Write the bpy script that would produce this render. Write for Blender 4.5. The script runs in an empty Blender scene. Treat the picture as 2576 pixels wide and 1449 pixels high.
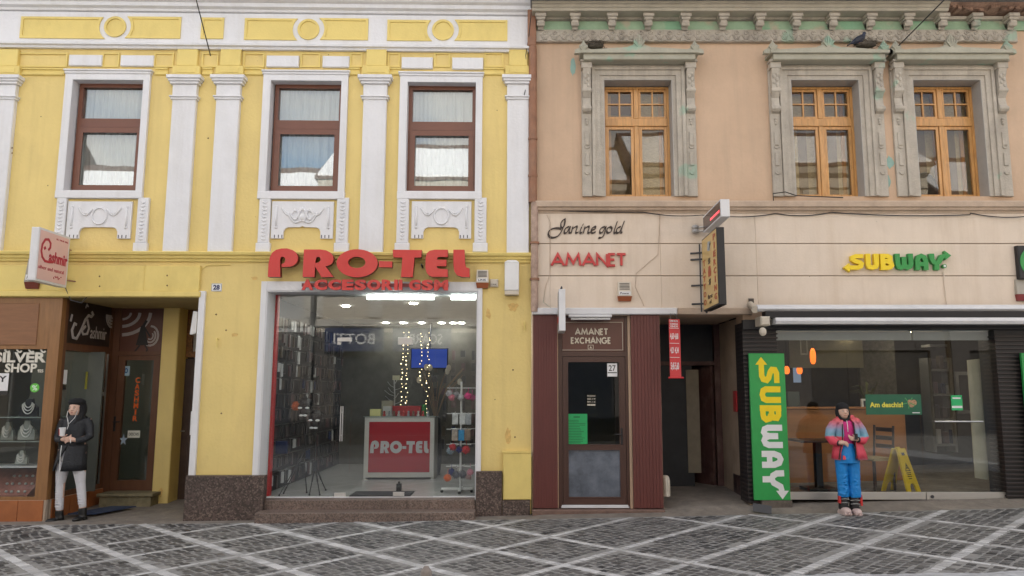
import bpy, bmesh, math, random
from mathutils import Matrix, Vector
from mathutils.geometry import tessellate_polygon
R = math.radians
rnd = random.Random(7)
scene = bpy.context.scene
COL = scene.collection

# ------------------------------------------------------------- camera, sky, sun, exposure
F, PITCH, EYE, DIST, CX, CY = 1911.0, R(7.8), 1.65, 10.45, 1337.5, 724.5
cam_d = bpy.data.cameras.new('camera'); cam = bpy.data.objects.new('camera', cam_d); COL.objects.link(cam)
cam_d.sensor_width = 36; cam_d.lens = 36*F/2575; cam_d.shift_x = -(CX-1287.5)/2575
cam_d.clip_start = .05; cam_d.clip_end = 500
cam.location = (0, -DIST, EYE); cam.rotation_euler = (R(90)+PITCH, 0, 0)
scene.camera = cam
SUN_EL, SUN_ROT = R(27), R(14)
w = bpy.data.worlds.new('World'); scene.world = w; w.use_nodes = True
nt = w.node_tree; bg = nt.nodes['Background']
sky = nt.nodes.new('ShaderNodeTexSky'); sky.sky_type = 'NISHITA'; sky.sun_disc = False
sky.sun_elevation = SUN_EL; sky.sun_rotation = SUN_ROT; sky.air_density = 1.0; sky.dust_density = 2.0; sky.ozone_density = 1.0
# broken white cloud over the whole sky
tc = nt.nodes.new('ShaderNodeTexCoord'); mp = nt.nodes.new('ShaderNodeMapping'); mp.inputs['Scale'].default_value = (1, 1, 2.2); nt.links.new(tc.outputs['Generated'], mp.inputs[0])
cn = nt.nodes.new('ShaderNodeTexNoise'); cn.inputs['Scale'].default_value = 1.9; cn.inputs['Detail'].default_value = 9; cn.inputs['Roughness'].default_value = .55; nt.links.new(mp.outputs[0], cn.inputs[0])
cr = nt.nodes.new('ShaderNodeMapRange'); cr.inputs[1].default_value = .42; cr.inputs[2].default_value = .58; cr.inputs[4].default_value = .92; nt.links.new(cn.outputs[0], cr.inputs[0])
cm = nt.nodes.new('ShaderNodeMix'); cm.data_type = 'RGBA'; nt.links.new(cr.outputs[0], cm.inputs[0]); nt.links.new(sky.outputs[0], cm.inputs[6]); cm.inputs[7].default_value = (7.4, 7.0, 6.6, 1)
nt.links.new(cm.outputs[2], bg.inputs[0]); bg.inputs[1].default_value = 0.12
sl = bpy.data.lights.new('sun', 'SUN'); sl.energy = 4.6; sl.angle = R(.5); sl.color = (1, .95, .88)
so = bpy.data.objects.new('sun', sl); COL.objects.link(so)
sd = Vector((math.sin(SUN_ROT)*math.cos(SUN_EL), math.cos(SUN_ROT)*math.cos(SUN_EL), math.sin(SUN_EL)))
so.rotation_euler = sd.to_track_quat('Z', 'Y').to_euler(); so.location = (0, 0, 30)
scene.view_settings.view_transform = 'Standard'; scene.view_settings.look = 'None'
scene.view_settings.exposure = 1.22; scene.view_settings.gamma = 1.0
scene.view_settings.use_curve_mapping = False
scene.render.engine = 'CYCLES'
scene.cycles.max_bounces = 8; scene.cycles.transparent_max_bounces = 16
scene.cycles.caustics_reflective = False; scene.cycles.caustics_refractive = False

# ------------------------------------------------------------- survey: a point of the photograph -> a point on a facade plane
def ray(u, v):
    x = (u-CX)/F; y = -(v-CY)/F
    return Vector((x, math.cos(PITCH)-y*math.sin(PITCH), math.sin(PITCH)+y*math.cos(PITCH)))
XJ = 0.0
FRAME = {'R': Matrix.Identity(4), 'L': Matrix.Translation((XJ, 0, 0)) @ Matrix.Rotation(R(1.2), 4, 'Z') @ Matrix.Translation((-XJ, 0, 0))}
INV = {k: m.inverted() for k, m in FRAME.items()}
fr = 'R'
def at(u, v, Y=0.0, f=None):
    f = f or fr
    o = INV[f] @ Vector((0, -DIST, EYE)); d = INV[f].to_3x3() @ ray(u, v)
    t = (Y-o.y)/d.y; p = o+d*t
    return p.x, p.z
def gnd(u, v, z=0):
    r = ray(u, v); t = (z-EYE)/r.z
    return Vector((r.x*t, -DIST+r.y*t, z))
def rect(u0, v0, u1, v1, Y=0.0):
    vm = (v0+v1)/2; um = (u0+u1)/2
    return at(u0, vm, Y)[0], at(u1, vm, Y)[0], at(um, v1, Y)[1], at(um, v0, Y)[1]     # x0 x1 z0 z1

# ------------------------------------------------------------- mesh building
class MB:
    def __init__(s): s.v = []; s.f = []; s.cuts = []
    def cut(s): s.cuts.append((len(s.v), len(s.f))); return s
    def add(s, vs, fs):
        b = len(s.v); s.v += [tuple(p) for p in vs]; s.f += [tuple(i+b for i in f) for f in fs]; return s
    def box(s, x0, x1, y0, y1, z0, z1, bev=0):
        if x1 < x0: x0, x1 = x1, x0
        if y1 < y0: y0, y1 = y1, y0
        if z1 < z0: z0, z1 = z1, z0
        if bev:
            b = min(bev, (x1-x0)/2.2, (z1-z0)/2.2, (y1-y0)/2.2)
            vs = [(x0, y1, z0), (x1, y1, z0), (x1, y1, z1), (x0, y1, z1), (x0, y0+b, z0), (x1, y0+b, z0), (x1, y0+b, z1), (x0, y0+b, z1),
                  (x0+b, y0, z0+b), (x1-b, y0, z0+b), (x1-b, y0, z1-b), (x0+b, y0, z1-b)]
            return s.add(vs, [(0, 3, 2, 1), (0, 1, 5, 4), (1, 2, 6, 5), (2, 3, 7, 6), (3, 0, 4, 7), (4, 5, 9, 8), (5, 6, 10, 9), (6, 7, 11, 10), (7, 4, 8, 11), (8, 9, 10, 11)])
        vs = [(x0, y0, z0), (x1, y0, z0), (x1, y1, z0), (x0, y1, z0), (x0, y0, z1), (x1, y0, z1), (x1, y1, z1), (x0, y1, z1)]
        return s.add(vs, [(0, 3, 2, 1), (4, 5, 6, 7), (0, 1, 5, 4), (1, 2, 6, 5), (2, 3, 7, 6), (3, 0, 4, 7)])
    def hexa(s, p8):   # eight corners, bottom ring then top ring
        return s.add(p8, [(0, 3, 2, 1), (4, 5, 6, 7), (0, 1, 5, 4), (1, 2, 6, 5), (2, 3, 7, 6), (3, 0, 4, 7)])
    def prism(s, loops, y0, y1, M=None):   # loops: list of 2D loops (x,z): first outer, others holes
        if loops and not isinstance(loops[0][0], (tuple, list, Vector)): loops = [loops]
        pts = [Vector((p[0], p[1], 0)) for l in loops for p in l]
        tris = tessellate_polygon([[Vector((p[0], p[1], 0)) for p in l] for l in loops])
        n = len(pts)
        vs = [(p.x, y0, p.y) for p in pts]+[(p.x, y1, p.y) for p in pts]
        if M: vs = [M @ Vector(p) for p in vs]
        fs = []
        for t in tris:
            a, b, c = t
            ar = (pts[b]-pts[a]).cross(pts[c]-pts[a]).z
            if ar < 0: a, b, c = a, c, b
            fs.append((a, b, c)); fs.append((c+n, b+n, a+n))
        k = 0
        for li, l in enumerate(loops):
            m = len(l)
            A = sum(l[i][0]*l[(i+1) % m][1]-l[(i+1) % m][0]*l[i][1] for i in range(m))
            for i in range(m):
                a, b = k+i, k+(i+1) % m
                if (A > 0) == (li == 0): fs.append((b, a, a+n, b+n))
                else: fs.append((a, b, b+n, a+n))
            k += m
        return s.add(vs, fs)
    def profx(s, x0, x1, prof):   # closed-ish profile (y,z) run along x with capped ends
        n = len(prof); vs = [(x0, y, z) for y, z in prof]+[(x1, y, z) for y, z in prof]
        fs = [(i, (i+1) % n, (i+1) % n+n, i+n) for i in range(n)]
        tris = tessellate_polygon([[Vector((y, z, 0)) for y, z in prof]])
        for t in tris: fs.append(tuple(t)); fs.append(tuple(i+n for i in reversed(t)))
        return s.add(vs, fs)
    def tube(s, pts, r, n=8, caps=True, sq=None):
        pts = [Vector(p) for p in pts]; rr = r if isinstance(r, (list, tuple)) else [r]*len(pts)
        rings = []; up0 = None
        for i, p in enumerate(pts):
            a = pts[max(0, i-1)]; b = pts[min(len(pts)-1, i+1)]
            d = (b-a).normalized() if (b-a).length > 1e-9 else Vector((0, 0, 1))
            if up0 is None:
                up0 = Vector((0, 0, 1)) if abs(d.z) < .9 else Vector((1, 0, 0))
            e1 = (up0-d*up0.dot(d)).normalized(); e2 = d.cross(e1); up0 = e1
            ring = []
            for k in range(n):
                t = 2*math.pi*k/n
                ex = (sq[0] if sq else 1); ey = (sq[1] if sq else 1)
                ring.append(p+e1*(rr[i]*ex*math.cos(t))+e2*(rr[i]*ey*math.sin(t)))
            rings.append(ring)
        vs = [q for r_ in rings for q in r_]; fs = []
        for i in range(len(pts)-1):
            for k in range(n):
                a = i*n+k; b = i*n+(k+1) % n; fs.append((a, b, b+n, a+n))
        if caps: fs.append(tuple(reversed(range(n)))); fs.append(tuple(range((len(pts)-1)*n, len(pts)*n)))
        return s.add(vs, fs)
    def loft(s, rings, n=14):   # rings of (cx,cy,cz,rx,ry[,rot]) horizontal ellipses from bottom to top
        vs = []
        for q in rings:
            cx, cy, cz, rx, ry = q[:5]; rot = q[5] if len(q) > 5 else 0
            for k in range(n):
                t = 2*math.pi*k/n; x = rx*math.cos(t); y = ry*math.sin(t)
                vs.append((cx+x*math.cos(rot)-y*math.sin(rot), cy+x*math.sin(rot)+y*math.cos(rot), cz))
        fs = []; m = len(rings)
        for i in range(m-1):
            for k in range(n):
                a = i*n+k; b = i*n+(k+1) % n; fs.append((a, b, b+n, a+n))
        fs.append(tuple(reversed(range(n)))); fs.append(tuple(range((m-1)*n, m*n)))
        return s.add(vs, fs)
    def ball(s, c, rx, ry=None, rz=None, nu=12, nv=8, M=None):
        ry = ry or rx; rz = rz or rx; vs = [(0, 0, -1)]
        for j in range(1, nv):
            ph = -math.pi/2+math.pi*j/nv
            for k in range(nu):
                t = 2*math.pi*k/nu; vs.append((math.cos(ph)*math.cos(t), math.cos(ph)*math.sin(t), math.sin(ph)))
        vs.append((0, 0, 1)); fs = []
        for k in range(nu): fs.append((0, 1+(k+1) % nu, 1+k))
        for j in range(nv-2):
            for k in range(nu):
                a = 1+j*nu+k; b = 1+j*nu+(k+1) % nu; fs.append((a, b, b+nu, a+nu))
        L = len(vs)-1; o = 1+(nv-2)*nu
        for k in range(nu): fs.append((o+k, o+(k+1) % nu, L))
        V = [Vector((x*rx, y*ry, z*rz)) for x, y, z in vs]
        if M: V = [M @ p for p in V]
        return s.add([p+Vector(c) for p in V], fs)
    def cyl(s, x, y, z0, z1, r, r2=None, n=16):
        r2 = r if r2 is None else r2
        return s.loft([(x, y, z0, r, r), (x, y, z1, r2, r2)], n)
    def xf(s, M):
        s.v = [tuple(M @ Vector(p)) for p in s.v]; return s
    def mesh(s, name, off=(0, 0, 0), frame=None, smooth=False):
        M = FRAME[frame or fr]; o = Vector(off)
        me = bpy.data.meshes.new(name)
        me.from_pydata([tuple(M @ Vector(p)-o) for p in s.v], [], s.f)
        if smooth:
            me.polygons.foreach_set('use_smooth', [True]*len(me.polygons))
        me.update(); return me
    def parts(s, name, mat, parent=None, **k):
        """one object per piece, pieces being separated by cut()"""
        b = [(0, 0)]+[c for c in s.cuts if c[0] not in (0, len(s.v))]+[(len(s.v), len(s.f))]; out = []
        for (v0, f0), (v1, f1) in zip(b, b[1:]):
            if v1 == v0: continue
            q = MB(); q.v = s.v[v0:v1]; q.f = [tuple(i-v0 for i in f) for f in s.f[f0:f1]]; out.append(q.build(name, mat, parent, **k))
        return out
    def build(s, name, mat, parent=None, smooth=False, frame=None, label=None):
        off = Vector((0, 0, 0)); q = parent
        while q is not None: off += q.location; q = q.parent
        me = s.mesh(name, off, frame, smooth); me.materials.append(mat)
        o = bpy.data.objects.new(name, me); COL.objects.link(o)
        if parent is not None: o.parent = parent
        if smooth: fix_normals(me)
        if label: o['label'] = label
        return o
def fix_normals(me):
    bm = bmesh.new(); bm.from_mesh(me); bmesh.ops.recalc_face_normals(bm, faces=bm.faces); bm.to_mesh(me); bm.free()
def thing(name, label, cat, loc=(0, 0, 0), group=None, frame=None):
    o = bpy.data.objects.new(name, None); COL.objects.link(o); o.empty_display_size = .1
    o.location = FRAME[frame or fr] @ Vector(loc)
    o['label'] = label; o['category'] = cat
    if group: o['group'] = group
    return o
def tag(o, label, cat, group=None):
    """gives a one-mesh thing its properties and an origin at its base"""
    o['label'] = label; o['category'] = cat
    if group: o['group'] = group
    me = o.data; n = len(me.vertices)
    xs = [v.co for v in me.vertices]
    c = Vector(((min(v.x for v in xs)+max(v.x for v in xs))/2, (min(v.y for v in xs)+max(v.y for v in xs))/2, min(v.z for v in xs)))
    me.transform(Matrix.Translation(-c)); o.location = o.location+c
    return o
def struct(o): o['kind'] = 'structure'; return o
def wallgrid(mb, x0, x1, z0, z1, holes, y0, y1):
    xs = sorted({x0, x1, *[h[0] for h in holes], *[h[1] for h in holes]}); zs = sorted({z0, z1, *[h[2] for h in holes], *[h[3] for h in holes]})
    xs = [x for x in xs if x0-1e-6 <= x <= x1+1e-6]; zs = [z for z in zs if z0-1e-6 <= z <= z1+1e-6]
    def solid(i, j):
        if i < 0 or j < 0 or i >= len(xs)-1 or j >= len(zs)-1: return False
        cx = (xs[i]+xs[i+1])/2; cz = (zs[j]+zs[j+1])/2
        return not any(h[0] < cx < h[1] and h[2] < cz < h[3] for h in holes)
    for i in range(len(xs)-1):
        for j in range(len(zs)-1):
            if not solid(i, j): continue
            a, b, c, d = xs[i], xs[i+1], zs[j], zs[j+1]
            mb.add([(a, y0, c), (b, y0, c), (b, y0, d), (a, y0, d)], [(0, 1, 2, 3)])
            mb.add([(a, y1, c), (b, y1, c), (b, y1, d), (a, y1, d)], [(3, 2, 1, 0)])
            if not solid(i-1, j): mb.add([(a, y0, c), (a, y1, c), (a, y1, d), (a, y0, d)], [(3, 2, 1, 0)])
            if not solid(i+1, j): mb.add([(b, y0, c), (b, y1, c), (b, y1, d), (b, y0, d)], [(0, 1, 2, 3)])
            if not solid(i, j-1): mb.add([(a, y0, c), (b, y0, c), (b, y1, c), (a, y1, c)], [(3, 2, 1, 0)])
            if not solid(i, j+1): mb.add([(a, y0, d), (b, y0, d), (b, y1, d), (a, y1, d)], [(0, 1, 2, 3)])
    return mb
def frame_mb(mb, x0, x1, z0, z1, w, y0, y1, wb=None, wt=None):
    wb = w if wb is None else wb; wt = w if wt is None else wt
    mb.box(x0, x0+w, y0, y1, z0, z1); mb.box(x1-w, x1, y0, y1, z0, z1)
    if wb: mb.box(x0+w, x1-w, y0, y1, z0, z0+wb)
    if wt: mb.box(x0+w, x1-w, y0, y1, z1-wt, z1)
    return mb
def stroke(mb, pts, wd, y0, y1, M=None, closed=False, nib=None):
    """a pen stroke along pts; nib=(dx,dz) makes it a broad-nib one"""
    P = [Vector((p[0], p[1])) for p in pts]; n = len(P)
    L = []; Rr = []
    for i, p in enumerate(P):
        if nib: L.append(p+Vector(nib)); Rr.append(p-Vector(nib)); continue
        a = P[i-1] if (i or closed) else p; b = P[(i+1) % n] if (i < n-1 or closed) else p
        d1 = (p-a).normalized() if (p-a).length > 1e-9 else None; d2 = (b-p).normalized() if (b-p).length > 1e-9 else None
        if d1 is None: d1 = d2
        if d2 is None: d2 = d1
        n1 = Vector((-d1.y, d1.x)); n2 = Vector((-d2.y, d2.x)); m = n1+n2
        if m.length < 1e-6: m = n1
        m.normalize(); k = 1/max(.45, m.dot(n1)); ww = (wd[i] if isinstance(wd, (list, tuple)) else wd)/2
        L.append(p+m*ww*k); Rr.append(p-m*ww*k)
    vs = [(q.x, y0, q.y) for q in L]+[(q.x, y0, q.y) for q in Rr]+[(q.x, y1, q.y) for q in L]+[(q.x, y1, q.y) for q in Rr]
    fs = []; m = n if closed else n-1
    for i in range(m):
        j = (i+1) % n
        fs += [(i+n, j+n, j, i), (j+2*n, j+3*n, i+3*n, i+2*n), (i, j, j+2*n, i+2*n), (j+n, i+n, i+3*n, j+3*n)]
    if not closed: fs += [(0, 2*n, 3*n, n), (n-1, 2*n-1, 4*n-1, 3*n-1)]
    if M: vs = [M @ Vector(p) for p in vs]
    return mb.add(vs, fs)
_tc = {}
def text_mb(mb, s, box, y0, y1, bold=0.0, M=None, keep=False):
    """block lettering fitted into box (x0,x1,z0,z1) on a plane facing -y"""
    key = (s, bold)
    if key not in _tc:
        cu = bpy.data.curves.new('lettering', 'FONT'); cu.body = s; cu.size = 1; cu.offset = bold; cu.resolution_u = 3; cu.fill_mode = 'FRONT'
        ob = bpy.data.objects.new('lettering', cu); COL.objects.link(ob)
        bpy.context.view_layer.update()
        dg = bpy.context.evaluated_depsgraph_get(); me = ob.evaluated_get(dg).to_mesh()
        vs = [(v.co.x, v.co.y) for v in me.vertices]; fs = [tuple(p.vertices) for p in me.polygons]
        ob.evaluated_get(dg).to_mesh_clear(); bpy.data.objects.remove(ob); bpy.data.curves.remove(cu)
        _tc[key] = (vs, fs)
    vs, fs = _tc[key]
    ax = min(p[0] for p in vs); bx = max(p[0] for p in vs); az = min(p[1] for p in vs); bz = max(p[1] for p in vs)
    sx = (box[1]-box[0])/(bx-ax); sz = (box[3]-box[2])/(bz-az)
    if keep: sx = sz = min(abs(sx), abs(sz))
    cxx = (box[0]+box[1])/2-(ax+bx)/2*sx; czz = (box[2]+box[3])/2-(az+bz)/2*sz
    V = [(p[0]*sx+cxx, y0, p[1]*sz+czz) for p in vs]; n = len(V)
    V += [(p[0], y1, p[2]) for p in V]
    if M: V = [M @ Vector(p) for p in V]
    ed = {}
    for f in fs:
        for i in range(len(f)):
            e = (f[i], f[(i+1) % len(f)]); ed[e] = 1
    G = [tuple(f) for f in fs]
    if abs(y1-y0) > 1e-6:
        for (a, b) in ed:
            if (b, a) not in ed: G.append((b, a, a+n, b+n))
    return mb.add(V, G)

# ------------------------------------------------------------- materials
MAT = {}
def newmat(name):
    m = bpy.data.materials.new(name); m.use_nodes = True; MAT[name] = m
    n = m.node_tree.nodes; return m, n, m.node_tree.links, n['Principled BSDF']
def plain(name, c, rough=.6, metal=0, var=.08, scale=6, bump=0, bscale=60, spec=.5, dirt=None, dirt_amt=.3, dscale=1.2, specks=None, coat=0, stretch=None, patches=None, pth=.6, pscale=1.5, streak=None):
    """paint, plaster, wood or stone: a base colour with slight variation, optional dirt clouds, specks, peeled patches and relief"""
    m, n, l, b = newmat(name)
    g = n.new('ShaderNodeNewGeometry'); src = g.outputs['Position']
    if stretch:
        mp = n.new('ShaderNodeMapping'); mp.inputs['Scale'].default_value = stretch; l.new(src, mp.inputs[0]); src = mp.outputs[0]
    t = n.new('ShaderNodeTexNoise'); t.inputs['Scale'].default_value = scale; t.inputs['Detail'].default_value = 8; t.inputs['Roughness'].default_value = .65; l.new(src, t.inputs[0])
    r = n.new('ShaderNodeValToRGB'); r.color_ramp.elements[0].position = .3; r.color_ramp.elements[1].position = .7
    r.color_ramp.elements[0].color = tuple(max(0, x*(1-var)) for x in c)+(1,); r.color_ramp.elements[1].color = tuple(min(1, x*(1+var)) for x in c)+(1,)
    l.new(t.outputs[0], r.inputs[0]); out = r.outputs[0]
    def mixin(fac, col, out):
        x = n.new('ShaderNodeMix'); x.data_type = 'RGBA'; l.new(fac, x.inputs[0]); l.new(out, x.inputs[6]); x.inputs[7].default_value = tuple(col)+(1,); return x.outputs[2]
    def thr(sock, lo, hi, amt):
        q = n.new('ShaderNodeMapRange'); q.inputs[1].default_value = lo; q.inputs[2].default_value = hi; q.inputs[4].default_value = amt; l.new(sock, q.inputs[0]); return q.outputs[0]
    if patches:
        for k, pc in enumerate(patches):
            p = n.new('ShaderNodeTexNoise'); p.inputs['Scale'].default_value = pscale; p.inputs['Detail'].default_value = 6; p.noise_dimensions = '4D'; p.inputs['W'].default_value = 3+5*k
            l.new(g.outputs['Position'], p.inputs[0]); out = mixin(thr(p.outputs[0], pth, pth+.04, .85), pc, out)
    if dirt:
        p = n.new('ShaderNodeTexNoise'); p.inputs['Scale'].default_value = dscale; p.inputs['Detail'].default_value = 10; p.inputs['Roughness'].default_value = .7
        mp2 = n.new('ShaderNodeMapping'); mp2.inputs['Scale'].default_value = (1.4, 1.4, .6); l.new(g.outputs['Position'], mp2.inputs[0]); l.new(mp2.outputs[0], p.inputs[0])
        out = mixin(thr(p.outputs[0], .5, .75, dirt_amt), dirt, out)
    if streak:
        ms = n.new('ShaderNodeMapping'); ms.inputs['Scale'].default_value = (7, 7, .45); l.new(g.outputs['Position'], ms.inputs[0])
        p = n.new('ShaderNodeTexNoise'); p.inputs['Scale'].default_value = 1; p.inputs['Detail'].default_value = 8; p.inputs['Roughness'].default_value = .6; l.new(ms.outputs[0], p.inputs[0])
        out = mixin(thr(p.outputs[0], .50, .72, streak[1]), streak[0], out)
    if specks:
        vo = n.new('ShaderNodeTexVoronoi'); vo.inputs['Scale'].default_value = specks[1]; l.new(g.outputs['Position'], vo.inputs[0])
        p = n.new('ShaderNodeTexNoise'); p.inputs['Scale'].default_value = 1.1; l.new(g.outputs['Position'], p.inputs[0])
        q1 = thr(vo.outputs['Distance'], specks[2], specks[2]*.7, 1); q2 = thr(p.outputs[0], .48, .56, 1)
        mu = n.new('ShaderNodeMath'); mu.operation = 'MULTIPLY'; l.new(q1, mu.inputs[0]); l.new(q2, mu.inputs[1])
        out = mixin(mu.outputs[0], specks[0], out)
    l.new(out, b.inputs['Base Color'])
    b.inputs['Roughness'].default_value = rough; b.inputs['Metallic'].default_value = metal; b.inputs['Specular IOR Level'].default_value = spec
    if coat: b.inputs['Coat Weight'].default_value = coat; b.inputs['Coat Roughness'].default_value = .08
    if bump:
        t2 = n.new('ShaderNodeTexNoise'); t2.inputs['Scale'].default_value = bscale; t2.inputs['Detail'].default_value = 6; l.new(src, t2.inputs[0])
        bp = n.new('ShaderNodeBump'); bp.inputs['Strength'].default_value = min(1, bump); bp.inputs['Distance'].default_value = .02*max(1, bump); l.new(t2.outputs[0], bp.inputs['Height']); l.new(bp.outputs[0], b.inputs['Normal'])
    return m
def glass(name, ior=1.5, tint=(.93, .96, .95), wav=.02, wscale=2.2, rough=.0):
    m, n, l, b = newmat(name); n.remove(b); o = n['Material Output']
    tr = n.new('ShaderNodeBsdfTransparent'); tr.inputs[0].default_value = tint+(1,)
    gl = n.new('ShaderNodeBsdfGlossy'); gl.inputs['Roughness'].default_value = rough
    g = n.new('ShaderNodeNewGeometry'); fz = n.new('ShaderNodeFresnel')
    # same reflectance on both faces of the sheet
    bi = n.new('ShaderNodeMapRange'); bi.inputs[3].default_value = ior; bi.inputs[4].default_value = 1/ior; l.new(g.outputs['Backfacing'], bi.inputs[0]); l.new(bi.outputs[0], fz.inputs[0])
    t = n.new('ShaderNodeTexNoise'); t.inputs['Scale'].default_value = wscale; t.inputs['Detail'].default_value = 1; l.new(g.outputs['Position'], t.inputs[0])
    bp = n.new('ShaderNodeBump'); bp.inputs['Strength'].default_value = 1; bp.inputs['Distance'].default_value = wav; l.new(t.outputs[0], bp.inputs['Height'])
    l.new(bp.outputs[0], gl.inputs['Normal'])
    mx = n.new('ShaderNodeMixShader'); l.new(fz.outputs[0], mx.inputs[0]); l.new(tr.outputs[0], mx.inputs[1]); l.new(gl.outputs[0], mx.inputs[2]); l.new(mx.outputs[0], o.inputs[0])
    return m
def emit(name, c, s):
    m, n, l, b = newmat(name); b.inputs['Base Color'].default_value = tuple(c)+(1,); b.inputs['Emission Color'].default_value = tuple(c)+(1,); b.inputs['Emission Strength'].default_value = s; return m
def stone_attr(name, c0, c1, rough=.75, mott=.35):
    m, n, l, b = newmat(name)
    a = n.new('ShaderNodeAttribute'); a.attribute_name = 'tone'
    r = n.new('ShaderNodeValToRGB'); r.color_ramp.elements[0].color = tuple(c0)+(1,); r.color_ramp.elements[1].color = tuple(c1)+(1,); l.new(a.outputs['Fac'], r.inputs[0])
    g = n.new('ShaderNodeNewGeometry'); t = n.new('ShaderNodeTexNoise'); t.inputs['Scale'].default_value = 70; t.inputs['Detail'].default_value = 6; l.new(g.outputs['Position'], t.inputs[0])
    t3 = n.new('ShaderNodeTexNoise'); t3.inputs['Scale'].default_value = .9; t3.inputs['Detail'].default_value = 7; t3.inputs['Roughness'].default_value = .7; l.new(g.outputs['Position'], t3.inputs[0])
    x = n.new('ShaderNodeMix'); x.data_type = 'RGBA'; x.blend_type = 'MULTIPLY'; x.inputs[0].default_value = 1
    q = n.new('ShaderNodeMapRange'); q.inputs[1].default_value = .3; q.inputs[2].default_value = .7; q.inputs[3].default_value = 1-mott; q.inputs[4].default_value = 1+mott; l.new(t.outputs[0], q.inputs[0])
    l.new(r.outputs[0], x.inputs[6]); l.new(q.outputs[0], x.inputs[7])
    y = n.new('ShaderNodeMix'); y.data_type = 'RGBA'; q2 = n.new('ShaderNodeMapRange'); q2.inputs[1].default_value = .46; q2.inputs[2].default_value = .7; q2.inputs[4].default_value = .4; l.new(t3.outputs[0], q2.inputs[0])
    l.new(q2.outputs[0], y.inputs[0]); l.new(x.outputs[2], y.inputs[6]); y.inputs[7].default_value = (.2, .19, .175, 1)
    l.new(y.outputs[2], b.inputs['Base Color']); b.inputs['Roughness'].default_value = rough
    bp = n.new('ShaderNodeBump'); bp.inputs['Strength'].default_value = .6; bp.inputs['Distance'].default_value = .008; l.new(t.outputs[0], bp.inputs['Height']); l.new(bp.outputs[0], b.inputs['Normal'])
    return m

YEL = plain('yellow_paint', (.76, .59, .225), .7, var=.05, scale=1.4, bump=.22, bscale=26, dirt=(.58, .43, .19), dirt_amt=.45, dscale=.7, specks=((.3, .22, .08), 3.3, .035), streak=((.56, .42, .16), .28))
YELT = plain('yellow_trim_paint', (.76, .60, .20), .65, var=.05, scale=3, bump=.12, bscale=40, dirt=(.42, .30, .08), dirt_amt=.3, dscale=1.6)
WHT = plain('white_paint', (.74, .74, .76), .65, var=.03, scale=4, bump=.2, bscale=24, dirt=(.58, .57, .55), dirt_amt=.35, streak=((.56, .54, .52), .3))
PEACH = plain('peach_plaster', (.57, .405, .28), .8, var=.11, scale=1.1, bump=.12, bscale=24, dirt=(.42, .315, .22), dirt_amt=.6, dscale=.6, specks=((.30, .2, .13), 3.0, .03), streak=((.42, .31, .22), .38))
ORN = plain('weathered_stucco', (.46, .415, .35), .8, var=.13, scale=7, bump=.3, bscale=45, dirt=(.22, .19, .16), dirt_amt=.55, streak=((.22, .19, .16), .5), patches=[(.33, .46, .36)], pth=.63, pscale=2.2)
ORNG = plain('green_stucco', (.30, .43, .29), .8, var=.12, scale=5, bump=.2, patches=[(.22, .42, .27), (.45, .40, .30)], pth=.55, pscale=1.6)
CREAM = plain('cream_fascia_paint', (.71, .60, .49), .75, var=.05, scale=2, bump=.1, bscale=30, dirt=(.52, .42, .32), dirt_amt=.45, dscale=1.1, specks=((.16, .12, .09), 4.5, .04), streak=((.52, .39, .27), .32))
MOULD = plain('tan_moulding', (.48, .37, .28), .8, var=.14, scale=6, bump=.2, patches=[(.36, .44, .34)], pth=.62)
BRNF = plain('brown_window_frame', (.17, .062, .034), .35, var=.06, scale=8)
ORW = plain('orange_varnished_wood', (.56, .29, .095), .38, var=.26, scale=5, stretch=(6, 6, .7), bump=.1, bscale=20, coat=.2)
GLW = glass('window_glass', 2.3, wav=.0006, wscale=2.0)
GLO = glass('old_window_glass', 1.6, (.86, .84, .78), wav=.0006, wscale=2.6)
GLS = glass('shop_glass', 1.56, (.95, .97, .965), wav=.0004, wscale=1.2)
GRAN = None
def granite(name, a, bcol, c, scale=95):
    m, n, l, b = newmat(name)
    g = n.new('ShaderNodeNewGeometry'); v = n.new('ShaderNodeTexVoronoi'); v.inputs['Scale'].default_value = scale; l.new(g.outputs['Position'], v.inputs[0])
    sp = n.new('ShaderNodeSeparateColor'); l.new(v.outputs['Color'], sp.inputs[0])
    r = n.new('ShaderNodeValToRGB'); e = r.color_ramp.elements; r.color_ramp.interpolation = 'CONSTANT'
    e[0].color = a+(1,); e[1].color = c+(1,); e[1].position = .8; k = e.new(.4); k.color = bcol+(1,); l.new(sp.outputs[0], r.inputs[0])
    t = n.new('ShaderNodeTexNoise'); t.inputs['Scale'].default_value = 1.3; l.new(g.outputs['Position'], t.inputs[0])
    x = n.new('ShaderNodeMix'); x.data_type = 'RGBA'; x.inputs[7].default_value = tuple(q*.7 for q in a)+(1,); l.new(t.outputs[0], x.inputs[0]); l.new(r.outputs[0], x.inputs[6]); l.new(x.outputs[2], b.inputs['Base Color'])
    b.inputs['Roughness'].default_value = .5; return m
GRAN = granite('brown_granite', (.06, .042, .036), (.14, .095, .08), (.24, .18, .15), 55)
GRANP = granite('pink_granite', (.13, .095, .08), (.27, .19, .155), (.34, .26, .22), 75)
CONC = plain('worn_concrete', (.20, .175, .15), .85, var=.25, scale=5, bump=.5, bscale=25, dirt=(.12, .10, .085), dirt_amt=.7, dscale=1.6)
WOOD = plain('brown_shopfront_wood', (.26, .125, .045), .5, var=.16, scale=6, stretch=(4, 4, .5), bump=.05, coat=.1)
WOODH = plain('brown_wood_panel', (.24, .11, .05), .5, var=.14, scale=5, stretch=(.6, 4, 5), bump=.05)
WOODD = plain('dark_brown_wood', (.13, .055, .028), .5, var=.15, scale=6, stretch=(4, 4, .6))
DKDOOR = plain('dark_door_wood', (.055, .03, .022), .5, var=.2, scale=8)
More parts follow.
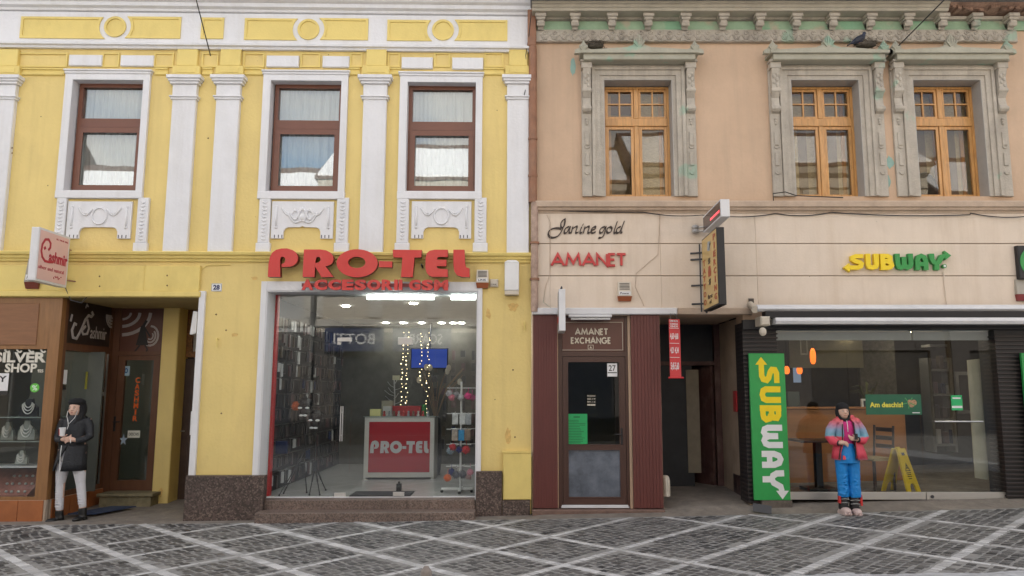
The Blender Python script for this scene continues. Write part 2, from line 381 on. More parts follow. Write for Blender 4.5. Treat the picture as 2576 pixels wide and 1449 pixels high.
TILE = plain('orange_tile', (.36, .125, .045), .35, var=.14, scale=5, dirt=(.2, .08, .04), dirt_amt=.4)
GROUT = plain('pale_grout', (.45, .36, .28), .8)
REDP = plain('oxblood_paint', (.115, .03, .025), .5, var=.10, scale=3, stretch=(3, 3, .5), dirt=(.1, .035, .03), dirt_amt=.5)
DKBR = plain('dark_brown_aluminium', (.075, .035, .026), .4, var=.06)
SIGNBR = plain('brown_sign_board', (.115, .045, .032), .4, var=.05)
BLK = plain('black_paint', (.014, .013, .015), .5, var=.2)
DGREY = plain('dark_grey', (.05, .05, .055), .6)
SLATB = plain('dark_slat_wood', (.035, .026, .026), .5, var=.25, scale=6, stretch=(.6, 4, 4))
WPL = plain('white_plastic', (.72, .72, .72), .4, var=.03, dirt=(.5, .48, .45), dirt_amt=.3)
CPL = plain('cream_plastic', (.58, .52, .43), .45, var=.05, dirt=(.38, .3, .22), dirt_amt=.4)
ALU = plain('brushed_aluminium', (.62, .60, .57), .35, .8, var=.06, stretch=(.4, 3, 6), scale=12)
ALUW = plain('white_aluminium', (.68, .68, .70), .4, var=.05, dirt=(.4, .4, .4), dirt_amt=.4)
STEEL = plain('steel', (.5, .5, .5), .3, .9)
REDA = plain('red_acrylic', (.55, .02, .018), .3, var=.05, coat=.15)
REDS = plain('red_letter_side', (.17, .01, .01), .4)
REDT = plain('red_print', (.55, .03, .035), .4)
GRNA = plain('green_acrylic', (.015, .27, .055), .3, var=.05)
YELA = plain('yellow_acrylic', (.85, .62, .012), .3, var=.04)
GRNB = plain('green_sign_board', (.03, .32, .075), .35, var=.06)
WPR = plain('white_print', (.75, .75, .76), .4, var=.03)
BPR = plain('black_print', (.02, .018, .018), .5)
COPP = plain('brown_painted_pipe', (.26, .12, .065), .5, var=.2, scale=7, dirt=(.4, .3, .22), dirt_amt=.4, metal=.1)
CURT = plain('white_curtain', (.52, .52, .51), .9, var=.03)
CURT.node_tree.nodes['Principled BSDF'].inputs['Subsurface Weight'].default_value = 0
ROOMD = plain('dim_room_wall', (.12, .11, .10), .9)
ROOMB = plain('beige_room_wall', (.30, .26, .19), .9)
SNOW = plain('old_snow', (.44, .45, .47), .8, var=.25, scale=9, bump=.8, bscale=30, dirt=(.16, .15, .14), dirt_amt=.8, dscale=3)
SNOWC = plain('clean_snow', (.82, .84, .88), .6, var=.04, bump=.4, bscale=3)

# ============================================================= GROUND
def G(x):
    x = max(-9, min(9, x)); return .035+.0165*x+.0009*x*x
def gnd3(u, v):
    z = 0
    for _ in range(6): p = gnd(u, v, z); z = G(p.x)
    return p
fr = 'R'
def sheet(x0, x1, y0, y1, nx, zf):
    m = MB(); ny = 2
    for i in range(nx):
        a = x0+(x1-x0)*i/nx; b = x0+(x1-x0)*(i+1)/nx
        m.add([(a, y0, zf(a)), (b, y0, zf(b)), (b, y1, zf(b)), (a, y1, zf(a))], [(0, 1, 2, 3)])
    return m
BED = plain('stone_dust_bedding', (.25, .247, .24), .9, var=.25, scale=14, bump=.3, bscale=60, dirt=(.12, .115, .11), dirt_amt=.6, dscale=1.5)
street = struct(sheet(-60, 60, -60, 60, 60, lambda x: G(x)-.003).build('street', BED))
# pavement strip: a worn concrete ramp that rises from the cobbles to the thresholds, and the floor of the two recesses
def ramp(x): # height at wall line
    return G(x)+(.07 if x > 2 else .03 if x > 0 else .0)
pv = MB()
NX = 56
for i in range(NX):
    a = -8.5+17*i/NX; b = -8.5+17*(i+1)/NX
    ys = [(-.42, -.008), (-.30, .006), (-.02, .0), (.6, .03), (1.5, .07), (3.2, .12)]
    for k in range(5):
        def zz(x, q): return (G(x)+q[1]) if q[0] < -.1 else (ramp(x)+q[1])
        q, s_ = ys[k], ys[k+1]
        pv.add([(a, q[0], zz(a, q)), (b, q[0], zz(b, q)), (b, s_[0], zz(b, s_)), (a, s_[0], zz(a, s_))], [(0, 1, 2, 3)])
struct(pv.build('pavement', CONC))

def zw(ox, x, y): k = 2575/3000; return gnd3((ox+x/2.576)*k, (1400+y/2.576)*k)
AL = [((-6.95, -.69), None), 0]
la = []; lb = []
for ox, p, ox2, q, wd in [(0, (340, 365), 0, (1300, 742), .15), (0, (1060, 345), 0, (2330, 742), .15), (0, (1900, 345), 1000, (620, 670), .15), (1000, (100, 330), 1000, (1660, 655), .14),
                          (1000, (900, 320), 1000, (2576, 630), .12), (2000, (0, 315), 2000, (2576, 690), .09), (2000, (600, 290), 2000, (2576, 540), .085), (2000, (1330, 262), 2000, (2576, 400), .085)]:
    la.append((zw(ox, *p), zw(ox2, *q), wd))
for ox, p, ox2, q, wd in [(0, (0, 510), 0, (1010, 350), .085), (0, (40, 615), 0, (1800, 350), .085), (0, (200, 720), 0, (2576, 330), .085), (0, (1200, 700), 1000, (640, 325), .09),
                          (1000, (0, 610), 1000, (1400, 310), .10), (1000, (400, 720), 1000, (2200, 295), .11), (1000, (1450, 720), 2000, (420, 290), .12), (2000, (0, 660), 2000, (1200, 270), .14),
                          (2000, (880, 710), 2000, (1990, 240), .15), (2000, (1830, 735), 2000, (2576, 310), .15)]:
    lb.append((zw(ox, *p), zw(ox2, *q), wd))
a0, b0, _ = la[0]; la.insert(0, (a0-Vector((1.15, 0, 0)), b0-Vector((1.15, 0, 0)), .15)); la.insert(0, (a0-Vector((2.3, 0, 0)), b0-Vector((2.3, 0, 0)), .15))
a0, b0, _ = lb[0]; lb.insert(0, (a0-Vector((1.15, 0, 0)), b0-Vector((1.15, 0, 0)), .085))
a0, b0, _ = lb[-1]; lb.append((a0+Vector((1.25, 0, 0)), b0+Vector((1.25, 0, 0)), .15)); lb.append((a0+Vector((2.5, 0, 0)), b0+Vector((2.5, 0, 0)), .15))
YE = -.40; YN = -4.7
def stone(cx, cy, dx, dy, L, W, h, tone, dome=.006):
    """one paving stone: centre, direction, length, width, height"""
    z = G(cx); nx, ny = -dy, dx; vs = []; l = L/2; w = W/2
    def P(s, t, zz): return (cx+dx*s+nx*t, cy+dy*s+ny*t, z+zz)
    j = lambda: rnd.uniform(-.006, .006)
    q = [(-l+j(), -w+j()), (l+j(), -w+j()), (l+j(), w+j()), (-l+j(), w+j())]
    vs = [P(s, t, -.02) for s, t in q]+[P(s*.97, t*.97, h-.003) for s, t in q]+[P(s*.7, t*.7, h) for s, t in q]
    return vs, [(0, 1, 5, 4), (1, 2, 6, 5), (2, 3, 7, 6), (3, 0, 4, 7), (4, 5, 9, 8), (5, 6, 10, 9), (6, 7, 11, 10), (7, 4, 8, 11), (8, 9, 10, 11)], tone
def seglen_d(p, ln):
    a, b, wd = ln; d = Vector((b.x-a.x, b.y-a.y)).normalized(); n = Vector((-d.y, d.x)); return abs((p[0]-a.x)*n.x+(p[1]-a.y)*n.y)
bands = []; cobs = []
for li, ln in enumerate(la+lb):
    a, b, wd = ln; d = Vector((b.x-a.x, b.y-a.y)).normalized()
    if d.y > 0: d = -d
    wide = wd > .095; step = .095 if wide else .20
    tt = (YE+rnd.uniform(0, .05)-a.y)/d.y
    while True:
        x = a.x+d.x*tt; y = a.y+d.y*tt
        if y < YN: break
        st = step*rnd.uniform(.85, 1.1)
        # at a crossing the second family gives way
        if not (li >= len(la) and any(seglen_d((x+d.x*st/2, y+d.y*st/2), q) < q[2]*.3 for q in la)) and abs(x) < 8.5:
            bands.append(stone(x+d.x*st/2, y+d.y*st/2, d.x, d.y, st-.010, wd*.66*rnd.uniform(.93, 1.04), .001+rnd.uniform(0, .002)+(.001 if li < len(la) else -.001), rnd.random()))
        tt += st
da = Vector((la[4][1].x-la[4][0].x, la[4][1].y-la[4][0].y)).normalized(); 
S = .104; N_ = int(20/S)
for i in range(-N_, N_):
    off = rnd.uniform(-.03, .03)
    for k in range(-N_, N_):
        x = da.x*(i*S)-da.y*(k*S+off)*1.0; y = da.y*(i*S)+da.x*(k*S+off)-2.3
        x += rnd.uniform(-.008, .008); y += rnd.uniform(-.008, .008)
        if not (-8.3 < x < 8.3 and YN < y < YE-.03): continue
        if any(seglen_d((x, y), q) < q[2]*.33+.038 for q in la+lb): continue
        cobs.append(stone(x, y, da.x, da.y, S*rnd.uniform(.70, .88), S*rnd.uniform(.66, .86), rnd.uniform(-.001, .005), rnd.random()))
BAND = stone_attr('pale_paving_stone', (.36, .36, .365), (.60, .60, .61), .7, .12)
COBM = stone_attr('dark_basalt_cobble', (.020, .020, .024), (.125, .122, .122), .6, .45)
def stones(lst, name, many, mat):
    def key(s): v = s[0][0]; return (0 if v[1] > -3.32 and abs(v[0]) < .67*(v[1]+DIST) else 1, v[0]**2+(v[1]+DIST)**2)
    lst = sorted(lst, key=key)
    for vs, fs, tone in lst[:300]:
        c = Vector((sum(p[0] for p in vs)/12, sum(p[1] for p in vs)/12, G(vs[0][0])))
        me = bpy.data.meshes.new(name); me.from_pydata([tuple(Vector(p)-c) for p in vs], [], fs); me.materials.append(mat)
        at_ = me.attributes.new('tone', 'FLOAT', 'FACE'); at_.data.foreach_set('value', [tone]*len(fs))
        o = bpy.data.objects.new(name, me); COL.objects.link(o); o.parent = street; o.location = c
    V = []; Fc = []; T = []
    for vs, fs, tone in lst[300:]:
        b = len(V); V += vs; Fc += [tuple(i+b for i in f) for f in fs]; T += [tone]*len(fs)
    me = bpy.data.meshes.new(many); me.from_pydata(V, [], Fc); me.materials.append(mat)
    at_ = me.attributes.new('tone', 'FLOAT', 'FACE'); at_.data.foreach_set('value', T)
    o = bpy.data.objects.new(many, me); COL.objects.link(o); o.parent = street; o['kind'] = 'stuff'
stones(bands, 'pale_paving_stone', 'pale_paving_stones', BAND)
stones(cobs, 'cobblestone', 'cobblestones', COBM)
# trodden snow left in the middle of the street
sn = MB(); nx, ny = 150, 50; rs = random.Random(3)
from mathutils import noise as mn
def snz(x, y):
    e = min((y+9.2), (-3.50-y)); q = mn.noise(Vector((x*.7, y*.9, 0)))*.5+mn.noise(Vector((x*2.2, y*2.4, 3)))*.3+mn.noise(Vector((x*6, y*6, 5)))*.12
    return G(x)-.06+.10*min(1, max(0, (e+.25)/.6))+.055*q
V = [(-9+18*i/nx, -9.4+6.1*j/ny, 0) for j in range(ny+1) for i in range(nx+1)]
V = [(x, y, snz(x, y)) for x, y, _ in V]
sn.add(V, [(j*(nx+1)+i, j*(nx+1)+i+1, (j+1)*(nx+1)+i+1, (j+1)*(nx+1)+i) for j in range(ny) for i in range(nx)])
o = sn.build('trodden_snow', SNOW, smooth=True); o['kind'] = 'stuff'; o['label'] = 'dirty trodden snow along the middle of the street'; o['category'] = 'snow'

# ============================================================= YELLOW BUILDING
fr = 'L'
YB = thing('yellow_building', 'two storey yellow building with white pilasters and shop fronts below', 'building', (-3.5, 0, 0))
def hole(u0, v0, u1, v1, Y=0): return rect(u0, v0, u1, v1, Y)
ZT = 7.95
WL = [(174, 202, 357, 482), (675, 204, 858, 484), (1021, 208, 1198, 484)]       # upper window openings
XR = at(1337, 700)[0]-.004; XL = -9.6
holes = [hole(*w_) for w_ in WL]
ph = hole(660, 736, 1199, 1300); PT = (ph[0], ph[1], -.2, at(930, 733)[1])      # Pro-Tel opening
xo1 = at(490, 1000)[0]; CT = (at(-90, 1000)[0], xo1, -.2, at(300, 749)[1])        # recessed shop opening
wallgrid(MB(), XL, XR, -.15, ZT, holes+[PT, CT], 0, .32).build('wall', YEL, YB)
# the rest of the shell: floors, back, sides, roof
m = MB(); m.box(XL, XR-.002, 9, 9.3, -.2, ZT); m.box(XL-.25, XL-.002, .0, 9.3, -.2, ZT); m.box(XR-.16, XR-.01, .325, 9, -.2, ZT)
m.box(XL, XR-.2, .325, 9, ZT-.2, ZT-.02)
m.build('rear_shell', ROOMD, YB)
m = MB(); m.profx(XL-.3, XR+.0, [(-.42, ZT+.02), (-.42, ZT+.1), (4.6, 10.4), (9.6, ZT+.1), (9.6, ZT+.02)]); m.build('roof', plain('roof_sheet', (.2, .1, .07), .6), YB)
zf1 = at(900, 655)[1]   # level of the first-floor string course
m = MB(); m.box(XL, XR-.2, .325, 9, zf1-.3, zf1-.15); m.box(at(1240, 1000)[0], at(1246, 1000)[0], .325, 5.4, -.1, zf1-.31); m.build('inner_floor', ROOMD, YB)
# crowning cornice
zc = at(700, 36)[1]
m = MB(); m.profx(XL, XR-.005, [(-.002, zc-.02), (-.06, zc), (-.07, zc+.03), (-.12, zc+.05), (-.13, zc+.10), (-.18, zc+.12), (-.22, zc+.17), (-.23, zc+.2), (-.28, zc+.22), (-.30, zc+.26), (-.38, zc+.3), (-.4, zc+.40), (-.42, zc+.5), (-.002, zc+.5)])
m.build('cornice', WHT, YB)
# white attic band with its lower moulding
zb0 = at(700, 124)[1]; zb1 = zc-.021
m = MB(); m.box(XL, XR-.006, -.045, -.002, zb0+.05, zb1)
m.profx(XL, XR-.007, [(-.002, zb0-.03), (-.05, zb0-.03), (-.06, zb0), (-.095, zb0+.01), (-.1, zb0+.045), (-.06, zb0+.055), (-.0455, zb0+.075), (-.0455, zb0+.049), (-.002, zb0+.049)])
for u0, u1 in [(300, 393), (460, 560)]: pass
m.build('attic_band', WHT, YB)
def yel_panel(u0, v0, u1, v1, cl=None, cr=None, rr=0):
    """sunk yellow panel with a raised rim; an end next to a roundel is hollowed by it"""
    x0, x1, z0, z1 = rect(u0, v0, u1, v1, -.05)
    def loop(ins):
        pts = []
        zz0, zz1 = z0+ins, z1-ins
        if cr:
            pts.append((x0+ins, zz0)); cx, cz = cr
            n = 8
            for i in range(n+1):
                z = zz0+(zz1-zz0)*i/n; pts.append((cx-math.sqrt(max(0, (rr+ins)**2-(z-cz)**2)), z))
            pts.append((x0+ins, zz1))
        elif cl:
            cx, cz = cl; n = 8; pts += [(x1-ins, zz0), (x1-ins, zz1)]
            for i in range(n+1):
                z = zz1-(zz1-zz0)*i/n; pts.append((cx+math.sqrt(max(0, (rr+ins)**2-(z-cz)**2)), z))
        else: pts = [(x0+ins, zz0), (x1-ins, zz0), (x1-ins, zz1), (x0+ins, zz1)]
        return pts
    m = MB(); m.prism([loop(0), loop(.035)], -.062, -.046)
    m.prism(loop(.036), -.05, -.046)
    m.build('frieze_panel', YELT, YB)
def circ(cx, cz, r, n=28): return [(cx+r*math.cos(2*math.pi*i/n), cz+r*math.sin(2*math.pi*i/n)) for i in range(n)]
for (cu, cv, us) in [(290, 68, (52, 248, 331, 455, 43, 97)), (776, 74.5, (615, 744, 814, 926, 47, 101)), (1114, 76, (974, 1082, 1146, 1276, 51, 103))]:
    c = at(cu, cv, -.05); r1 = (at(cu+40, cv, -.05)[0]-c[0])
    yel_panel(us[0], us[4], us[1], us[5], cr=c, rr=r1); yel_panel(us[2], us[4], us[3], us[5], cl=c, rr=r1)
    q = r1*.69
    MB().prism([circ(*c, q), circ(*c, q-.035)], -.066, -.046).prism(circ(*c, q-.036), -.05, -.046).build('roundel', YELT, YB)
yel_panel(506, 45, 563, 98)
# yellow sub-frieze: string mouldings, sunk fields and white blocks
def string(v, h, p, u0=None, u1=None, mat=YELT, name='string_course'):
    z = at(700, v)[1]; xa = XL if u0 is None else at(u0, v)[0]; xb = XR-.008 if u1 is None else at(u1, v)[0]
    MB().profx(xa, xb, [(-.001, z-h/2), (-p*.7, z-h/2), (-p, z-h*.2), (-p, z+h*.3), (-p*.5, z+h/2), (-.001, z+h/2)]).build(name, mat, YB)
m = MB()
segs = [(38, 164), (392, 424), (511, 536), (616, 663), (878, 906), (980, 1008), (1216, 1268)]
for u0, u1 in segs:
    z0 = at(u0, 191)[1]; z1 = at(u0, 173)[1]; x0 = at(u0, 182)[0]; x1 = at(u1, 182)[0]
    m.profx(x0, x1, [(-.001, z0), (-.03, z0+.012), (-.032, z0+.03), (-.018, z0+.04), (-.018, z1-.03), (-.04, z1-.02), (-.042, z1), (-.001, z1+.015)]); m.cut()
m.parts('string_course', YELT, YB)
m = MB()
for u0, u1 in [(40, 171), (258, 301), (388, 438), (508, 550), (612, 666), (756, 806), (880, 912), (975, 1006), (1092, 1132), (1218, 1266)]:
    x0, x1, z0, z1 = rect(u0, 134, u1, 170, 0); frame_mb(m, x0, x1, z0, z1, .022, -.018, -.001); m.cut()
m.parts('sunk_field_rim', YELT, YB)
for u0, v0, u1, v1 in [(173, 138, 256, 165), (303, 139, 386, 166), (670, 140, 751, 168), (811, 141, 878, 169), (1010, 144, 1088, 172), (1137, 145, 1215, 174)]:
    x0, x1, z0, z1 = rect(u0, v0, u1, v1, -.04); MB().box(x0, x1, -.045, -.001, z0, z1, .008).build('white_block', WHT, YB)
# pilasters, their capitals and the yellow blocks above them
zs_ = at(700, 636)[1]
for ut, ub in [(8, -16), ((439+496)/2, (414+474)/2), (577, 556), (942, 937), (1302, 1303)]:
    xm = (at(ut, 255)[0]+at(ub, 635)[0])/2; w_ = .165 if ut != 1302 else .155
    p = MB().box(xm-w_, xm+w_, -.07, -.001, zs_-.02, at(ut, 250)[1], .01).build('pilaster', WHT, YB)
    zt = at(ut, 197)[1]; zl = at(ut, 252)[1]; m = MB()
    for (z_a, z_b, dw) in [(zt-.05, zt, .075), (zt-.085, zt-.051, .055), (zt-.12, zt-.086, .035), (zl+.035, zt-.121, .004), (zl+.012, zl+.034, .035), (zl-.02, zl+.011, .02)]:
        xr_ = min(xm+w_+dw, XR-.005)
        m.box(xm-w_-dw, xr_, -.07-dw, -.0015, z_a, z_b, .006)
    m.build('capital', WHT, p)
    m = MB(); za = at(ut, 170)[1]; zb_ = at(ut, 128)[1]; m.box(xm-w_+.02, min(xm+w_-.02, XR-.005), -.06, -.001, za, zb_, .008)
    m.box(xm-w_-.03, min(xm+w_+.03, XR-.005), -.075, -.0012, at(ut, 192)[1], za-.002, .008)
    m.box(xm-w_+.03, min(xm+w_-.03, XR-.01), -.082, -.0755, at(ut, 188)[1], at(ut, 177)[1], .004)
    m.build('frieze_block', YELT, YB)
def curtain(x0, x1, z0, z1, y, parent, seed, mat=CURT, name='curtain'):
    rs_ = random.Random(seed); m = MB(); n = 90; top = []; ph_ = rs_.uniform(0, 6)
    for i in range(n+1):
        t = i/n; x = x0+(x1-x0)*t
        dy = .018*math.sin(t*(34+9*(seed % 3))+ph_+2.5*math.sin(t*7+ph_))*(.4+.6*abs(math.sin(t*4+ph_)))+.010*math.sin(t*97+ph_*2)
        top.append((x, y+dy))
    vs = [(a, b, z0) for a, b in top]+[(a, b, z1) for a, b in top]
    m.add(vs, [(i, i+1, i+n+2, i+n+1) for i in range(n)]); return m.build(name, mat, parent, smooth=True)
# upper windows with surrounds, aprons
for k, (u0, v0, u1, v1) in enumerate(WL):
    x0, x1, z0, z1 = rect(u0, v0, u1, v1, 0); jw = at(u0+17, 300)[0]-at(u0, 300)[0]
    m = MB(); m.box(x0-jw, x0-.001, -.05, -.002, z0-.002, z1+.075); m.box(x1+.001, x1+jw*.85, -.05, -.002, z0-.002, z1+.075); m.box(x0-.0005, x1+.0005, -.05, -.002, z1, z1+.0745)
    m.box(x0-jw*1.15, x1+jw, -.065, -.002, z1+.0755, z1+.112, .008); m.box(x0-jw*1.25, x1+jw*1.1, -.08, -.002, z1+.1125, z1+.137, .006)
    # reveals lined in white
    m.box(x0-.0004, x0+.012, -.049, .20, z0, z1); m.box(x1-.012, x1+.0004, -.049, .20, z0, z1); m.box(x0+.012, x1-.012, -.049, .20, z1-.012, z1+.0004)
    m.build('window_surround', WHT, YB)
    fx0, fx1, fz0, fz1 = x0+.013, x1-.013, z0+.012, z1-.013
    if k < 2: fx0 += .02
    zt0 = at(500, 322+k, .1)[1]; zt1 = at(500, 300+k, .1)[1]
    m = MB(); frame_mb(m, fx0, fx1, fz0, fz1, .055, .10, .18); m.box(fx0+.055, fx1-.055, .101, .18, zt0, zt1)
    W = m.build('window', BRNF, YB)
    m = MB(); frame_mb(m, fx0+.03, fx1-.03, fz0+.03, zt0-.008, .075, .085, .0995); m.build('sash', BRNF, W)
    g1 = MB().box(fx0+.056, fx1-.056, .14, .146, zt1+.001, fz1-.056).build('pane', GLW, W)
    g2 = MB().box(fx0+.106, fx1-.106, .135, .141, fz0+.106, zt0-.084).build('pane', GLW, W)
    curtain(fx0+.01, fx1-.01, fz0, fz1, .235, W, k+1)
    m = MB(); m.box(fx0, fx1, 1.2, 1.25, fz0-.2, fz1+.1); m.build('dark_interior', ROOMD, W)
    # sill and apron
    zsl = at(u0, v1+15, -.07)[1]
    m = MB(); m.box(x0-jw*1.05, x1+jw*.9, -.056, -.002, zsl, z0-.003, .006); m.box(x0-.001, x1+.001, -.03, .10, z0, z0+.011); m.build('sill', WHT, YB)
    pu0, pu1 = [(169, 330), (683, 838), (1035, 1185)][k]
    ax0, ax1, az0, az1 = rect(pu0, 507, pu1, 600, -.03)
    w_ = ax1-ax0; fw = w_*.2; zf = az0+(az1-az0)*.18; zi = az0+(az1-az0)*.30
    c = (ax0+ax1)/2
    loop = [(ax0, az0), (ax0+fw, az0), (ax0+fw, zf-.0), (ax0+fw*1.12, zi-.02), (ax0+fw*1.35, zi), (c-.03, zi+.004), (c, zi+(.02 if k == 1 else 0)), (c+.03, zi+.004), (ax1-fw*1.35, zi), (ax1-fw*1.12, zi-.02), (ax1-fw, zf), (ax1-fw, az0), (ax1, az0), (ax1, az1), (ax0, az1)]
    A_ = MB().prism(loop, -.035, -.001).build('apron_panel', WHT, YB)
    m = MB()
    for s_ in (-1, 1):
        for t in (.30, .62): m.box(c+s_*(w_/2-fw*t)-.006, c+s_*(w_/2-fw*t)+.006, -.0365, -.0355, az0+.005, az0+.05); m.cut()
        m.box(c+s_*(w_/2-fw*.9)-.006, c+s_*(w_/2-fw*.9)+.006, -.0365, -.0355, az0+.005, az0+.05); m.cut()
    m.parts('dark_notch', DGREY, A_)
    m = MB(); h = az1-az0; zm = az0+h*.62
    if k != 1:
        m.tube([(c+.10*math.cos(t)*1.0, -.04, zm-.01+.115*math.sin(t)) for t in [i*math.pi/12 for i in range(25)]], .013, 6, caps=False)
        m.box(c-.05, c+.05, -.045, -.0345, zm+.10, zm+.125, .006)
    else:
        for s_ in (-1, 1):
            m.tube([(c+s_*(.02+.14*t), -.042, zm+.10-.16*math.sin(t*2.6)) for t in [i/10 for i in range(11)]], .016, 6)
            m.tube([(c+s_*(.01+.2*t), -.042, zm-.06-.10*math.sin(t*3.0)+.12*t) for t in [i/10 for i in range(11)]], .013, 6)
            m.tube([(c+s_*(.10-.09*t), -.045, zm+.05-.11*t+.05*math.sin(t*6)) for t in [i/8 for i in range(9)]], .012, 6)
        m.ball((c, -.035, zm-.03), .05, .03, .055); m.ball((c, -.035, zm+.09), .035, .02, .03)
    for s_ in (-1, 1):
        for off, am in ((0, .09), (.0, .065)):
            m.tube([(c+s_*(.10+.19*t), -.040, zm+.09-am*1.1*math.sin(math.pi*t)+.02*t) for t in [i/10 for i in range(11)]], .011 if am < .08 else .014, 6)
        xx = c+s_*(w_/2-.065); m.tube([(xx, -.04, zm+.11), (xx-.003, -.04, zm-.05), (xx, -.04, zm-.17)], [.012, .018, .012], 6); m.ball((xx, -.038, zm-.17), .022, .016, .022, 8, 5); m.ball((xx, -.038, zm+.12), .018, .014, .018, 8, 5)
    m.build('garland', WHT, A_, smooth=True)
    for su0, su1 in [[(137, 162), (342, 370)], [(649, 678), (845, 875)], [(997, 1027), (1193, 1223)]][k]:
        bx0, bx1, bz0, bz1 = rect(su0, 497, su1, 634, -.05)
        m = MB(); m.box(bx0, bx1, -.05, -.0015, bz0+.13, bz1, .008); m.box(bx0-.02, bx1+.02, -.06, -.0017, bz0, bz0+.129, .008)
        sp = m.build('apron_strip', WHT, YB); m = MB(); cx = (bx0+bx1)/2
        for i in range(11):
            z = bz1-.07-i*.052; q = 1-.25*i/11
            m.tube([(cx-.035*q, -.05, z+.008), (cx, -.057, z-.01), (cx+.035*q, -.05, z+.008)], .009, 5); m.cut()
        m.parts('bead', WHT, sp, smooth=True)
# first-floor string course and shop fascia
zz = at(900, 637)[1]; z2 = at(900, 660)[1]
MB().profx(XL, XR-.006, [(-.001, z2), (-.03, z2), (-.035, z2+.03), (-.06, z2+.04), (-.07, z2+.075), (-.10, z2+.085), (-.11, zz-.012), (-.10, zz), (-.001, zz+.012)]).build('string_course', YELT, YB)
x0, x1, z0, z1 = rect(-60, 668, 502, 733, -.04)
MB().box(XL, x1, -.045, -.001, z0, z1, .006).build('fascia_board', YELT, YB)
m = MB(); m.box(XL, x1+.03, -.075, -.001, at(300, 748)[1], z0-.001, .01); m.build('fascia_moulding', YELT, YB)
m = MB(); xm_ = at(362, 700, -.05)[0]; m.box(xm_-.004, xm_+.004, -.051, -.0455, z0+.02, z1); m.build('fascia_joint', YELT, YB)
# white jamb lining of the recessed entrance
x_, _z = at(507, 740), 0
m = MB(); zt = at(507, 733)[1]; zb = at(480, 1195)[1]; m.box(xo1-.01, xo1+.075, -.045, -.001, zb, zt, .006); m.box(xo1+.001, xo1+.02, -.001, .34, zb, CT[3]); m.build('jamb_lining', WHT, YB)
# Pro-Tel surround
m = MB(); x0, x1 = PT[0], PT[1]; ow = at(660, 1000)[0]-at(645, 1000)[0]; zpl = at(640, 1195)[1]
gx0 = at(679, 1000, .26)[0]; gx1 = at(1197, 1000, .2)[0]
m.box(x0-ow, x0-.001, -.05, -.001, zpl, PT[3]+.13, .006); m.box(x1+.001, x1+ow*.8, -.05, -.001, at(1200, 1185)[1], PT[3]+.13, .006); m.box(x0-.0005, x1+.0005, -.05, -.001, PT[3], PT[3]+.13, .006)
m.hexa([(x0+.0005, -.04, -.1), (x0+.012, -.04, -.1), (gx0+.012, .26, -.1), (x0+.0005, .26, -.1), (x0+.0005, -.04, PT[3]), (x0+.012, -.04, PT[3]), (gx0+.012, .26, PT[3]), (x0+.0005, .26, PT[3])])
m.box(x1-.012, x1-.0005, -.04, .30, -.1, PT[3]); m.box(x0+.0005, x1-.012, -.04, .30, PT[3]-.012, PT[3]-.0005)
m.build('shop_surround', WHT, YB)
# granite plinths made of slabs
def slabs(u0, u1, v0, v1, Y, n, extra=.0, vb=None):
    x0, x1, z0, z1 = rect(u0, v0, u1, v1, Y); 
    for i in range(n):
        a = x0+(x1-x0)*i/n; b = x0+(x1-x0)*(i+1)/n
        MB().box(a+.001, b-.001, Y, -.001, -.12, z1, .004).build('granite_slab', GRAN, YB)
slabs(463, 662, 1197, 1310, -.13, 1); slabs(1197, 1262, 1186, 1300, -.10, 1); slabs(1262.5, 1333, 1259, 1300, -.09, 1)
xx0, xx1 = at(472, 1250, -.13)[0], at(640, 1250, -.13)[0]
MB().box(PT[1]+.0005, PT[1]+.03, .0, .28, -.1, at(1200, 1186)[1]).build('granite_slab', GRAN, YB)
x0, x1, z0, z1 = rect(1265, 1139, 1336, 1257, -.06); MB().box(x0, x1, -.07, -.001, z0, z1, .008).box(x0-.012, x1, -.078, -.0015, z1, z1+.02).build('meter_cupboard', YELT, YB)
# two granite steps
zg = at(930, 1251, .2)[1]; zs1 = at(930, 1283, -.12)[1]
x0 = at(650, 1270, -.1)[0]; x1 = PT[1]-.002; xm = at(1022, 1270, -.1)[0]
for a, b in [(x0+.02, xm-.001), (xm+.001, x1)]: MB().box(a, b, -.05, .42, zs1-.05, zg, .006).build('step_slab', GRANP, YB)
x0b = at(640, 1298, -.36)[0]; xm2 = at(1060, 1298, -.3)[0]
for a, b in [(x0b, xm2-.001), (xm2+.001, at(1194, 1290, -.36)[0])]: MB().box(a, b, -.36, -.051, -.1, zs1, .006).build('step_slab', GRANP, YB)
# small plugs and stains of hardware on the yellow wall
m = MB()
for u, v in [(548, 853), (1318, 812)]:
    x, z = at(u, v); m.tube([(x, 0, z), (x, -.05, z), (x+.01, -.055, z-.05), (x+.012, -.05, z-.11)], .012, 6); m.cut()
m.parts('wall_hook', YELT, YB)
m = MB()
for u, v in [(553, 1050-10), (540, 790), (565, 830), (1295, 1100), (1280, 690), (1300, 700), (1290, 930), (250, 695), (250, 720), (420, 693), (420, 718), (585, 348+0), (520, 345), (30, 385), (30, 372)]:
    x, z = at(u, v, -.05); m.ball((x, -.001 if u > 500 else -.046, z), .012, .006, .012, 6, 4); m.cut()
m.parts('screw_plug', plain('rusty_plug', (.2, .12, .05), .8), YB)
m = MB(); rs3 = random.Random(17)
for (u, v, wu, hv) in [(1290, 772, 15, 14), (1278, 1098, 9, 22), (1228, 790, 7, 16), (590, 842, 9, 7), (404, 1238, 7, 14), (640, 700, 10, 5)]:
    Yq = 0 if u != 404 else 1.2
    x, z = at(u, v, Yq); sx = wu/F*DIST; sz = hv/F*DIST
    m.prism([(x+sx*math.cos(t)*rs3.uniform(.5, 1.1), z+sz*math.sin(t)*rs3.uniform(.5, 1.1)) for t in [i*math.pi/8 for i in range(16)]], Yq-.0025, Yq-.0005); m.cut()
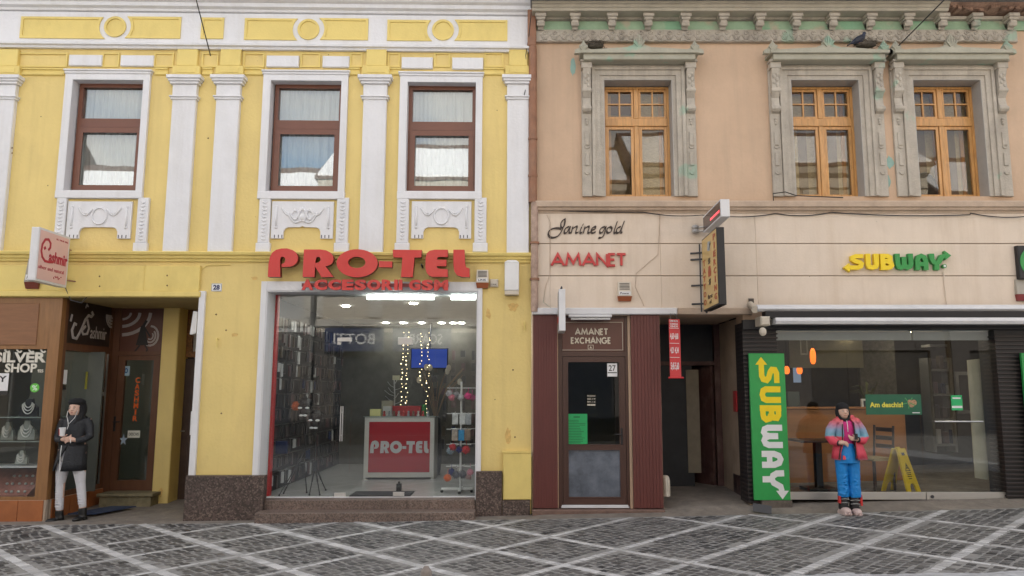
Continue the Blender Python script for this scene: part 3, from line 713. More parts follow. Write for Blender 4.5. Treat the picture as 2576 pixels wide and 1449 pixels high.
m.parts('worn_patch', plain('ochre_stain', (.66, .44, .15), .8, var=.2, scale=20), YB)
# ---- Pro-Tel shop room
fl = zg+.004
rx0 = at(690, 1000, .3)[0]; rx1 = PT[1]+.25; RD = 5.0; czl = at(900, 741, .3)[1]
m = MB(); m.add([(PT[0]-.2, .3, fl), (rx1, .3, fl), (rx1, RD, fl), (PT[0]-.2, RD, fl)], [(0, 1, 2, 3)]); m.add([(PT[0]+.01, .18, fl), (PT[1]-.01, .18, fl), (PT[1]-.01, .3, fl), (PT[0]+.01, .3, fl)], [(0, 1, 2, 3)])
m.build('shop_floor', plain('grey_floor_tile', (.50, .49, .48), .25, var=.08, scale=3), YB)
m = MB(); m.add([(rx0-.15, .33, fl-.05), (rx0-.15, RD, fl-.05), (rx0-.15, RD, czl+.1), (rx0-.15, .33, czl+.1)], [(0, 1, 2, 3)]); m.add([(rx1, .33, fl-.05), (rx1, RD, fl-.05), (rx1, RD, czl+.1), (rx1, .33, czl+.1)], [(3, 2, 1, 0)])
m.build('shop_side_wall', plain('dark_rack_wall', (.05, .05, .055), .6), YB)
m = MB(); m.add([(rx0-.2, RD, fl-.05), (rx1+.1, RD, fl-.05), (rx1+.1, RD, czl+.1), (rx0-.2, RD, czl+.1)], [(0, 1, 2, 3)]); m.build('shop_back_wall', plain('olive_back_wall', (.12, .115, .10), .8, var=.25, scale=3), YB)
m = MB(); m.add([(PT[0]-.2, .33, czl), (rx1+.1, .33, czl), (rx1+.1, RD, czl), (PT[0]-.2, RD, czl)], [(3, 2, 1, 0)]); m.build('shop_ceiling', plain('shop_ceiling_board', (.45, .43, .40), .8), YB)
MB().box(rx0-.06, rx0-.02, .31, .42, fl, czl).build('red_post', REDT, YB)
DL = emit('downlight_glow', (1, .97, .88), 40)
for i, (u, v) in enumerate([(870, 770-0), (1040, 763), (1260, 762-0), (845, 820), (970, 820), (1015, 827), (1060, 822), (1140, 820), (1160, 828), (1110, 836)]):
    if v < 800: yd = 1.5
    else: yd = 3.2
    y = .6+ (czl-EYE)/math.tan(PITCH-math.atan((v-CY)/F))-DIST-.6; y = max(.6, min(4.7, y)); x = at(u, v, y)[0]
    if x > rx1-.1: continue
    MB().cyl(x, y, czl-.012, czl-.001, .06, n=14).build('downlight', DL, YB)
TL = emit('tube_glow', (.92, 1, .97), 14)
for u0, u1 in [(925, 1092), (1135, 1196)]:
    xa = at(u0, 746, .42)[0]; xb = at(u1, 746, .42)[0]; MB().box(xa, xb, .36, .42, czl-.055, czl-.01).build('strip_light', TL, YB)
# glass front: fixed side panes and door leaf, patch fittings, long handle, rail
ud = at(882, 1100, .22)[0]; ue = at(1092, 1100, .22)[0]; zd = at(980, 857, .22)[1]; zt = PT[3]-.014
for a, b, c_, d_ in [(gx0+.014, ud-.003, fl+.01, zt), (ue+.003, PT[1]-.014, fl+.01, zt), (ud-.003+.001, ue+.002, zd+.004, zt)]: MB().box(a, b, .2, .209, c_, d_).build('shop_pane', GLS, YB)
dr = MB().box(ud, ue, .2, .209, fl+.012, zd).build('glass_door', GLS, YB)
m = MB()
def L2(u0, v0, u1, v1): 
    x0, x1, z0, z1 = rect(u0, v0, u1, v1, .19); m.box(x0, x1, .188, .222, z0, z1, .003); m.cut()
L2(848, 849, 884, 859); L2(848, 859.5, 856, 867); L2(1001, 849, 1037, 867); L2(840, 1240, 869, 1250); L2(988, 1238, 1016, 1248)
m.parts('patch_fitting', plain('satin_fitting', (.55, .53, .5), .4, .3), dr)
m = MB(); xa, za = at(860, 1022, .13); xb, zb = at(857, 1110, .13)
for dx in (-.012, .015): m.tube([(xa+dx, .13, za), (xa+dx, .13, zb)], .009, 8)
m.tube([(xa, .13, za-.08), (xa, .21, za-.08)], .008); m.tube([(xa, .13, zb+.08), (xa, .21, zb+.08)], .008); m.build('handle', STEEL, dr)
m = MB(); m.box(gx0+.014, ud, .17, .225, fl-.03, fl+.008, .004); m.cut(); m.box(ue, PT[1]-.014, .17, .225, fl-.03, fl+.008, .004); m.cut(); m.box(ud+.001, ue-.001, .18, .222, fl-.03, fl+.002, .003)
m.parts('floor_rail', ALUW, YB)

# ============================================================= PEACH BUILDING
fr = 'R'
PB = thing('peach_building', 'two storey peach building with bracketed grey green cornice and three carved window surrounds', 'building', (3.5, 0, 0))
XL2, XR2 = .0, 9.6
cu = [(1606, 350), (2080, 350), (2389, 350)]
wc = [at(u, v)[0] for u, v in cu]; hw = (at(1692, 350)[0]-at(1519, 350)[0])/2
wz0 = at(1606, 494)[1]; wz1 = at(1606, 202)[1]
zfb = at(1606, 776)[1]          # bottom of the cream fascia
def gh(u0, v0, u1, Y=0): a = at(u0, 1050, Y)[0]; b = at(u1, 1050, Y)[0]; return (a, b, -.2, at((u0+u1)/2, v0, Y)[1])
HA = gh(1404, 797, 1582); HP = gh(1664, 790, 1878); HS = gh(1948, 812, 2560)
HA = (HA[0], HA[1], -.2, zfb-.10); HP = (HP[0], HP[1], -.2, zfb-.09); HS = (HS[0], HS[1], -.2, zfb-.16)
wallgrid(MB(), XL2, XR2, -.15, 8.05, [(c-hw, c+hw, wz0, wz1) for c in wc]+[HA, HP, HS], 0, .35).build('wall', PEACH, PB)
m = MB(); m.box(XL2, XR2, 9, 9.3, -.2, 8.05); m.box(XR2+.002, XR2+.2, 0, 9.3, -.2, 8.05); m.box(-.06, -.002, .03, 9, -.2, 8.2); m.box(XL2, XR2, .355, 9, 7.85, 8.03); m.build('rear_shell', ROOMD, PB)
m = MB(); m.profx(XL2-.0, XR2+.3, [(-.7, 8.0), (-.7, 8.06), (4.6, 10.6), (9.6, 8.1), (9.6, 8.0)]); m.build('roof', MAT['roof_sheet'], PB)
zu = at(1606, 520)[1]
m = MB(); m.box(XL2+.01, XR2, .355, 9, zu-.45, zu-.3); m.build('inner_floor', ROOMD, PB)
# frieze, green band, bracketed cornice
z105 = at(1900, 105, -.06)[1]; z73 = at(1900, 74, -.06)[1]; z60 = at(1900, 53, -.05)[1]
MB().box(XL2+.002, at(2552, 90)[0], -.06, -.001, z105, z73, .01).build('frieze_board', ORN, PB)
fm = MB(); h = z73-z105; p = .1385
# one motif: scroll above, lotus below; repeated along the board
def motif():
    q = MB()
    q.tube([(.034*math.cos(t)*(1-t/11), 0, h*.70+.034*math.sin(t)*(1-t/11)) for t in [i*.55 for i in range(15)]], .0105, 5)
    for s_ in (-1, 1):
        q.tube([(s_*.062, 0, h*.55), (s_*.045, 0, h*.42), (s_*.012, 0, h*.12)], .0105, 5)
        q.tube([(s_*.03, 0, h*.5), (s_*.012, 0, h*.34), (0, 0, h*.16)], .009, 5)
    q.tube([(-.066, -.004, h*.1), (0, .002, h*.02), (.066, -.004, h*.1)], .008, 5)
    return q
mo = motif().mesh('frieze_motif', smooth=True); mo.materials.append(ORN)
xe = at(2550, 90)[0]; nmo = int((xe-.16)/p)
for i in range(nmo):
    o = bpy.data.objects.new('frieze_motif', mo); COL.objects.link(o); o.parent = PB; o.location = Vector((.12+p*i+.07, -.063, z105))-PB.location
m = MB(); m.box(XL2+.002, XR2, -.04, -.0012, z73+.002, z60); m.build('green_band', ORNG, PB)
ztop = at(1900, 27, -.45)[1]; zso = at(1900, 69, -.06)[1]
zS = z60+.20      # soffit level of the projecting cornice
P_ = .27
m = MB(); m.profx(XL2+.002, XR2, [(-.0014, z60+.002), (-.07, z60+.02), (-.08, z60+.06), (-.0014, z60+.08)]); m.build('bed_mould', ORN, PB)
zS = at(1900, 27, -P_)[1]
m = MB(); m.profx(XL2+.002, at(2385, 20, -P_)[0], [(-.0014, zS), (-P_, zS), (-P_-.01, zS+.035), (-P_-.03, zS+.045), (-P_-.035, zS+.075), (-P_-.06, zS+.085), (-P_-.065, zS+.115), (-.0014, zS+.115)]); m.build('cornice', plain('dusty_cornice', (.46, .42, .34), .8, var=.12, scale=4, bump=.2, dirt=(.2, .18, .15), dirt_amt=.4, patches=[(.36, .45, .33)], pth=.66), PB)
xa_ = at(2386, 20, -P_)[0]
m = MB(); m.profx(xa_, XR2, [(-.0014, zS+.03), (-P_+.12, zS+.04), (-P_+.07, zS+.06), (-P_+.0, zS+.09), (-P_-.03, zS+.115), (-.0014, zS+.115)]); m.build('broken_cornice', plain('broken_brickwork', (.30, .19, .14), .9, var=.5, scale=9, bump=1, bscale=18, dirt=(.1, .08, .07), dirt_amt=.6), PB, label='cornice end with fallen stucco and bare red brick')
rb = random.Random(5)
m = MB()
for i in range(16):
    x = xa_+.05+i*.07+rb.uniform(-.02, .02); m.box(x, x+.06, -P_+.06-rb.uniform(0, .07), -P_+.2, zS+.025+rb.uniform(0, .035), zS+.07+rb.uniform(0, .04), .006); m.cut()
m.parts('brick', MAT['broken_brickwork'], PB)
MB().box(XL2-.02, XR2, -P_-.30, -.1, zS+.117, zS+.30).build('gutter_edge', plain('zinc_gutter', (.25, .26, .27), .5, .5), PB)
# brackets
bz1 = zS-.001
def bracket():
    q = MB(); H_ = bz1-(z73+.09)
    q.box(-.078, .078, -.36, -.001, -.05, 0, .008); q.box(-.062, .062, -.33, -.001, -.09, -.051, .006)
    pr = [(-.0012, -.0905), (-.30, -.0905), (-.31, -.13), (-.27, -.17), (-.19, -.175), (-.16, -.20), (-.16, -H_*.62), (-.13, -H_*.85), (-.08, -H_*.97), (-.0012, -H_)]
    q.profx(-.042, .042, [(a, b) for a, b in reversed(pr)])
    q.tube([(-.056, -.25, -.135), (.056, -.25, -.135)], .036, 10); q.tube([(-.052, -.125, -H_*.78), (.052, -.125, -H_*.78)], .04, 10)
    q.ball((0, -.165, -H_*.5), .035, .02, .06, 8, 6)
    return q.xf(Matrix.Diagonal((1, .62, 1, 1)))
bm_ = bracket().mesh('bracket', smooth=False); bm_.materials.append(ORN)
for i, u in enumerate([1360, 1447, 1541, 1633, 1727, 1823, 1916, 2009, 2102, 2197, 2292, 2380, 2464, 2556]):
    x = at(u, 45, -.25)[0]; o = bpy.data.objects.new('bracket', bm_); COL.objects.link(o); o.parent = PB; o.location = Vector((x, 0, bz1))-PB.location
# first-floor ledge
za, zb = at(1900, 505, -.1)[1], at(1900, 537, -.05)[1]
m = MB(); m.profx(XL2+.05, XR2, [(-.001, zb), (-.04, zb), (-.05, zb+.03), (-.085, zb+.045), (-.09, zb+.075), (-.12, zb+.085), (-.125, za-.02), (-.11, za), (-.001, za+.015)]); m.build('ledge', MOULD, PB)
# windows
CURY = plain('beige_blind', (.60, .52, .36), .8, var=.28, scale=22, stretch=(1, 1, 4))
MAUV = plain('mauve_cloth', (.16, .07, .08), .9)
def orn_window(k, c):
    x0, x1 = c-hw, c+hw; z0, z1 = wz0, wz1
    m = MB()
    # stepped architrave
    for (o_, t, pz) in [(.0, .055, .03), (.055, .075, .05), (.13, .045, .075)]:
        a, b = x0-o_-t, x1+o_+t
        m.box(a, x0-o_-(.0005), -pz, -.001, z0-.005, z1+o_+t); m.box(x1+o_+.0005, b, -pz, -.001, z0-.005, z1+o_+t); m.box(x0-o_, x1+o_, -pz, -.001, z1+o_+.0002, z1+o_+t)
    S_ = m.build('window_surround', ORN, PB)
    m = MB(); m.box(x0-.0008, x0+.008, -.029, .30, z0, z1); m.box(x1-.008, x1+.0008, -.029, .30, z0, z1); m.box(x0+.008, x1-.008, -.029, .30, z1-.008, z1+.0004); m.build('reveal', plain('bluish_grey_reveal', (.40, .385, .36), .8, var=.08), S_)
    w3 = x1+.175; w0 = x0-.175
    zt = z1+.175
    # side strips with consoles
    for s_ in (-1, 1):
        xs = c+s_*(hw+.25)
        m = MB(); m.box(xs-.072, xs+.072, -.045, -.001, z0-.01, zt+.0, .006)
        for zz_ in (z0+.62, z0+.92, ): m.box(xs-.03, xs+.03, -.06, -.0455, zz_-.19, zz_, .006)
        st = m.build('side_strip', ORN, S_)
        q = MB()
        for zz_ in (z1-1.02+.02, z1-1.38): q.tube([(xs+.03*math.cos(t), -.05, zz_+.03*math.sin(t)) for t in [math.pi+i*math.pi/8 for i in range(9)]], .011, 6); q.cut()
        q.profx(xs-.055, xs+.055, [(-.046, z1-.52), (-.10, z1-.50), (-.12, z1-.45), (-.09, z1-.40), (-.075, z1-.30), (-.11, z1-.25), (-.14, z1-.20), (-.13, z1-.12), (-.12, z1+.0), (-.15, z1+.08), (-.16, zt-.06), (-.046, zt-.06)])
        q.tube([(xs-.066, -.09, z1-.46), (xs+.066, -.09, z1-.46)], .035, 10); q.tube([(xs-.066, -.11, z1-.20), (xs+.066, -.11, z1-.20)], .032, 10)
        for j in range(5): q.ball((xs+.02*(-1)**j, -.135, z1-.13+j*.045), .022, .012, .03, 6, 5)
        q.box(xs-.075, xs+.075, -.17, -.05, zt-.059, zt+.03, .006); q.box(xs-.09, xs+.09, -.19, -.05, zt+.031, zt+.06, .006)
        q.cut()
        for j in range(3): q.ball((xs, -.055, z1-.60-.035*j), .028-.006*j, .02, .022, 8, 5)
        q.parts('console', ORN, S_)
    # frieze and pediment
    m = MB(); zc0 = zt+.001
    m.box(x0-.17, x1+.17, -.055, -.001, zc0, zc0+.06, .004); m.box(x0-.168, x1+.168, -.04, -.001, zc0+.0605, zc0+.11)
    m.build('entablature', ORN, S_)
    m = MB(); a, b = x0-.35, x1+.35; zp = zc0+.062
    zp = zt+.030
    D_ = -.24
    m.profx(a+.05, b-.05, [(-.001, zp), (D_+.02, zp), (D_, zp+.012), (D_, zp+.085), (-.001, zp+.085)])
    n = 14
    for i in range(n):
        t0, t1 = -1+2*i/n, -1+2*(i+1)/n; xa, xb = c+(b-a)/2*t0, c+(b-a)/2*t1
        f0, f1 = [max(0, math.cos(t*math.pi/2))*.05 if abs(t) < .75 else max(0, math.cos(.75*math.pi/2))*.05*(1-(abs(t)-.75)*2) for t in (t0, t1)]
        m.hexa([(xa, D_-.04, zp+.086), (xb, D_-.04, zp+.086), (xb, -.001, zp+.086), (xa, -.001, zp+.086), (xa, D_-.05, zp+.112+f0), (xb, D_-.05, zp+.112+f1), (xb, -.001, zp+.125+f1), (xa, -.001, zp+.125+f0)])
    pd = m.build('pediment', plain('pediment_stucco', (.40, .385, .31), .8, var=.12, scale=5, bump=.2, bscale=40, dirt=(.2, .19, .15), dirt_amt=.4, patches=[(.30, .44, .34)], pth=.56, pscale=2.6) if 'pediment_stucco' not in MAT else MAT['pediment_stucco'], S_)
    zq = zp+.125
    for (xx, sc) in [(c, 1), (a+.05, .75), (b-.05, .75)]:
        q = MB(); zz_ = zq+(.045 if sc == 1 else 0)
        w_ = .10*sc
        q.prism([(xx-w_*1.7, zz_-.02), (xx+w_*1.7, zz_-.02), (xx+w_*1.6, zz_+.03), (xx+w_*.8, zz_+.06), (xx+w_*.7, zz_+.12*sc), (xx+w_*.3, zz_+.18*sc), (xx, zz_+.23*sc), (xx-w_*.3, zz_+.18*sc), (xx-w_*.7, zz_+.12*sc), (xx-w_*.8, zz_+.06), (xx-w_*1.6, zz_+.03)], -.22, -.15)
        for j in range(-2, 3): q.tube([(xx, -.225, zz_+.01), (xx+j*.035*sc, -.24, zz_+.10*sc), (xx+j*.03*sc, -.23, zz_+(.19-.03*abs(j))*sc)], [.012, .016, .008], 5)
        q.ball((xx, -.225, zz_+.01), .03*sc+.01, .02, .03, 8, 5)
        q.build('acroterion', MAT['pediment_stucco'], S_)
    # wooden casement window
    Y = .20; fx0, fx1, fz0, fz1 = x0+.009, x1-.009, z0+.0, z1-.02
    zt0 = at(cu[k][0], 318, Y)[1]; zt1 = at(cu[k][0], 299, Y)[1]; fw = .035; mw = .035
    m = MB(); frame_mb(m, fx0, fx1, fz0, fz1, fw, Y, Y+.10); m.box(fx0+fw, fx1-fw, Y-.012, Y+.10, zt0, zt1, .006)
    m.box(c-mw, c+mw, Y-.008, Y+.10, fz0+fw+.0005, zt0-.0005, .006); m.box(c-mw, c+mw, Y-.008, Y+.10, zt1+.0005, fz1-fw-.0005, .006)
    W = m.build('window', ORW, PB)
    for s_ in (-1, 1):
        a, b = (fx0+fw, c-mw) if s_ < 0 else (c+mw, fx1-fw); a += .003; b -= .003
        m = MB(); frame_mb(m, a, b, zt1+.003, fz1-fw-.003, .032, Y+.01, Y+.06); xm = (a+b)/2; zm = (zt1+fz1-fw)/2
        m.box(xm-.011, xm+.011, Y+.012, Y+.05, zt1+.036, fz1-fw-.036); m.box(a+.032, xm-.0115, Y+.012, Y+.05, zm-.010, zm+.010); m.box(xm+.0115, b-.032, Y+.012, Y+.05, zm-.010, zm+.010)
        m.build('casement', ORW, W)
        for (pa, pb) in [(a+.033, xm-.0115), (xm+.0115, b-.033)]:
            for (pc, pd_) in [(zt1+.036, zm-.0105), (zm+.0105, fz1-fw-.036)]:
                t = rb.uniform(-.0, .0); MB().box(pa, pb, Y+.030, Y+.034, pc, pd_).build('pane', GLO, W)
        m = MB(); frame_mb(m, a, b, fz0+fw+.003, zt0-.003, .042, Y+.01, Y+.06); m.build('casement', ORW, W)
        MB().box(a+.043, b-.043, Y+.030, Y+.034, fz0+fw+.046, zt0-.046).build('pane', GLO, W)
    # inner leaves, blinds and what stands behind
    m = MB(); frame_mb(m, fx0+.08, fx1-.08, fz0, fz1, .05, Y+.16, Y+.19); m.box(c-.04, c+.04, Y+.16, Y+.19, fz0+.05, fz1-.05); m.build('inner_frame', ORW, W)
    if k == 0:
        m = MB(); m.box(fx0, c-.02, Y+.22, Y+.23, zt1+.15, fz1); m.build('mauve_blind', MAUV, W)
        MB().box(c+.02, fx1, Y+.20, Y+.205, fz0, fz1).build('blind', CURY, W); MB().box(fx0, c-.02, Y+.24, Y+.245, fz0, zt1+.15).build('back_screen', plain('dull_tan_screen', (.26, .20, .13), .8, var=.3, scale=6), W)
    else:
        MB().box(fx0, fx1, Y+.20, Y+.205, fz0, fz1).build('blind', CURY, W)
        for a_ in (fx0+.20, fx1-.32): MB().box(a_, a_+.13, Y+.192, Y+.1995, fz0, zt0).build('blind_edge', plain('brown_blind_edge', (.22, .17, .13), .8) if 'brown_blind_edge' not in MAT else MAT['brown_blind_edge'], W)
    if k == 2: MB().ball((x0+.28, Y+.14, z0+.04), .2, .02, .42, 14, 8).build('chair_back', DGREY, W)
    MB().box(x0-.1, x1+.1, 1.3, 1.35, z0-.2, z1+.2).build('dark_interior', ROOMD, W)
for k, c in enumerate(wc): orn_window(k, c)
# smears of turquoise paint on the peach wall
m = MB()
rs2 = random.Random(9)
for (u, v, wu, hv) in [(1441, 168, 8, 26), (2237, 408, 11, 17), (2232, 455, 8, 18)]:
    x, z = at(u, v); sx = wu/F*DIST; sz = hv/F*DIST
    lp = [(x+sx*math.cos(t)*rs2.uniform(.7, 1.15), z+sz*math.sin(t)*rs2.uniform(.75, 1.15)) for t in [i*math.pi/9 for i in range(18)]]
    m.prism(lp, -.003, -.0005); m.cut()
m.parts('paint_smear', plain('turquoise_smear', (.27, .42, .37), .7, var=.15), PB)
# cream fascia in three courses of boards
zf0 = at(1700, 536, -.03)[1]; zf1_, zf2_ = at(1700, 613, -.03)[1], at(1700, 694, -.03)[1]
xf = at(1345, 650, -.03)[0]
jx = [xf, at(1383, 650)[0], at(1660, 650)[0], at(1900, 650)[0], XR2]
for (za_, zb_) in [(zf1_+.006, zf0), (zf2_+.006, zf1_-.006), (zfb, zf2_-.006)]:
    for a, b in zip(jx, jx[1:]): MB().box(a+.0008, b-.0008, -.035, -.001, za_, zb_, .004).build('fascia_board', CREAM, PB)
MB().box(xf, XR2, -.02, -.0008, zfb, zf0).build('fascia_backing', plain('fascia_joint', (.30, .23, .17), .8), PB)
# lintel trim
xa, xb = at(1338, 783)[0], at(1700, 783)[0]
m = MB(); z_ = at(1500, 791, -.1)[1]; m.box(.004, xb, -.11, -.001, z_, zfb-.001, .01); m.build('lintel_trim', ALUW, PB)
m = MB(); m.box(xb+.002, at(1890, 790)[0], -.06, -.001, z_+.005, zfb-.0015, .008); m.build('lintel_trim', MOULD, PB)
# ---- Amanet shop: oxblood clapboard piers and brown aluminium door
def clad(u0, u1, nm):
    x0 = at(u0, 1035, -.08)[0]; x1 = at(u1, 1035, -.08)[0]; z1 = z_-.002; z0 = at(u0, 1279, -.08)[1]
    n = 9; m = MB()
    m.box(x0, x1, -.06, -.001, z0, z1)
    B_ = m.build('clad_pier', REDP, PB)
    for i in range(n):
        a = x0+(x1-x0)*i/n; b = x0+(x1-x0)*(i+1)/n; MB().box(a+.0008, b-.0008, -.066, -.0605, z0, z1, .004).build('board', REDP, B_)
    return x0, x1
ax0, ax1 = clad(1338+3, 1402, 'l'); bx0, bx1 = clad(1590, 1664, 'r')
zt_ = at(1490, 1277, -.02)[1]
m = MB(); m.box(.005, at(1668, 1290)[0], -.16, .35, -.1, zt_-.012, .012); m.build('threshold_step', plain('reddish_concrete', (.16, .10, .08), .85, var=.3, scale=8, bump=.5), PB)
x0, x1 = HA[0], HA[1]; Yd = .03
zl0, zl1 = at(1490, 896, Yd)[1], at(1490, 884, Yd)[1]
m = MB(); frame_mb(m, ax1+.001, bx0-.001, zt_-.01, z_-.003, .07, Yd, Yd+.09, wb=0, wt=.03); m.box(ax1+.071, bx0-.071, Yd, Yd+.09, zl0, zl1); m.box(ax1-.02, ax1+.0005, -.0, Yd+.02, zt_-.01, z_-.003); m.box(bx0-.0005, bx0+.03, -.058, Yd+.02, zt_-.01, z_-.003)
m.build('door_frame', DKBR, PB)
a, b = ax1+.072, bx0-.072
sb = MB().box(a, b, Yd+.01, Yd+.03, zl1+.001, z_-.034, .004).build('sign_board', SIGNBR, PB)
sx0, sx1, sz0, sz1 = rect(1411, 810, 1566, 881, Yd+.005); frame_mb(MB(), sx0, sx1, sz0, sz1, .006, Yd+.004, Yd+.0095).build('pinstripe', CPL, sb)
# geometric capitals as strokes
CAP = {'A': ([[(0, 0), (.5, 1), (1, 0)], [(.2, .32), (.8, .32)]], .9), 'M': ([[(0, 0), (.14, 1), (.5, .2), (.86, 1), (1, 0)]], 1.05), 'N': ([[(0, 0), (0, 1), (1, 0), (1, 1)]], .72),
       'E': ([[(1, 1), (0, 1), (0, 0), (1, 0)], [(.1, .52), (.9, .52)]], .42), 'T': ([[(0, 1), (1, 1)], [(.5, 1), (.5, 0)]], .62), 'X': ([[(0, 0), (1, 1)], [(0, 1), (1, 0)]], .72),
       'C': ([[(.5+.5*math.cos(t)*1.0, .5+.5*math.sin(t)) for t in [math.radians(45+i*22.5) for i in range(13)]]], .86), 'H': ([[(0, 0), (0, 1)], [(1, 0), (1, 1)], [(0, .5), (1, .5)]], .66),
       'G': ([[(.5+.5*math.cos(t), .5+.5*math.sin(t)) for t in [math.radians(45+i*22) for i in range(14)]]+[(1, .45), (.6, .45)]], .95)}
def caps(word, box, wd, y0, y1, name, mat, parent, gap=.28, joined=False):
    x0, x1, z0, z1 = box; tot = sum(CAP[c][1] for c in word)+gap*(len(word)-1); k = (x1-x0)/tot; x = x0; h_ = z1-z0
    allm = MB()
    for c in word:
        m = MB(); w_ = CAP[c][1]*k
        for j, s_ in enumerate(CAP[c][0]): stroke(m if not joined else allm, [(x+p[0]*w_, z0+wd/2+p[1]*(h_-wd)) for p in s_], wd, y0-.0004*j, y1)
        if not joined: m.build(name, mat, parent)
        x += w_+gap*k
    if joined: allm.build(name, mat, parent)
CREAMP = plain('cream_print', (.62, .56, .45), .5)
caps('AMANET', rect(1447, 826, 1528, 843, Yd)[0:4], .018, Yd+.0045, Yd+.0098, 'letter', CREAMP, sb)
caps('EXCHANGE', rect(1437, 848, 1535, 865, Yd)[0:4], .018, Yd+.0045, Yd+.0098, 'letter', CREAMP, sb)
ex = rect(1479, 868, 1492, 878, Yd); stroke(MB(), [(ex[0], ex[2]), (ex[0], ex[3]), (ex[1], ex[3]), (ex[1], ex[2])], .006, Yd+.0045, Yd+.0098, closed=True).build('emblem', CREAMP, sb); MB().prism([(ex[0]+.02, ex[2]+.012), (ex[1]-.02, ex[2]+.012), ((ex[0]+ex[1])/2, ex[3]-.012)], Yd+.0047, Yd+.0098).build('emblem', CREAMP, sb)
# door leaf
d0, d1, dz0, dz1 = a+.004, b-.004, zt_+.03, zl0-.004
g1 = rect(1424, 911, 1559, 1118, Yd+.02); g2 = rect(1426, 1132, 1561, 1250, Yd+.02)
g1 = (d0+.075, d1-.085, g1[2], g1[3]); g2 = (d0+.075, d1-.085, g2[2], g2[3])
m = MB(); wallgrid(m, d0, d1, dz0, dz1, [g1, g2], Yd+.01, Yd+.06); DR = m.build('door', DKBR, PB)
m = MB(); frame_mb(m, g1[0]-.015, g1[1]+.015, g1[2]-.015, g1[3]+.015, .014, Yd+.002, Yd+.0098); frame_mb(m, g2[0]-.015, g2[1]+.015, g2[2]-.015, g2[3]+.015, .014, Yd+.002, Yd+.0098); m.build('glazing_bead', DKBR, DR)
MB().box(g1[0], g1[1], Yd+.03, Yd+.04, g1[2], g1[3]).build('pane', GLS, DR)
MB().box(g2[0], g2[1], Yd+.03, Yd+.04, g2[2], g2[3]).build('frosted_pane', plain('blue_grey_film', (.10, .115, .145), .12, var=.5, scale=4, coat=1), DR)
m = MB(); xh, zh = at(1564, 1098, Yd-.03); m.box(xh-.014, xh+.014, Yd-.004, Yd+.0095, zh-.11, zh+.11, .004); m.tube([(xh, Yd, zh+.03), (xh, Yd-.05, zh+.03), (xh-.11, Yd-.05, zh+.03)], .009, 8); m.build('handle', BLK, DR)
m = MB(); m.box(at(1411, 1270)[0], at(1582, 1270)[0], -.03, .02, zt_-.004, zt_+.012, .004); m.cut(); m.box(at(1411, 1270)[0]+.01, at(1582, 1270)[0]-.01, -.0, .028, zt_+.013, zt_+.03, .003); m.parts('threshold_bar', ALUW, PB)
m = MB(); rx0_, rx1_ = HA[0]-.05, HA[1]+.05; m.add([(rx0_, 2.2, 0), (rx1_, 2.2, 0), (rx1_, 2.2, 3), (rx0_, 2.2, 3)], [(0, 1, 2, 3)]); m.add([(rx0_, .36, 0), (rx0_, 2.2, 0), (rx0_, 2.2, 3), (rx0_, .36, 3)], [(0, 1, 2, 3)]); m.add([(rx1_, .36, 0), (rx1_, 2.2, 0), (rx1_, 2.2, 3), (rx1_, .36, 3)], [(3, 2, 1, 0)])
m.add([(rx0_, .36, zt_), (rx1_, .36, zt_), (rx1_, 2.2, zt_), (rx0_, 2.2, zt_)], [(0, 1, 2, 3)]); m.build('room_lining', plain('olive_room', (.085, .08, .045), .9), PB)
# stickers on the door glass
def sheet_on(u0, v0, u1, v1, Y, name, mat, parent, th=.0015): x0, x1, z0, z1 = rect(u0, v0, u1, v1, Y); return MB().box(x0, x1, Y-th, Y, z0, z1).build(name, mat, parent)
gs = sheet_on(1424, 1041, 1477, 1117, Yd+.0275, 'green_notice', plain('green_paper', (.02, .36, .11), .6), DR)
x0, x1, z0, z1 = rect(1424, 1041, 1477, 1117, Yd+.025)
m = MB(); rl = random.Random(2)
m.box(x0+.10, x1-.10, Yd+.0245, Yd+.0255, z1-.05, z1-.035)
for i in range(15): m.box(x0+.02, x1-.02-rl.uniform(0, .1), Yd+.0245, Yd+.0255, z1-.09-i*.0215, z1-.083-i*.0215)
m.build('print', plain('dark_green_print', (.01, .12, .04), .6), gs)
ws = sheet_on(1527, 914, 1552, 947, Yd+.0275, 'white_sticker', WPR, DR)
x0, x1, z0, z1 = rect(1527, 914, 1552, 947, Yd+.0255)
m = MB(); text_mb(m, '27', (x0+.02, x1-.02, z0+.075, z1-.025), Yd+.0248, Yd+.0256, .01); m.box(x0+.005, x1-.005, Yd+.0248, Yd+.0256, z0+.045, z0+.058); m.build('print', BPR, ws)
x0, x1, z0, z1 = rect(1477, 994, 1497, 1022, Yd+.0275)
m = MB(); rl = random.Random(4)
for i, s_ in enumerate(['PROGRAM', '08-19', '09-14', '-----']): text_mb(m, s_, (x0, x1, z1-.022-i*.04, z1-i*.04), Yd+.0255, Yd+.0275, .01)
m.build('opening_hours', CREAMP, DR)
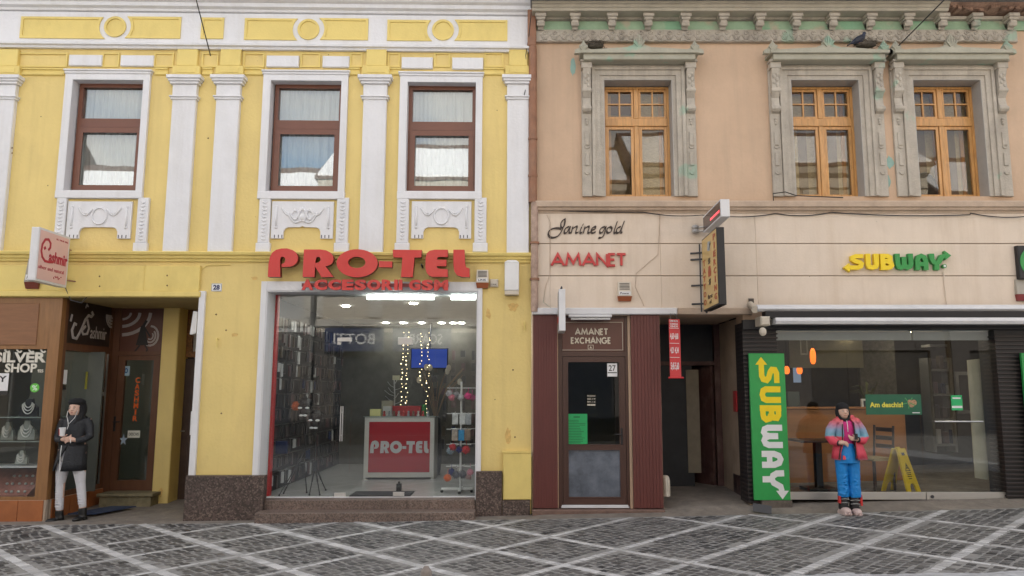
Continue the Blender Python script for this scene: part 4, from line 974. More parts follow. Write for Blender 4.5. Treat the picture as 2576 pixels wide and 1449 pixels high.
# ---- the passage between the shops
px0, px1 = HP[0], HP[1]; zpc = HP[3]
pw = plain('dirty_cream_wall', (.42, .33, .25), .8, var=.1, scale=3, dirt=(.2, .15, .11), dirt_amt=.6, dscale=1.5, bump=.2)
YP = 1.5; xbk = at(1815, 1050, YP)[0]; xfr = at(1872, 1050, .36)[0]
zfl = lambda y, x=2.5: ramp(x)+.03+.04*y
m = MB(); m.hexa([(xfr, .352, -.1), (xfr+.1, .352, -.1), (xbk+.1, YP, -.1), (xbk, YP, -.1), (xfr, .352, zpc), (xfr+.1, .352, zpc), (xbk+.1, YP, zpc), (xbk, YP, zpc)]); m.build('passage_wall', pw, PB)
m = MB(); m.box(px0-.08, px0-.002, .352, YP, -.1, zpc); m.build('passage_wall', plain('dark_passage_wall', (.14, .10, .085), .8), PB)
m = MB(); m.hexa([(px0-.08, .0, zpc+.001), (px1, .0, zpc+.001), (px1, YP+.1, zpc+.001), (px0-.08, YP+.1, zpc+.001), (px0-.08, .0, zpc+.05), (px1, .0, zpc+.05), (px1, YP+.1, zpc+.05), (px0-.08, YP+.1, zpc+.05)]); m.build('passage_ceiling', pw, PB)
# tiled dado on the right wall
t0 = (xfr-.004, .36); t1 = (xbk+(xfr-xbk)*.45, YP+(.36-YP)*.45); dv = Vector((t1[0]-t0[0], t1[1]-t0[1])); zd_ = at(1840, 1192, .9)[1]
DT = plain('dark_tile', (.06, .035, .035), .35, var=.2)
for i in range(4):
    for j in range(3):
        a = Vector(t0)+dv*(i/4)+dv.normalized()*.003; b = Vector(t0)+dv*((i+1)/4)-dv.normalized()*.003; za, zb = zd_-(j+1)*.17+.003, zd_-j*.17
        MB().hexa([(a.x-.006, a.y, za), (a.x+.01, a.y, za), (b.x+.01, b.y, za), (b.x-.006, b.y, za), (a.x-.006, a.y, zb), (a.x+.01, a.y, zb), (b.x+.01, b.y, zb), (b.x-.006, b.y, zb)]).build('dado_tile', DT, PB)
# dark wooden portal and a door standing open behind it
zdh = at(1780, 817, YP)[1]; xd0 = px0-.02; xd1 = at(1800, 1050, YP)[0]
OLD = plain('old_maroon_wood', (.085, .038, .034), .6, var=.3, scale=8, dirt=(.3, .22, .17), dirt_amt=.4, dscale=4)
OLB = plain('blue_black_door', (.017, .019, .024), .6, var=.3, scale=4)
ztr = at(1780, 914, YP)[1]
m = MB(); m.box(xd1, xd1+.13, YP-.02, YP+.12, 0, zdh); m.box(xd0, xd0+.09, YP-.02, YP+.12, 0, zdh); m.box(xd0, xd1+.13, YP-.02, YP+.12, zdh+.0005, zdh+.1); m.box(xd0+.0905, xd1-.0005, YP, YP+.1, ztr-.03, ztr+.03)
m.build('portal_frame', OLD, PB)
m = MB(); m.box(xd0-.1, xbk+.2, YP+.125, YP+.2, zdh+.1, zpc+.06); m.build('portal_wall', pw, PB)
xm = at(1742, 1050, YP+.05)[0]
MB().box(xd0+.0905, xm, YP+.03, YP+.07, .2, ztr-.0305).build('door_leaf', OLB, PB)
lf = MB().hexa([(xm+.02, YP+.5, .2), (xm+.05, YP+.5, .2), (xd1-.01, YP+.06, .2), (xd1-.05, YP+.05, .2), (xm+.02, YP+.5, ztr-.04), (xm+.05, YP+.5, ztr-.04), (xd1-.01, YP+.06, ztr-.04), (xd1-.05, YP+.05, ztr-.04)]).build('door_leaf', OLD, PB)
MB().box(at(1728, 1050, YP)[0], at(1760, 1050, YP)[0], YP+.012, YP+.029, .42, ztr-.10).build('reflected_glimpse', plain('reflected_glimpse_tone', (.25, .215, .16), .7, var=.15), PB)  # reflected glimpses of the interior, put in as a pale coloured sheet
m = MB(); m.box(xd0+.1, xd1-.01, YP+.04, YP+.05, ztr+.03, zdh); m.build('fanlight', OLB, PB)
m = MB(); m.add([(xd0-.2, YP+2.5, 0), (xd1+.4, YP+2.5, 0), (xd1+.4, YP+2.5, 3.2), (xd0-.2, YP+2.5, 3.2)], [(0, 1, 2, 3)]); m.add([(xd1+.4, YP+.2, 0), (xd1+.4, YP+2.5, 0), (xd1+.4, YP+2.5, 3.2), (xd1+.4, YP+.2, 3.2)], [(3, 2, 1, 0)]); m.add([(xd0-.2, YP+.2, 0), (xd0-.2, YP+2.5, 0), (xd0-.2, YP+2.5, 3.2), (xd0-.2, YP+.2, 3.2)], [(0, 1, 2, 3)]); m.build('dark_hall', OLB, PB)
# ---- Subway front: slatted piers, glass, steel kick rail
def slat_pier(u0, u1, vt, vb, Y0=-.02):
    x0 = at(u0, 1050, Y0)[0]; x1 = at(u1, 1050, Y0)[0]; z1 = at(u0, vt, Y0)[1]; z0 = at(u0, vb, Y0)[1]
    P = MB().box(x0+.012, x1-.012, -.04, .351, z0, z1).build('slatted_pier', BLK, PB)
    n = int((z1-z0)/.056); sm = MB().box(-(x1-x0)/2, (x1-x0)/2, -.02, .0, 0, .022, .003); sm.box(-(x1-x0)/2, -(x1-x0)/2+.02, .001, .30, 0, .022); me = sm.mesh('slat'); me.materials.append(SLATB)
    for i in range(n):
        o = bpy.data.objects.new('slat', me); COL.objects.link(o); o.parent = P; o.location = Vector(((x0+x1)/2, -.045, z0+.01+i*.056))-PB.location
    return x0, x1
s0, s1 = slat_pier(1872, 1962, 812, 1266); 
MB().box(s1-.06, HS[0]+.0005+.0, -.001, .34, .1, HS[3]).build('pier_cheek', BLK, PB) if HS[0] > s1-.06 else None
q0 = at(2496, 1050, -.02)[0]
slat_pier(2513, 2655, 830, 1262)
zk0, zk1 = at(2280, 1257, 0)[1], at(2280, 1238, 0)[1]
HS1 = at(2522, 1050)[0]
xk = at(2330, 1247)[0]; xk0 = at(1952, 1247)[0]; xk1 = at(2563, 1247, -.08)[0]
m = MB(); m.box(xk0, xk-.003, -.0, .05, zk0, zk1, .004); m.cut(); m.box(xk+.003, xk1, -.075 if 0 else -.0, .05, zk0, zk1, .004); m.parts('kick_rail', ALU, PB)
m = MB(); x_, z__ = at(2344, 1249); m.tube([(x_, 0, z__), (x_, -.012, z__)], .022, 14); m.build('floor_lock', DGREY, PB)
gz1 = HS[3]-.01; xj = at(2134, 950)[0]
for a, b in [(xk0, xj-.002), (xj+.002, xk-.004), (xk+.004, HS1+.02)]: MB().box(a, b, .02, .03, zk1+.001, gz1).build('shop_pane', GLS, PB)
vz0, vz1 = at(2200, 856, .12)[1], at(2200, 826, .12)[1]
m = MB(); m.box(xk0, xk-.01, .10, .14, vz0, vz1+.1, .004); m.cut(); m.box(xk+.01, HS1-.02, .10, .14, vz0-.0, vz1+.1, .004); m.parts('valance', plain('pale_grey_valance', (.44, .46, .46), .5, var=.04), PB)
m = MB(); m.box(s0+.05, HS1+.4, -.03, .01, at(2200, 828, 0)[1], HS[3]+.002, .004); m.build('head_rail', DGREY, PB)
m = MB(); xa, za = at(2350, 1060.5, -.04); xb, _ = at(2472, 1060.5, -.04); m.tube([(xa, -.04, za), (xb, -.04, za)], .011, 8); m.tube([(xa+.03, -.04, za), (xa+.03, .02, za)], .01); m.tube([(xb-.03, -.04, za), (xb-.03, .02, za)], .01); m.build('pull_bar', STEEL, PB)
# room behind
SF = zk0+.02; SC = HS[3]+.05; RX0, RX1 = HS[0]-.02, 9.3; RD2 = 4.2
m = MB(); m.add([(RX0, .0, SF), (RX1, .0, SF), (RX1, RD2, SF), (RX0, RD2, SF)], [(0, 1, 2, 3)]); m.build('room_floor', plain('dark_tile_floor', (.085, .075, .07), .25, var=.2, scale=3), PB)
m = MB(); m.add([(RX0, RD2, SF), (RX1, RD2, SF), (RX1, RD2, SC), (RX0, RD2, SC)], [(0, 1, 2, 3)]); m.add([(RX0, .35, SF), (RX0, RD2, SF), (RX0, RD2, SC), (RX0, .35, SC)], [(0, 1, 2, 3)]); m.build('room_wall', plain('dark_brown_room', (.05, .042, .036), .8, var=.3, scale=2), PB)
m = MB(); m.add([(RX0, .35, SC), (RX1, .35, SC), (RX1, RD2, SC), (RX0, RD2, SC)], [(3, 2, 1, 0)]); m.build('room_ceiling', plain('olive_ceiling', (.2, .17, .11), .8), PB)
x0, x1, z0, z1 = rect(1978, 1029, 2281, 1209, 1.6)
MB().box(RX0, x1, 1.6, 1.68, SF, z1, .01).box(RX0, x1+.02, 1.56, 1.72, z1+.001, z1+.035, .008).build('half_wall', plain('orange_veneer', (.44, .185, .06), .4, var=.14, scale=3, stretch=(.5, 1, 3)), PB)
c4 = [at(*p, .42) for p in ((2453, 1202), (2521, 1213), (2485, 900), (2433, 906))]; MB().prism(c4, .42, .44).build('beige_side_panel', plain('pale_beige_panel', (.55, .51, .38), .7), PB)
x0, x1, z0, z1 = rect(1985, 850, 2170, 925, 2.6); m = MB(); m.box(x0, x1, 2.6, 2.65, z0, SC); m.build('bulkhead', plain('olive_bulkhead', (.26, .23, .15), .8), PB)
x0, x1, z0, z1 = rect(2165, 905, 2255, 1030, 3); MB().box(x0, x1, 3, 3.1, SF, SC).build('brick_pier', plain('greyish_brick', (.11, .10, .085), .9, var=.4, scale=12), PB)

# ============================================================= LEFT SHOP (recessed, wood and glass) - parts of the yellow building
fr = 'L'
YD = 1.3
cz = CT[3]; zfr = lambda x, y: G(x)+.02+.04*max(0, y)
def P3(u, v, Y): x, z = at(u, v, Y); return Vector((x, Y, z))
cxp = at(133, 1050, 0)[0]                        # corner of the display
zb_ = at(60, 1258, 0)[1]; zg0 = at(60, 878, 0)[1]; zg1 = at(60, 1250, 0)[1]
fx = at(103, 1060, 0)[0]
m = MB(); m.box(XL+.3, fx, .0, .07, zg0, cz-.002); m.cut(); m.box(fx-.0+.001, cxp, .0, .10, zb_, cz-.002); m.cut(); m.box(XL+.3, fx, .0, .07, zb_, zg1)
m.parts('shopfront_frame', WOOD, YB)
zp1, zp0 = at(60, 763)[1], at(60, 868)[1]; xpp = at(122, 815)[0]
m = MB(); m.box(XL+.6, xpp-.14, -.012, -.001, zp0, zp1, .01); m.build('head_panel', WOODH, YB)
MB().box(XL+.3, fx, .02, .03, zg1+.001, zg0-.001).build('shop_pane', GLS, YB)
# angled side
A0 = Vector((cxp, .1, 0)); B0 = P3(270, 1050, YD); B0.z = 0; dv = (B0-A0); dn = Vector((dv.y, -dv.x, 0)).normalized()
def slab_ab(mb, t0, t1, z0, z1, th=.05, off=0):
    a = A0+dv*t0+dn*off; b = A0+dv*t1+dn*off; n = dn*th
    return mb.hexa([(a.x, a.y, z0), (b.x, b.y, z0), (b.x-n.x, b.y-n.y, z0), (a.x-n.x, a.y-n.y, z0), (a.x, a.y, z1), (b.x, b.y, z1), (b.x-n.x, b.y-n.y, z1), (a.x-n.x, a.y-n.y, z1)])
zs0 = at(270, 1210, YD)[1]; zsg = at(150, 880, .1)[1]
m = MB(); slab_ab(m, 0, .05, zb_, cz-.003); m.cut(); slab_ab(m, .93, 1, zb_-.03, cz-.003); m.cut(); slab_ab(m, .051, .929, zsg, zsg+.10); m.cut(); slab_ab(m, .051, .929, zb_, zb_+.07); m.parts('shopfront_frame', WOODD, YB)
m = MB(); slab_ab(m, .051, .929, zsg+.101, cz-.003, .03, -.01); sgn = m.build('cashmir_panel', plain('near_black_panel', (.03, .018, .014), .35), YB)
m = MB(); slab_ab(m, .051, .929, zb_+.071, zsg-.001, .008, -.02); m.build('shop_pane', GLS, YB)
m = MB(); slab_ab(m, .905, .92, zb_+.071, zsg-.001, .02, .01); m.build('glazing_edge', STEEL, YB)
m = MB()
for i in range(1): slab_ab(m, 0, 1, -.15, zb_-.001, .06, .01)
m.build('tile_base', GROUT, YB)
# tiled base, tile by tile
x0 = XL+.3; xs_ = [at(u, 1290, -.02)[0] for u in (-220, -165, -112, -58, -5, 42, 106)]
MB().box(XL+.3, cxp+.0, .0, .06, -.15, zb_-.001).build('tile_base', GROUT, YB)
for a, b in zip(xs_, xs_[1:]): MB().box(a+.004, b-.002, -.016, -.001, -.15, zb_-.004, .003).build('base_tile', TILE, YB)
for t in range(3):
    q = MB(); slab_ab(q, t/3+.008, (t+1)/3-.004, -.1, zb_-.004, .01, .022); q.build('base_tile', TILE, YB)
# writing and swirls on the dark panel
ang = math.atan2(dv.y, dv.x); MS = Matrix.Translation(A0+dn*.0) @ Matrix.Rotation(ang, 4, 'Z')
Ls = dv.length; zt0 = zsg+.1
GP = plain('silver_grey_print', (.42, .38, .37), .5)
m = MB()
def S(pts): return [(Ls*p[0], zt0+(cz-zt0)*p[1]) for p in pts]
for j, (pts, w_) in enumerate([([(.50, .80), (.53, .74), (.50, .68), (.44, .70), (.38, .58), (.33, .38), (.24, .12), (.17, .14), (.14, .30), (.18, .46), (.22, .44)], .035), ([(.42, .60), (.47, .40), (.44, .26), (.36, .24), (.33, .32), (.40, .44)], .03), ([(.37, .86), (.39, .96), (.42, .90)], .012), ([(.12, .66), (.10, .50)], .03)]):
    stroke(m, S(pts), w_, -.002-.0004*j, .008, MS)
text_mb(m, 'ashmir', (Ls*.50, Ls*.84, zt0+.10, zt0+.10+(cz-zt0)*.30), -.0035, .0, .0, MS)
m.build('shop_lettering', GP, sgn)
m = MB()
for j in range(4): stroke(m, S([(.86+.13*math.cos(t)*(1-.25*j)+.09, .80+.3*math.sin(t)*(1-.25*j)) for t in [math.radians(180+i*15) for i in range(7)]]), .028, -.002-.0004*j, .008, MS)
m.build('swirl', GP, sgn)
# door wall
dx0 = B0.x; dxa = at(286, 1050, YD)[0]; dxb = at(396, 1050, YD)[0]
zd1 = at(350, 894, YD)[1]; zd0 = at(340, 1239, YD)[1]; zpt = at(350, 771, YD)[1]
m = MB(); m.box(dx0-.02, dxa, YD, YD+.08, zd0-.05, zpt); m.cut(); m.box(dxb-.01, dxb+.03, YD, YD+.08, zd0-.05, zpt); m.cut(); m.box(dxa+.001, dxb-.011, YD, YD+.08, zd1, zd1+.06); m.parts('door_frame', WOODD, YB)
DP = MB().box(dxa+.001, dxb-.011, YD+.02, YD+.05, zd1+.061, zpt).build('transom_panel', plain('brown_transom_panel', (.12, .045, .03), .4), YB)
MB().box(dx0-.02, dxb+.03, YD+.0, YD+.08, zpt+.001, cz-.002).build('door_head', YEL, YB)
tx0, tx1, tz0, tz1 = rect(300, 785, 408, 888, YD)
m = MB(); cx, cz2 = tx0+.02, tz1-.04
for j, (r0, w_) in enumerate([(.10, .035), (.21, .045), (.34, .05)]):
    stroke(m, [(cx+r0*1.25*math.cos(t), cz2+.03+r0*math.sin(t)) for t in [math.radians(-88+i*11) for i in range(9)]], w_, YD+.0185-.0004*j, YD+.0198)
ex_, ez_ = tx0+.62*(tx1-tx0)+.06, tz0+.42*(tz1-tz0)
for j, (r0, w_) in enumerate([(.15, .03), (.10, .025), (.055, .02)]):
    stroke(m, [(ex_+r0*.8*math.cos(t), ez_+r0*math.sin(t)) for t in [math.radians(-130+i*22) for i in range(11 if j == 0 else 9)]], w_, YD+.0172-.0004*j, YD+.0198)
m.build('swirl', GP, DP)
m = MB(); fx_, fz_ = tx0+.53*(tx1-tx0), tz0
# dark dancer: head, arms, tunic, legs
m.prism([(fx_-.03, fz_+.42), (fx_+.03, fz_+.42), (fx_+.07, fz_+.22), (fx_+.10, fz_+.12), (fx_-.09, fz_+.12), (fx_-.06, fz_+.25)], YD+.014, YD+.0165)
for pts, w_ in [([(fx_, fz_+.40), (fx_+.05, fz_+.50)], .04), ([(fx_+.02, fz_+.40), (fx_+.12, fz_+.25)], .022), ([(fx_-.03, fz_+.12), (fx_-.10, fz_+.02)], .022), ([(fx_+.05, fz_+.12), (fx_+.09, fz_+.06), (fx_+.07, fz_+.01)], .022)]: stroke(m, pts, w_, YD+.0145, YD+.0168)
m.build('dancer_figure', BPR, DP)
# door leaf with glass, handle, stickers
a, b = dxa+.004, dxb-.014; g_ = (a+.10, b-.10, at(340, 1208, YD)[1], at(340, 906, YD)[1])
DRL = wallgrid(MB(), a, b, zd0, zd1-.003, [g_], YD+.01, YD+.07).build('door', WOODD, YB)
MB().box(g_[0], g_[1], YD+.03, YD+.04, g_[2], g_[3]).build('pane', GLS, DRL)
m = MB(); xh, zh = at(288, 1066, YD); m.box(xh-.02, xh+.012, YD-.004, YD+.0095, zh-.11, zh+.11, .004); m.tube([(xh, YD, zh+.03), (xh, YD-.05, zh+.03), (xh+.10, YD-.05, zh+.03)], .009, 8); m.build('handle', BLK, DRL)
ORP = plain('orange_letters', (.70, .13, .02), .5)
zl = (g_[3]-g_[2]); xc = at(341, 1000, YD)[0]
zA = at(342, 949, YD)[1]; zB = at(338, 1062, YD)[1]; hh = (zA-zB)/7
for i, ch in enumerate('CASHMIR'):
    text_mb(MB(), ch, (xc-.035 if ch != 'I' else xc-.012, xc+.035 if ch != 'I' else xc+.012, zA-(i+1)*hh+.012, zA-i*hh), YD+.028, YD+.0295, .03).build('letter', ORP, DRL)
def sheet_on2(u0, v0, u1, v1, Y, name, mat, parent, words=None, wm=None, bold=.01):
    x0, x1, z0, z1 = rect(u0, v0, u1, v1, Y); o = MB().box(x0, x1, Y-.001, Y, z0, z1).build(name, mat, parent)
    if words and parent is not None:
        m = MB()
        for (t, (a, b, c, d)) in words: text_mb(m, t, (x0+(x1-x0)*a, x0+(x1-x0)*b, z0+(z1-z0)*c, z0+(z1-z0)*d), Y-.0018, Y-.0011, bold)
        m.build('print', wm or BPR, parent)
    return o
s1_ = sheet_on2(321, 1083, 352, 1101, YD+.0285, 'open_notice', plain('pale_paper', (.66, .66, .58), .6), DRL, [('DESCHIS', (.1, .9, .3, .7))])
sheet_on2(309, 921, 326, 945, YD+.0285, 'blue_sticker', plain('pale_blue_sticker', (.35, .5, .62), .5), DRL, [('O', (.25, .75, .25, .8))], plain('blue_print', (.02, .1, .28), .5), .04)
# star on a blue flag behind the glass
x0, x1, z0, z1 = rect(300, 1075, 322, 1120, YD+.0285); MB().prism([(x0+(x1-x0)*(.5+r_*math.cos(t)), z0+(z1-z0)*(.3+r_*math.sin(t)*.7)) for r_, t in [((.5 if i % 2 == 0 else .2), math.radians(90+36*i)) for i in range(10)]], YD+.027, YD+.0285).build('star_sticker', plain('blue_white', (.4, .5, .62), .5), DRL)
# yellow pier and the dark doorway
qx0 = dxb+.031; qx1 = at(434, 1060, YD-.1)[0]; qx2 = at(440, 1060, YD)[0]
MB().box(qx0, qx1, YD-.1, YD+.3, -.1, cz-.002, .012).build('pier', YEL, YB)
jx0 = qx1+.001; jx1 = CT[1]+.25
m = MB(); m.box(jx0, jx1, YD+.22, YD+.28, zfr(jx0, YD)-.1, at(460, 902, YD+.2)[1]); SD = m.build('side_door', DKDOOR, YB)
m = MB(); z0_ = at(460, 1240, YD+.2)[1]; zt_d = at(460, 902, YD+.2)[1]
for (a, b, c_, d_) in [(.1, .9, .05, .42), (.1, .9, .5, .93)]: m.box(jx0+(jx1-jx0)*.1, jx1-.1, YD+.205, YD+.219, z0_+(zt_d-z0_)*c_, z0_+(zt_d-z0_)*d_, .01); m.cut()
m.parts('door_panel', DKDOOR, SD)
m = MB(); xh, zh = at(456, 1085, YD+.19); m.box(xh-.06, xh+.05, YD+.19, YD+.2, zh-.005, zh+.01); m.ball((xh-.03, YD+.19, zh+.22), .02); m.build('handle', STEEL, SD)
m = MB(); zA_ = at(470, 780, YD+.2)[1]; zB_ = zt_d+.02; frame_mb(m, jx0, jx1, zB_, cz-.004, .09, YD+.20, YD+.28); m.build('ornate_frame', plain('gilded_brown_wood', (.20, .085, .02), .5, var=.6, scale=30), YB)
MB().box(jx0+.09, jx1, YD+.25, YD+.26, zB_+.09, cz-.1).build('fanlight', plain('pale_fanlight', (.42, .41, .38), .5), YB)
x0, x1, z0, z1 = rect(482, 783, 498, 842, .1); MB().hexa([(x0, .06, z0), (x1, .06, z0+.02), (x1, .2, z0+.02), (x0, .2, z0), (x0+.03, .06, z1), (x1, .06, z1-.01), (x1, .2, z1-.01), (x0+.03, .2, z1)]).build('jamb_box', WPL, YB)
x0, x1, z0, z1 = rect(474, 1035, 486, 1095, .3); MB().box(x0, x1, .36, .37, z0, z1).build('jamb_notice', WPR, YB)
# step, soffit, cellar side
sx0, sx1 = at(243, 1252, .95)[0], at(384, 1252, .95)[0]
zst = at(300, 1241, .98)[1]
m = MB(); m.box(sx0, sx1, .93, YD-.001, zst-.045, zst, .01); m.cut(); m.box(sx0+.03, sx1-.03, .96, YD-.001, zst-.2, zst-.046, .006); m.parts('door_step', plain('worn_green_stone', (.19, .165, .10), .8, var=.3, scale=9, bump=.4), YB)
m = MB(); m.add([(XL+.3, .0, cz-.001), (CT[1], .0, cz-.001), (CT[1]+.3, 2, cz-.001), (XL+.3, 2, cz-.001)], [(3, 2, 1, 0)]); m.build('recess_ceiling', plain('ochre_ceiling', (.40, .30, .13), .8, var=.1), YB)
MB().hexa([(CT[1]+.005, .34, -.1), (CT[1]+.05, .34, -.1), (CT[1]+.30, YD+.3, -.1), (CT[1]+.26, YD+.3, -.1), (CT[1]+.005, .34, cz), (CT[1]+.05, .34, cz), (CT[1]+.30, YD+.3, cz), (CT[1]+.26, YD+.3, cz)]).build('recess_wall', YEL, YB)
# display room behind the glass
m = MB(); zf_ = zb_+.02
m.add([(XL+.3, .12, zf_), (cxp, .12, zf_), (B0.x, YD, zf_), (B0.x, 2.4, zf_), (XL+.3, 2.4, zf_)], [(0, 1, 2, 3, 4)]); m.add([(XL+.3, 2.4, 0), (dx0+.9, 2.4, 0), (dx0+.9, 2.4, cz), (XL+.3, 2.4, cz)], [(0, 1, 2, 3)])
m.build('display_lining', plain('green_grey_lining', (.17, .19, .165), .7, var=.1, scale=2), YB)
m = MB(); m.add([(dxb+.04, YD+.08, 0), (dxb+.04, 2.6, 0), (dxb+.04, 2.6, cz), (dxb+.04, YD+.08, cz)], [(3, 2, 1, 0)]); m.build('room_wall', ROOMD, YB)
bx0 = at(70, 1050, .75)[0]
MB().box(bx0, cxp+.22, .75, .78, zf_, zg0).build('display_back', plain('dark_display_back', (.10, .11, .10), .6), YB)
SH = plain('glass_shelf', (.25, .30, .28), .15)
for v in (1048, 1108): z = at(60, v, .3)[1]; MB().box(XL+.35, cxp-.05, .12, .60, z-.012, z, .002).build('display_shelf', SH, YB)
zl_ = at(60, 1172, .2)[1]
m = MB(); m.box(at(-60, 1172, .1)[0], at(97, 1172, .1)[0], .09, .62, zl_-.012, zl_); m.build('display_shelf', WPL, YB)
DLC = emit('display_spot_glow', (1, .93, .8), 16)
for u, y in ((10, .35), (60, .35), (105, .35), (190, .9), (235, 1.6)):
    x = at(u, 900, y)[0]; MB().cyl(x, y, cz-.35 if y < .5 else cz-.4, cz-.33 if y < .5 else cz-.38, .045, n=12).build('display_spot', DLC, YB)
# ---- things in the window
fr = 'L'
SILV = plain('silver_chain', (.55, .54, .52), .35, .7); BUSTB = plain('black_velvet_bust', (.02, .02, .022), .9); BUSTG = plain('pale_velvet_bust', (.34, .36, .33), .9)
def bust(u0, v0, u1, v1, Y, bm, lab):
    x0, x1, z0, z1 = rect(u0, v0, u1, v1, Y); c = (x0+x1)/2; w_ = (x1-x0)/2; h = z1-z0
    t = thing('necklace_bust', lab, 'jewellery bust', (c, Y, z0))
    m = MB(); m.prism([(c-w_, z0), (c+w_, z0), (c+w_*.95, z0+h*.5), (c+w_*.45, z0+h*.7), (c+w_*.3, z0+h), (c-w_*.3, z0+h), (c-w_*.45, z0+h*.7), (c-w_*.95, z0+h*.5)], Y, Y+.05); m.build('bust', bm, t)
    for k in range(3):
        m = MB(); m.tube([(c+w_*(.45+.12*k)*math.cos(a), Y-.012, z0+h*(.80-.05*k)-h*(.3+.13*k)*abs(math.sin(a))) for a in [math.pi*i/12 for i in range(13)]], .008, 5); m.build('necklace', SILV, t)
bust(50, 1003, 94, 1047, .25, BUSTB, 'black bust with dark necklaces on the upper shelf of the silver shop window')
bust(46, 1058, 88, 1106, .25, BUSTG, 'pale bust with heavy silver necklaces on the lower glass shelf of the silver shop window')
bust(39, 1133, 68, 1168, .25, BUSTG, 'small pale bust just above the pink tray of the silver shop window')
bust(2, 1062, 34, 1106, .35, BUSTG, 'pale bust at the far left edge of the silver shop window')
x0, x1, z0, z1 = rect(-40, 1180, 92, 1249, .3)
t = thing('jewellery_tray', 'salmon jewellery tray with small silver pieces at the bottom of the shop window', 'display tray', ((x0+x1)/2, .3, z0))
MB().hexa([(x0, .12, zf_), (x1, .12, zf_), (x1, .6, zf_), (x0, .6, zf_), (x0, .12, zf_+.03), (x1, .12, zf_+.03), (x1, .6, z1-.02), (x0, .6, z1-.02)]).build('tray', plain('salmon_velvet', (.32, .13, .10), .8, var=.3, scale=7), t)
rj = random.Random(11)
for i in range(5):
    for j in range(3):
        m = MB(); xx = x1-.06-i*.085+rj.uniform(-.01, .01); yy = .16+j*.14; zz3 = zf_+.03+(z1-.02-zf_-.03)*(yy-.12)/.48
        m.ball((xx, yy, zz3+.015), .022, .016, .018, 8, 5); m.build('silver_piece', SILV, t)
# window lettering and stickers
SIL = plain('ivory_letters', (.66, .63, .55), .5)
x0, x1, z0, z1 = rect(-14, 886, 116, 912, .018); t = MB(); xs_ = x0
o = text_mb(MB(), 'SILVER', (x0, x1, z0, z1), .012, .019, .035).build('window_lettering', SIL, YB)
x0, x1, z0, z1 = rect(13, 914, 93, 937, .018); o = text_mb(MB(), 'SHOP', (x0, x1, z0, z1), .012, .019, .03).build('window_lettering', SIL, YB)
x0, x1, z0, z1 = rect(95, 929, 109, 937, .018); text_mb(MB(), '925', (x0, x1, z0, z1), .012, .019, .02).build('window_lettering', SIL, YB)
m = MB(); x0, x1, z0, z1 = rect(-30, 879, 117, 886, .018)
for i in range(5): stroke(m, [(x0+.1+.16*i+.03*math.cos(t), z0+.02-.02*math.sin(t*1.3)) for t in [j*.5 for j in range(8)]], .02, .011-.0004*i, .0195)
m.build('window_border', SIL, YB)
sheet_on2(-12, 939, 21, 983, .0185, 'white_sticker', WPR, YB, [('Y', (.25, .85, .5, .85))], None, .03); sheet_on2(-12, 984, 20, 993, .0185, 'black_sticker', BPR, YB)
x0, x1, z0, z1 = rect(76, 964, 99, 987, .0185); c = ((x0+x1)/2, (z0+z1)/2); gs_ = MB().prism(circ(c[0], c[1], (x1-x0)/2, 22), .0165, .0185).build('green_round_sticker', plain('lime_sticker', (.12, .5, .06), .5), YB)
m = MB(); text_mb(m, '%', (c[0]-.035, c[0]+.035, c[1]-.035, c[1]+.035), .0155, .0164, .01); m.build('sticker_print', WPR, gs_)
def side_sheet(t0, t1, v0, v1, um, Ym, name, mat, rot=0):
    z0 = at(um, v1, Ym)[1]; z1 = at(um, v0, Ym)[1]; m = MB(); slab_ab(m, t0, t1, z0, z1, .001, -.0185); return m.build(name, mat, YB)
side_sheet(.07, .14, 930, 966, 150, .15, 'white_sticker', WPR); side_sheet(.07, .14, 968, 980, 150, .15, 'black_sticker', BPR)
side_sheet(.50, .70, 935, 979, 210, .75, 'yellow_poster', plain('dull_yellow_poster', (.42, .40, .06), .6, var=.25, scale=20))
side_sheet(.78, .90, 986, 996, 245, 1.0, 'white_tag', WPR)
mt = MB(); a_ = at(222, 1283, .35); zq = lambda x, y: ramp(x)+.035+.03*y
mx0, mx1 = at(238, 1278, .45)[0], at(318, 1272, .6)[0]
mt.hexa([(mx0-.25, .25, G(mx0)+.045), (mx1-.25, .25, G(mx0)+.045), (mx1+.05, .78, G(mx0)+.065), (mx0+.05, .78, G(mx0)+.065), (mx0-.25, .25, G(mx0)+.06), (mx1-.25, .25, G(mx0)+.06), (mx1+.05, .78, G(mx0)+.08), (mx0+.05, .78, G(mx0)+.08)])
tag(mt.build('doormat', plain('navy_mat', (.03, .045, .09), .9, var=.3, scale=30)), 'flat navy doormat in front of the brown shop door step', 'doormat')

# ============================================================= SIGNS AND BOXES ON THE YELLOW FACADE
# projecting light box
xn = at(103, 640, -.72)[0]; xs_ = xn
t = thing('projecting_sign', 'pink and white double sided light box sign projecting from the yellow wall at the left', 'shop sign', (xn, 0, at(120, 712, -.4)[1]))
zA = at(93, 592, -.74)[1]; zBn = at(93, 690, -.74)[1]
zA, zB = at(95, 573, -.74)[1]+.0, at(80, 707, -.74)[1]
th = .10
m = MB(); m.box(xn-th, xn, -.80, -.12, zB, zA, .01); m.build('sign_box', ALUW, t)
MS = Matrix.Translation((xn+.001, 0, 0)) @ Matrix.Rotation(R(90), 4, 'Z')   # local x -> +y world, local -y -> +x
def loc(y, z): return (y, z)
f_ = MB(); f_.box(xn, xn+.004, -.77, -.15, zB+.03, zA-.03); face = f_.build('sign_face', plain('pink_acrylic', (.72, .47, .46), .3, var=.03, coat=.4), t)
PR = plain('crimson_print', (.42, .02, .05), .5)
m = MB(); H_ = zA-zB
def Q(p): return (-.77+.62*p[0], zB+H_*p[1])
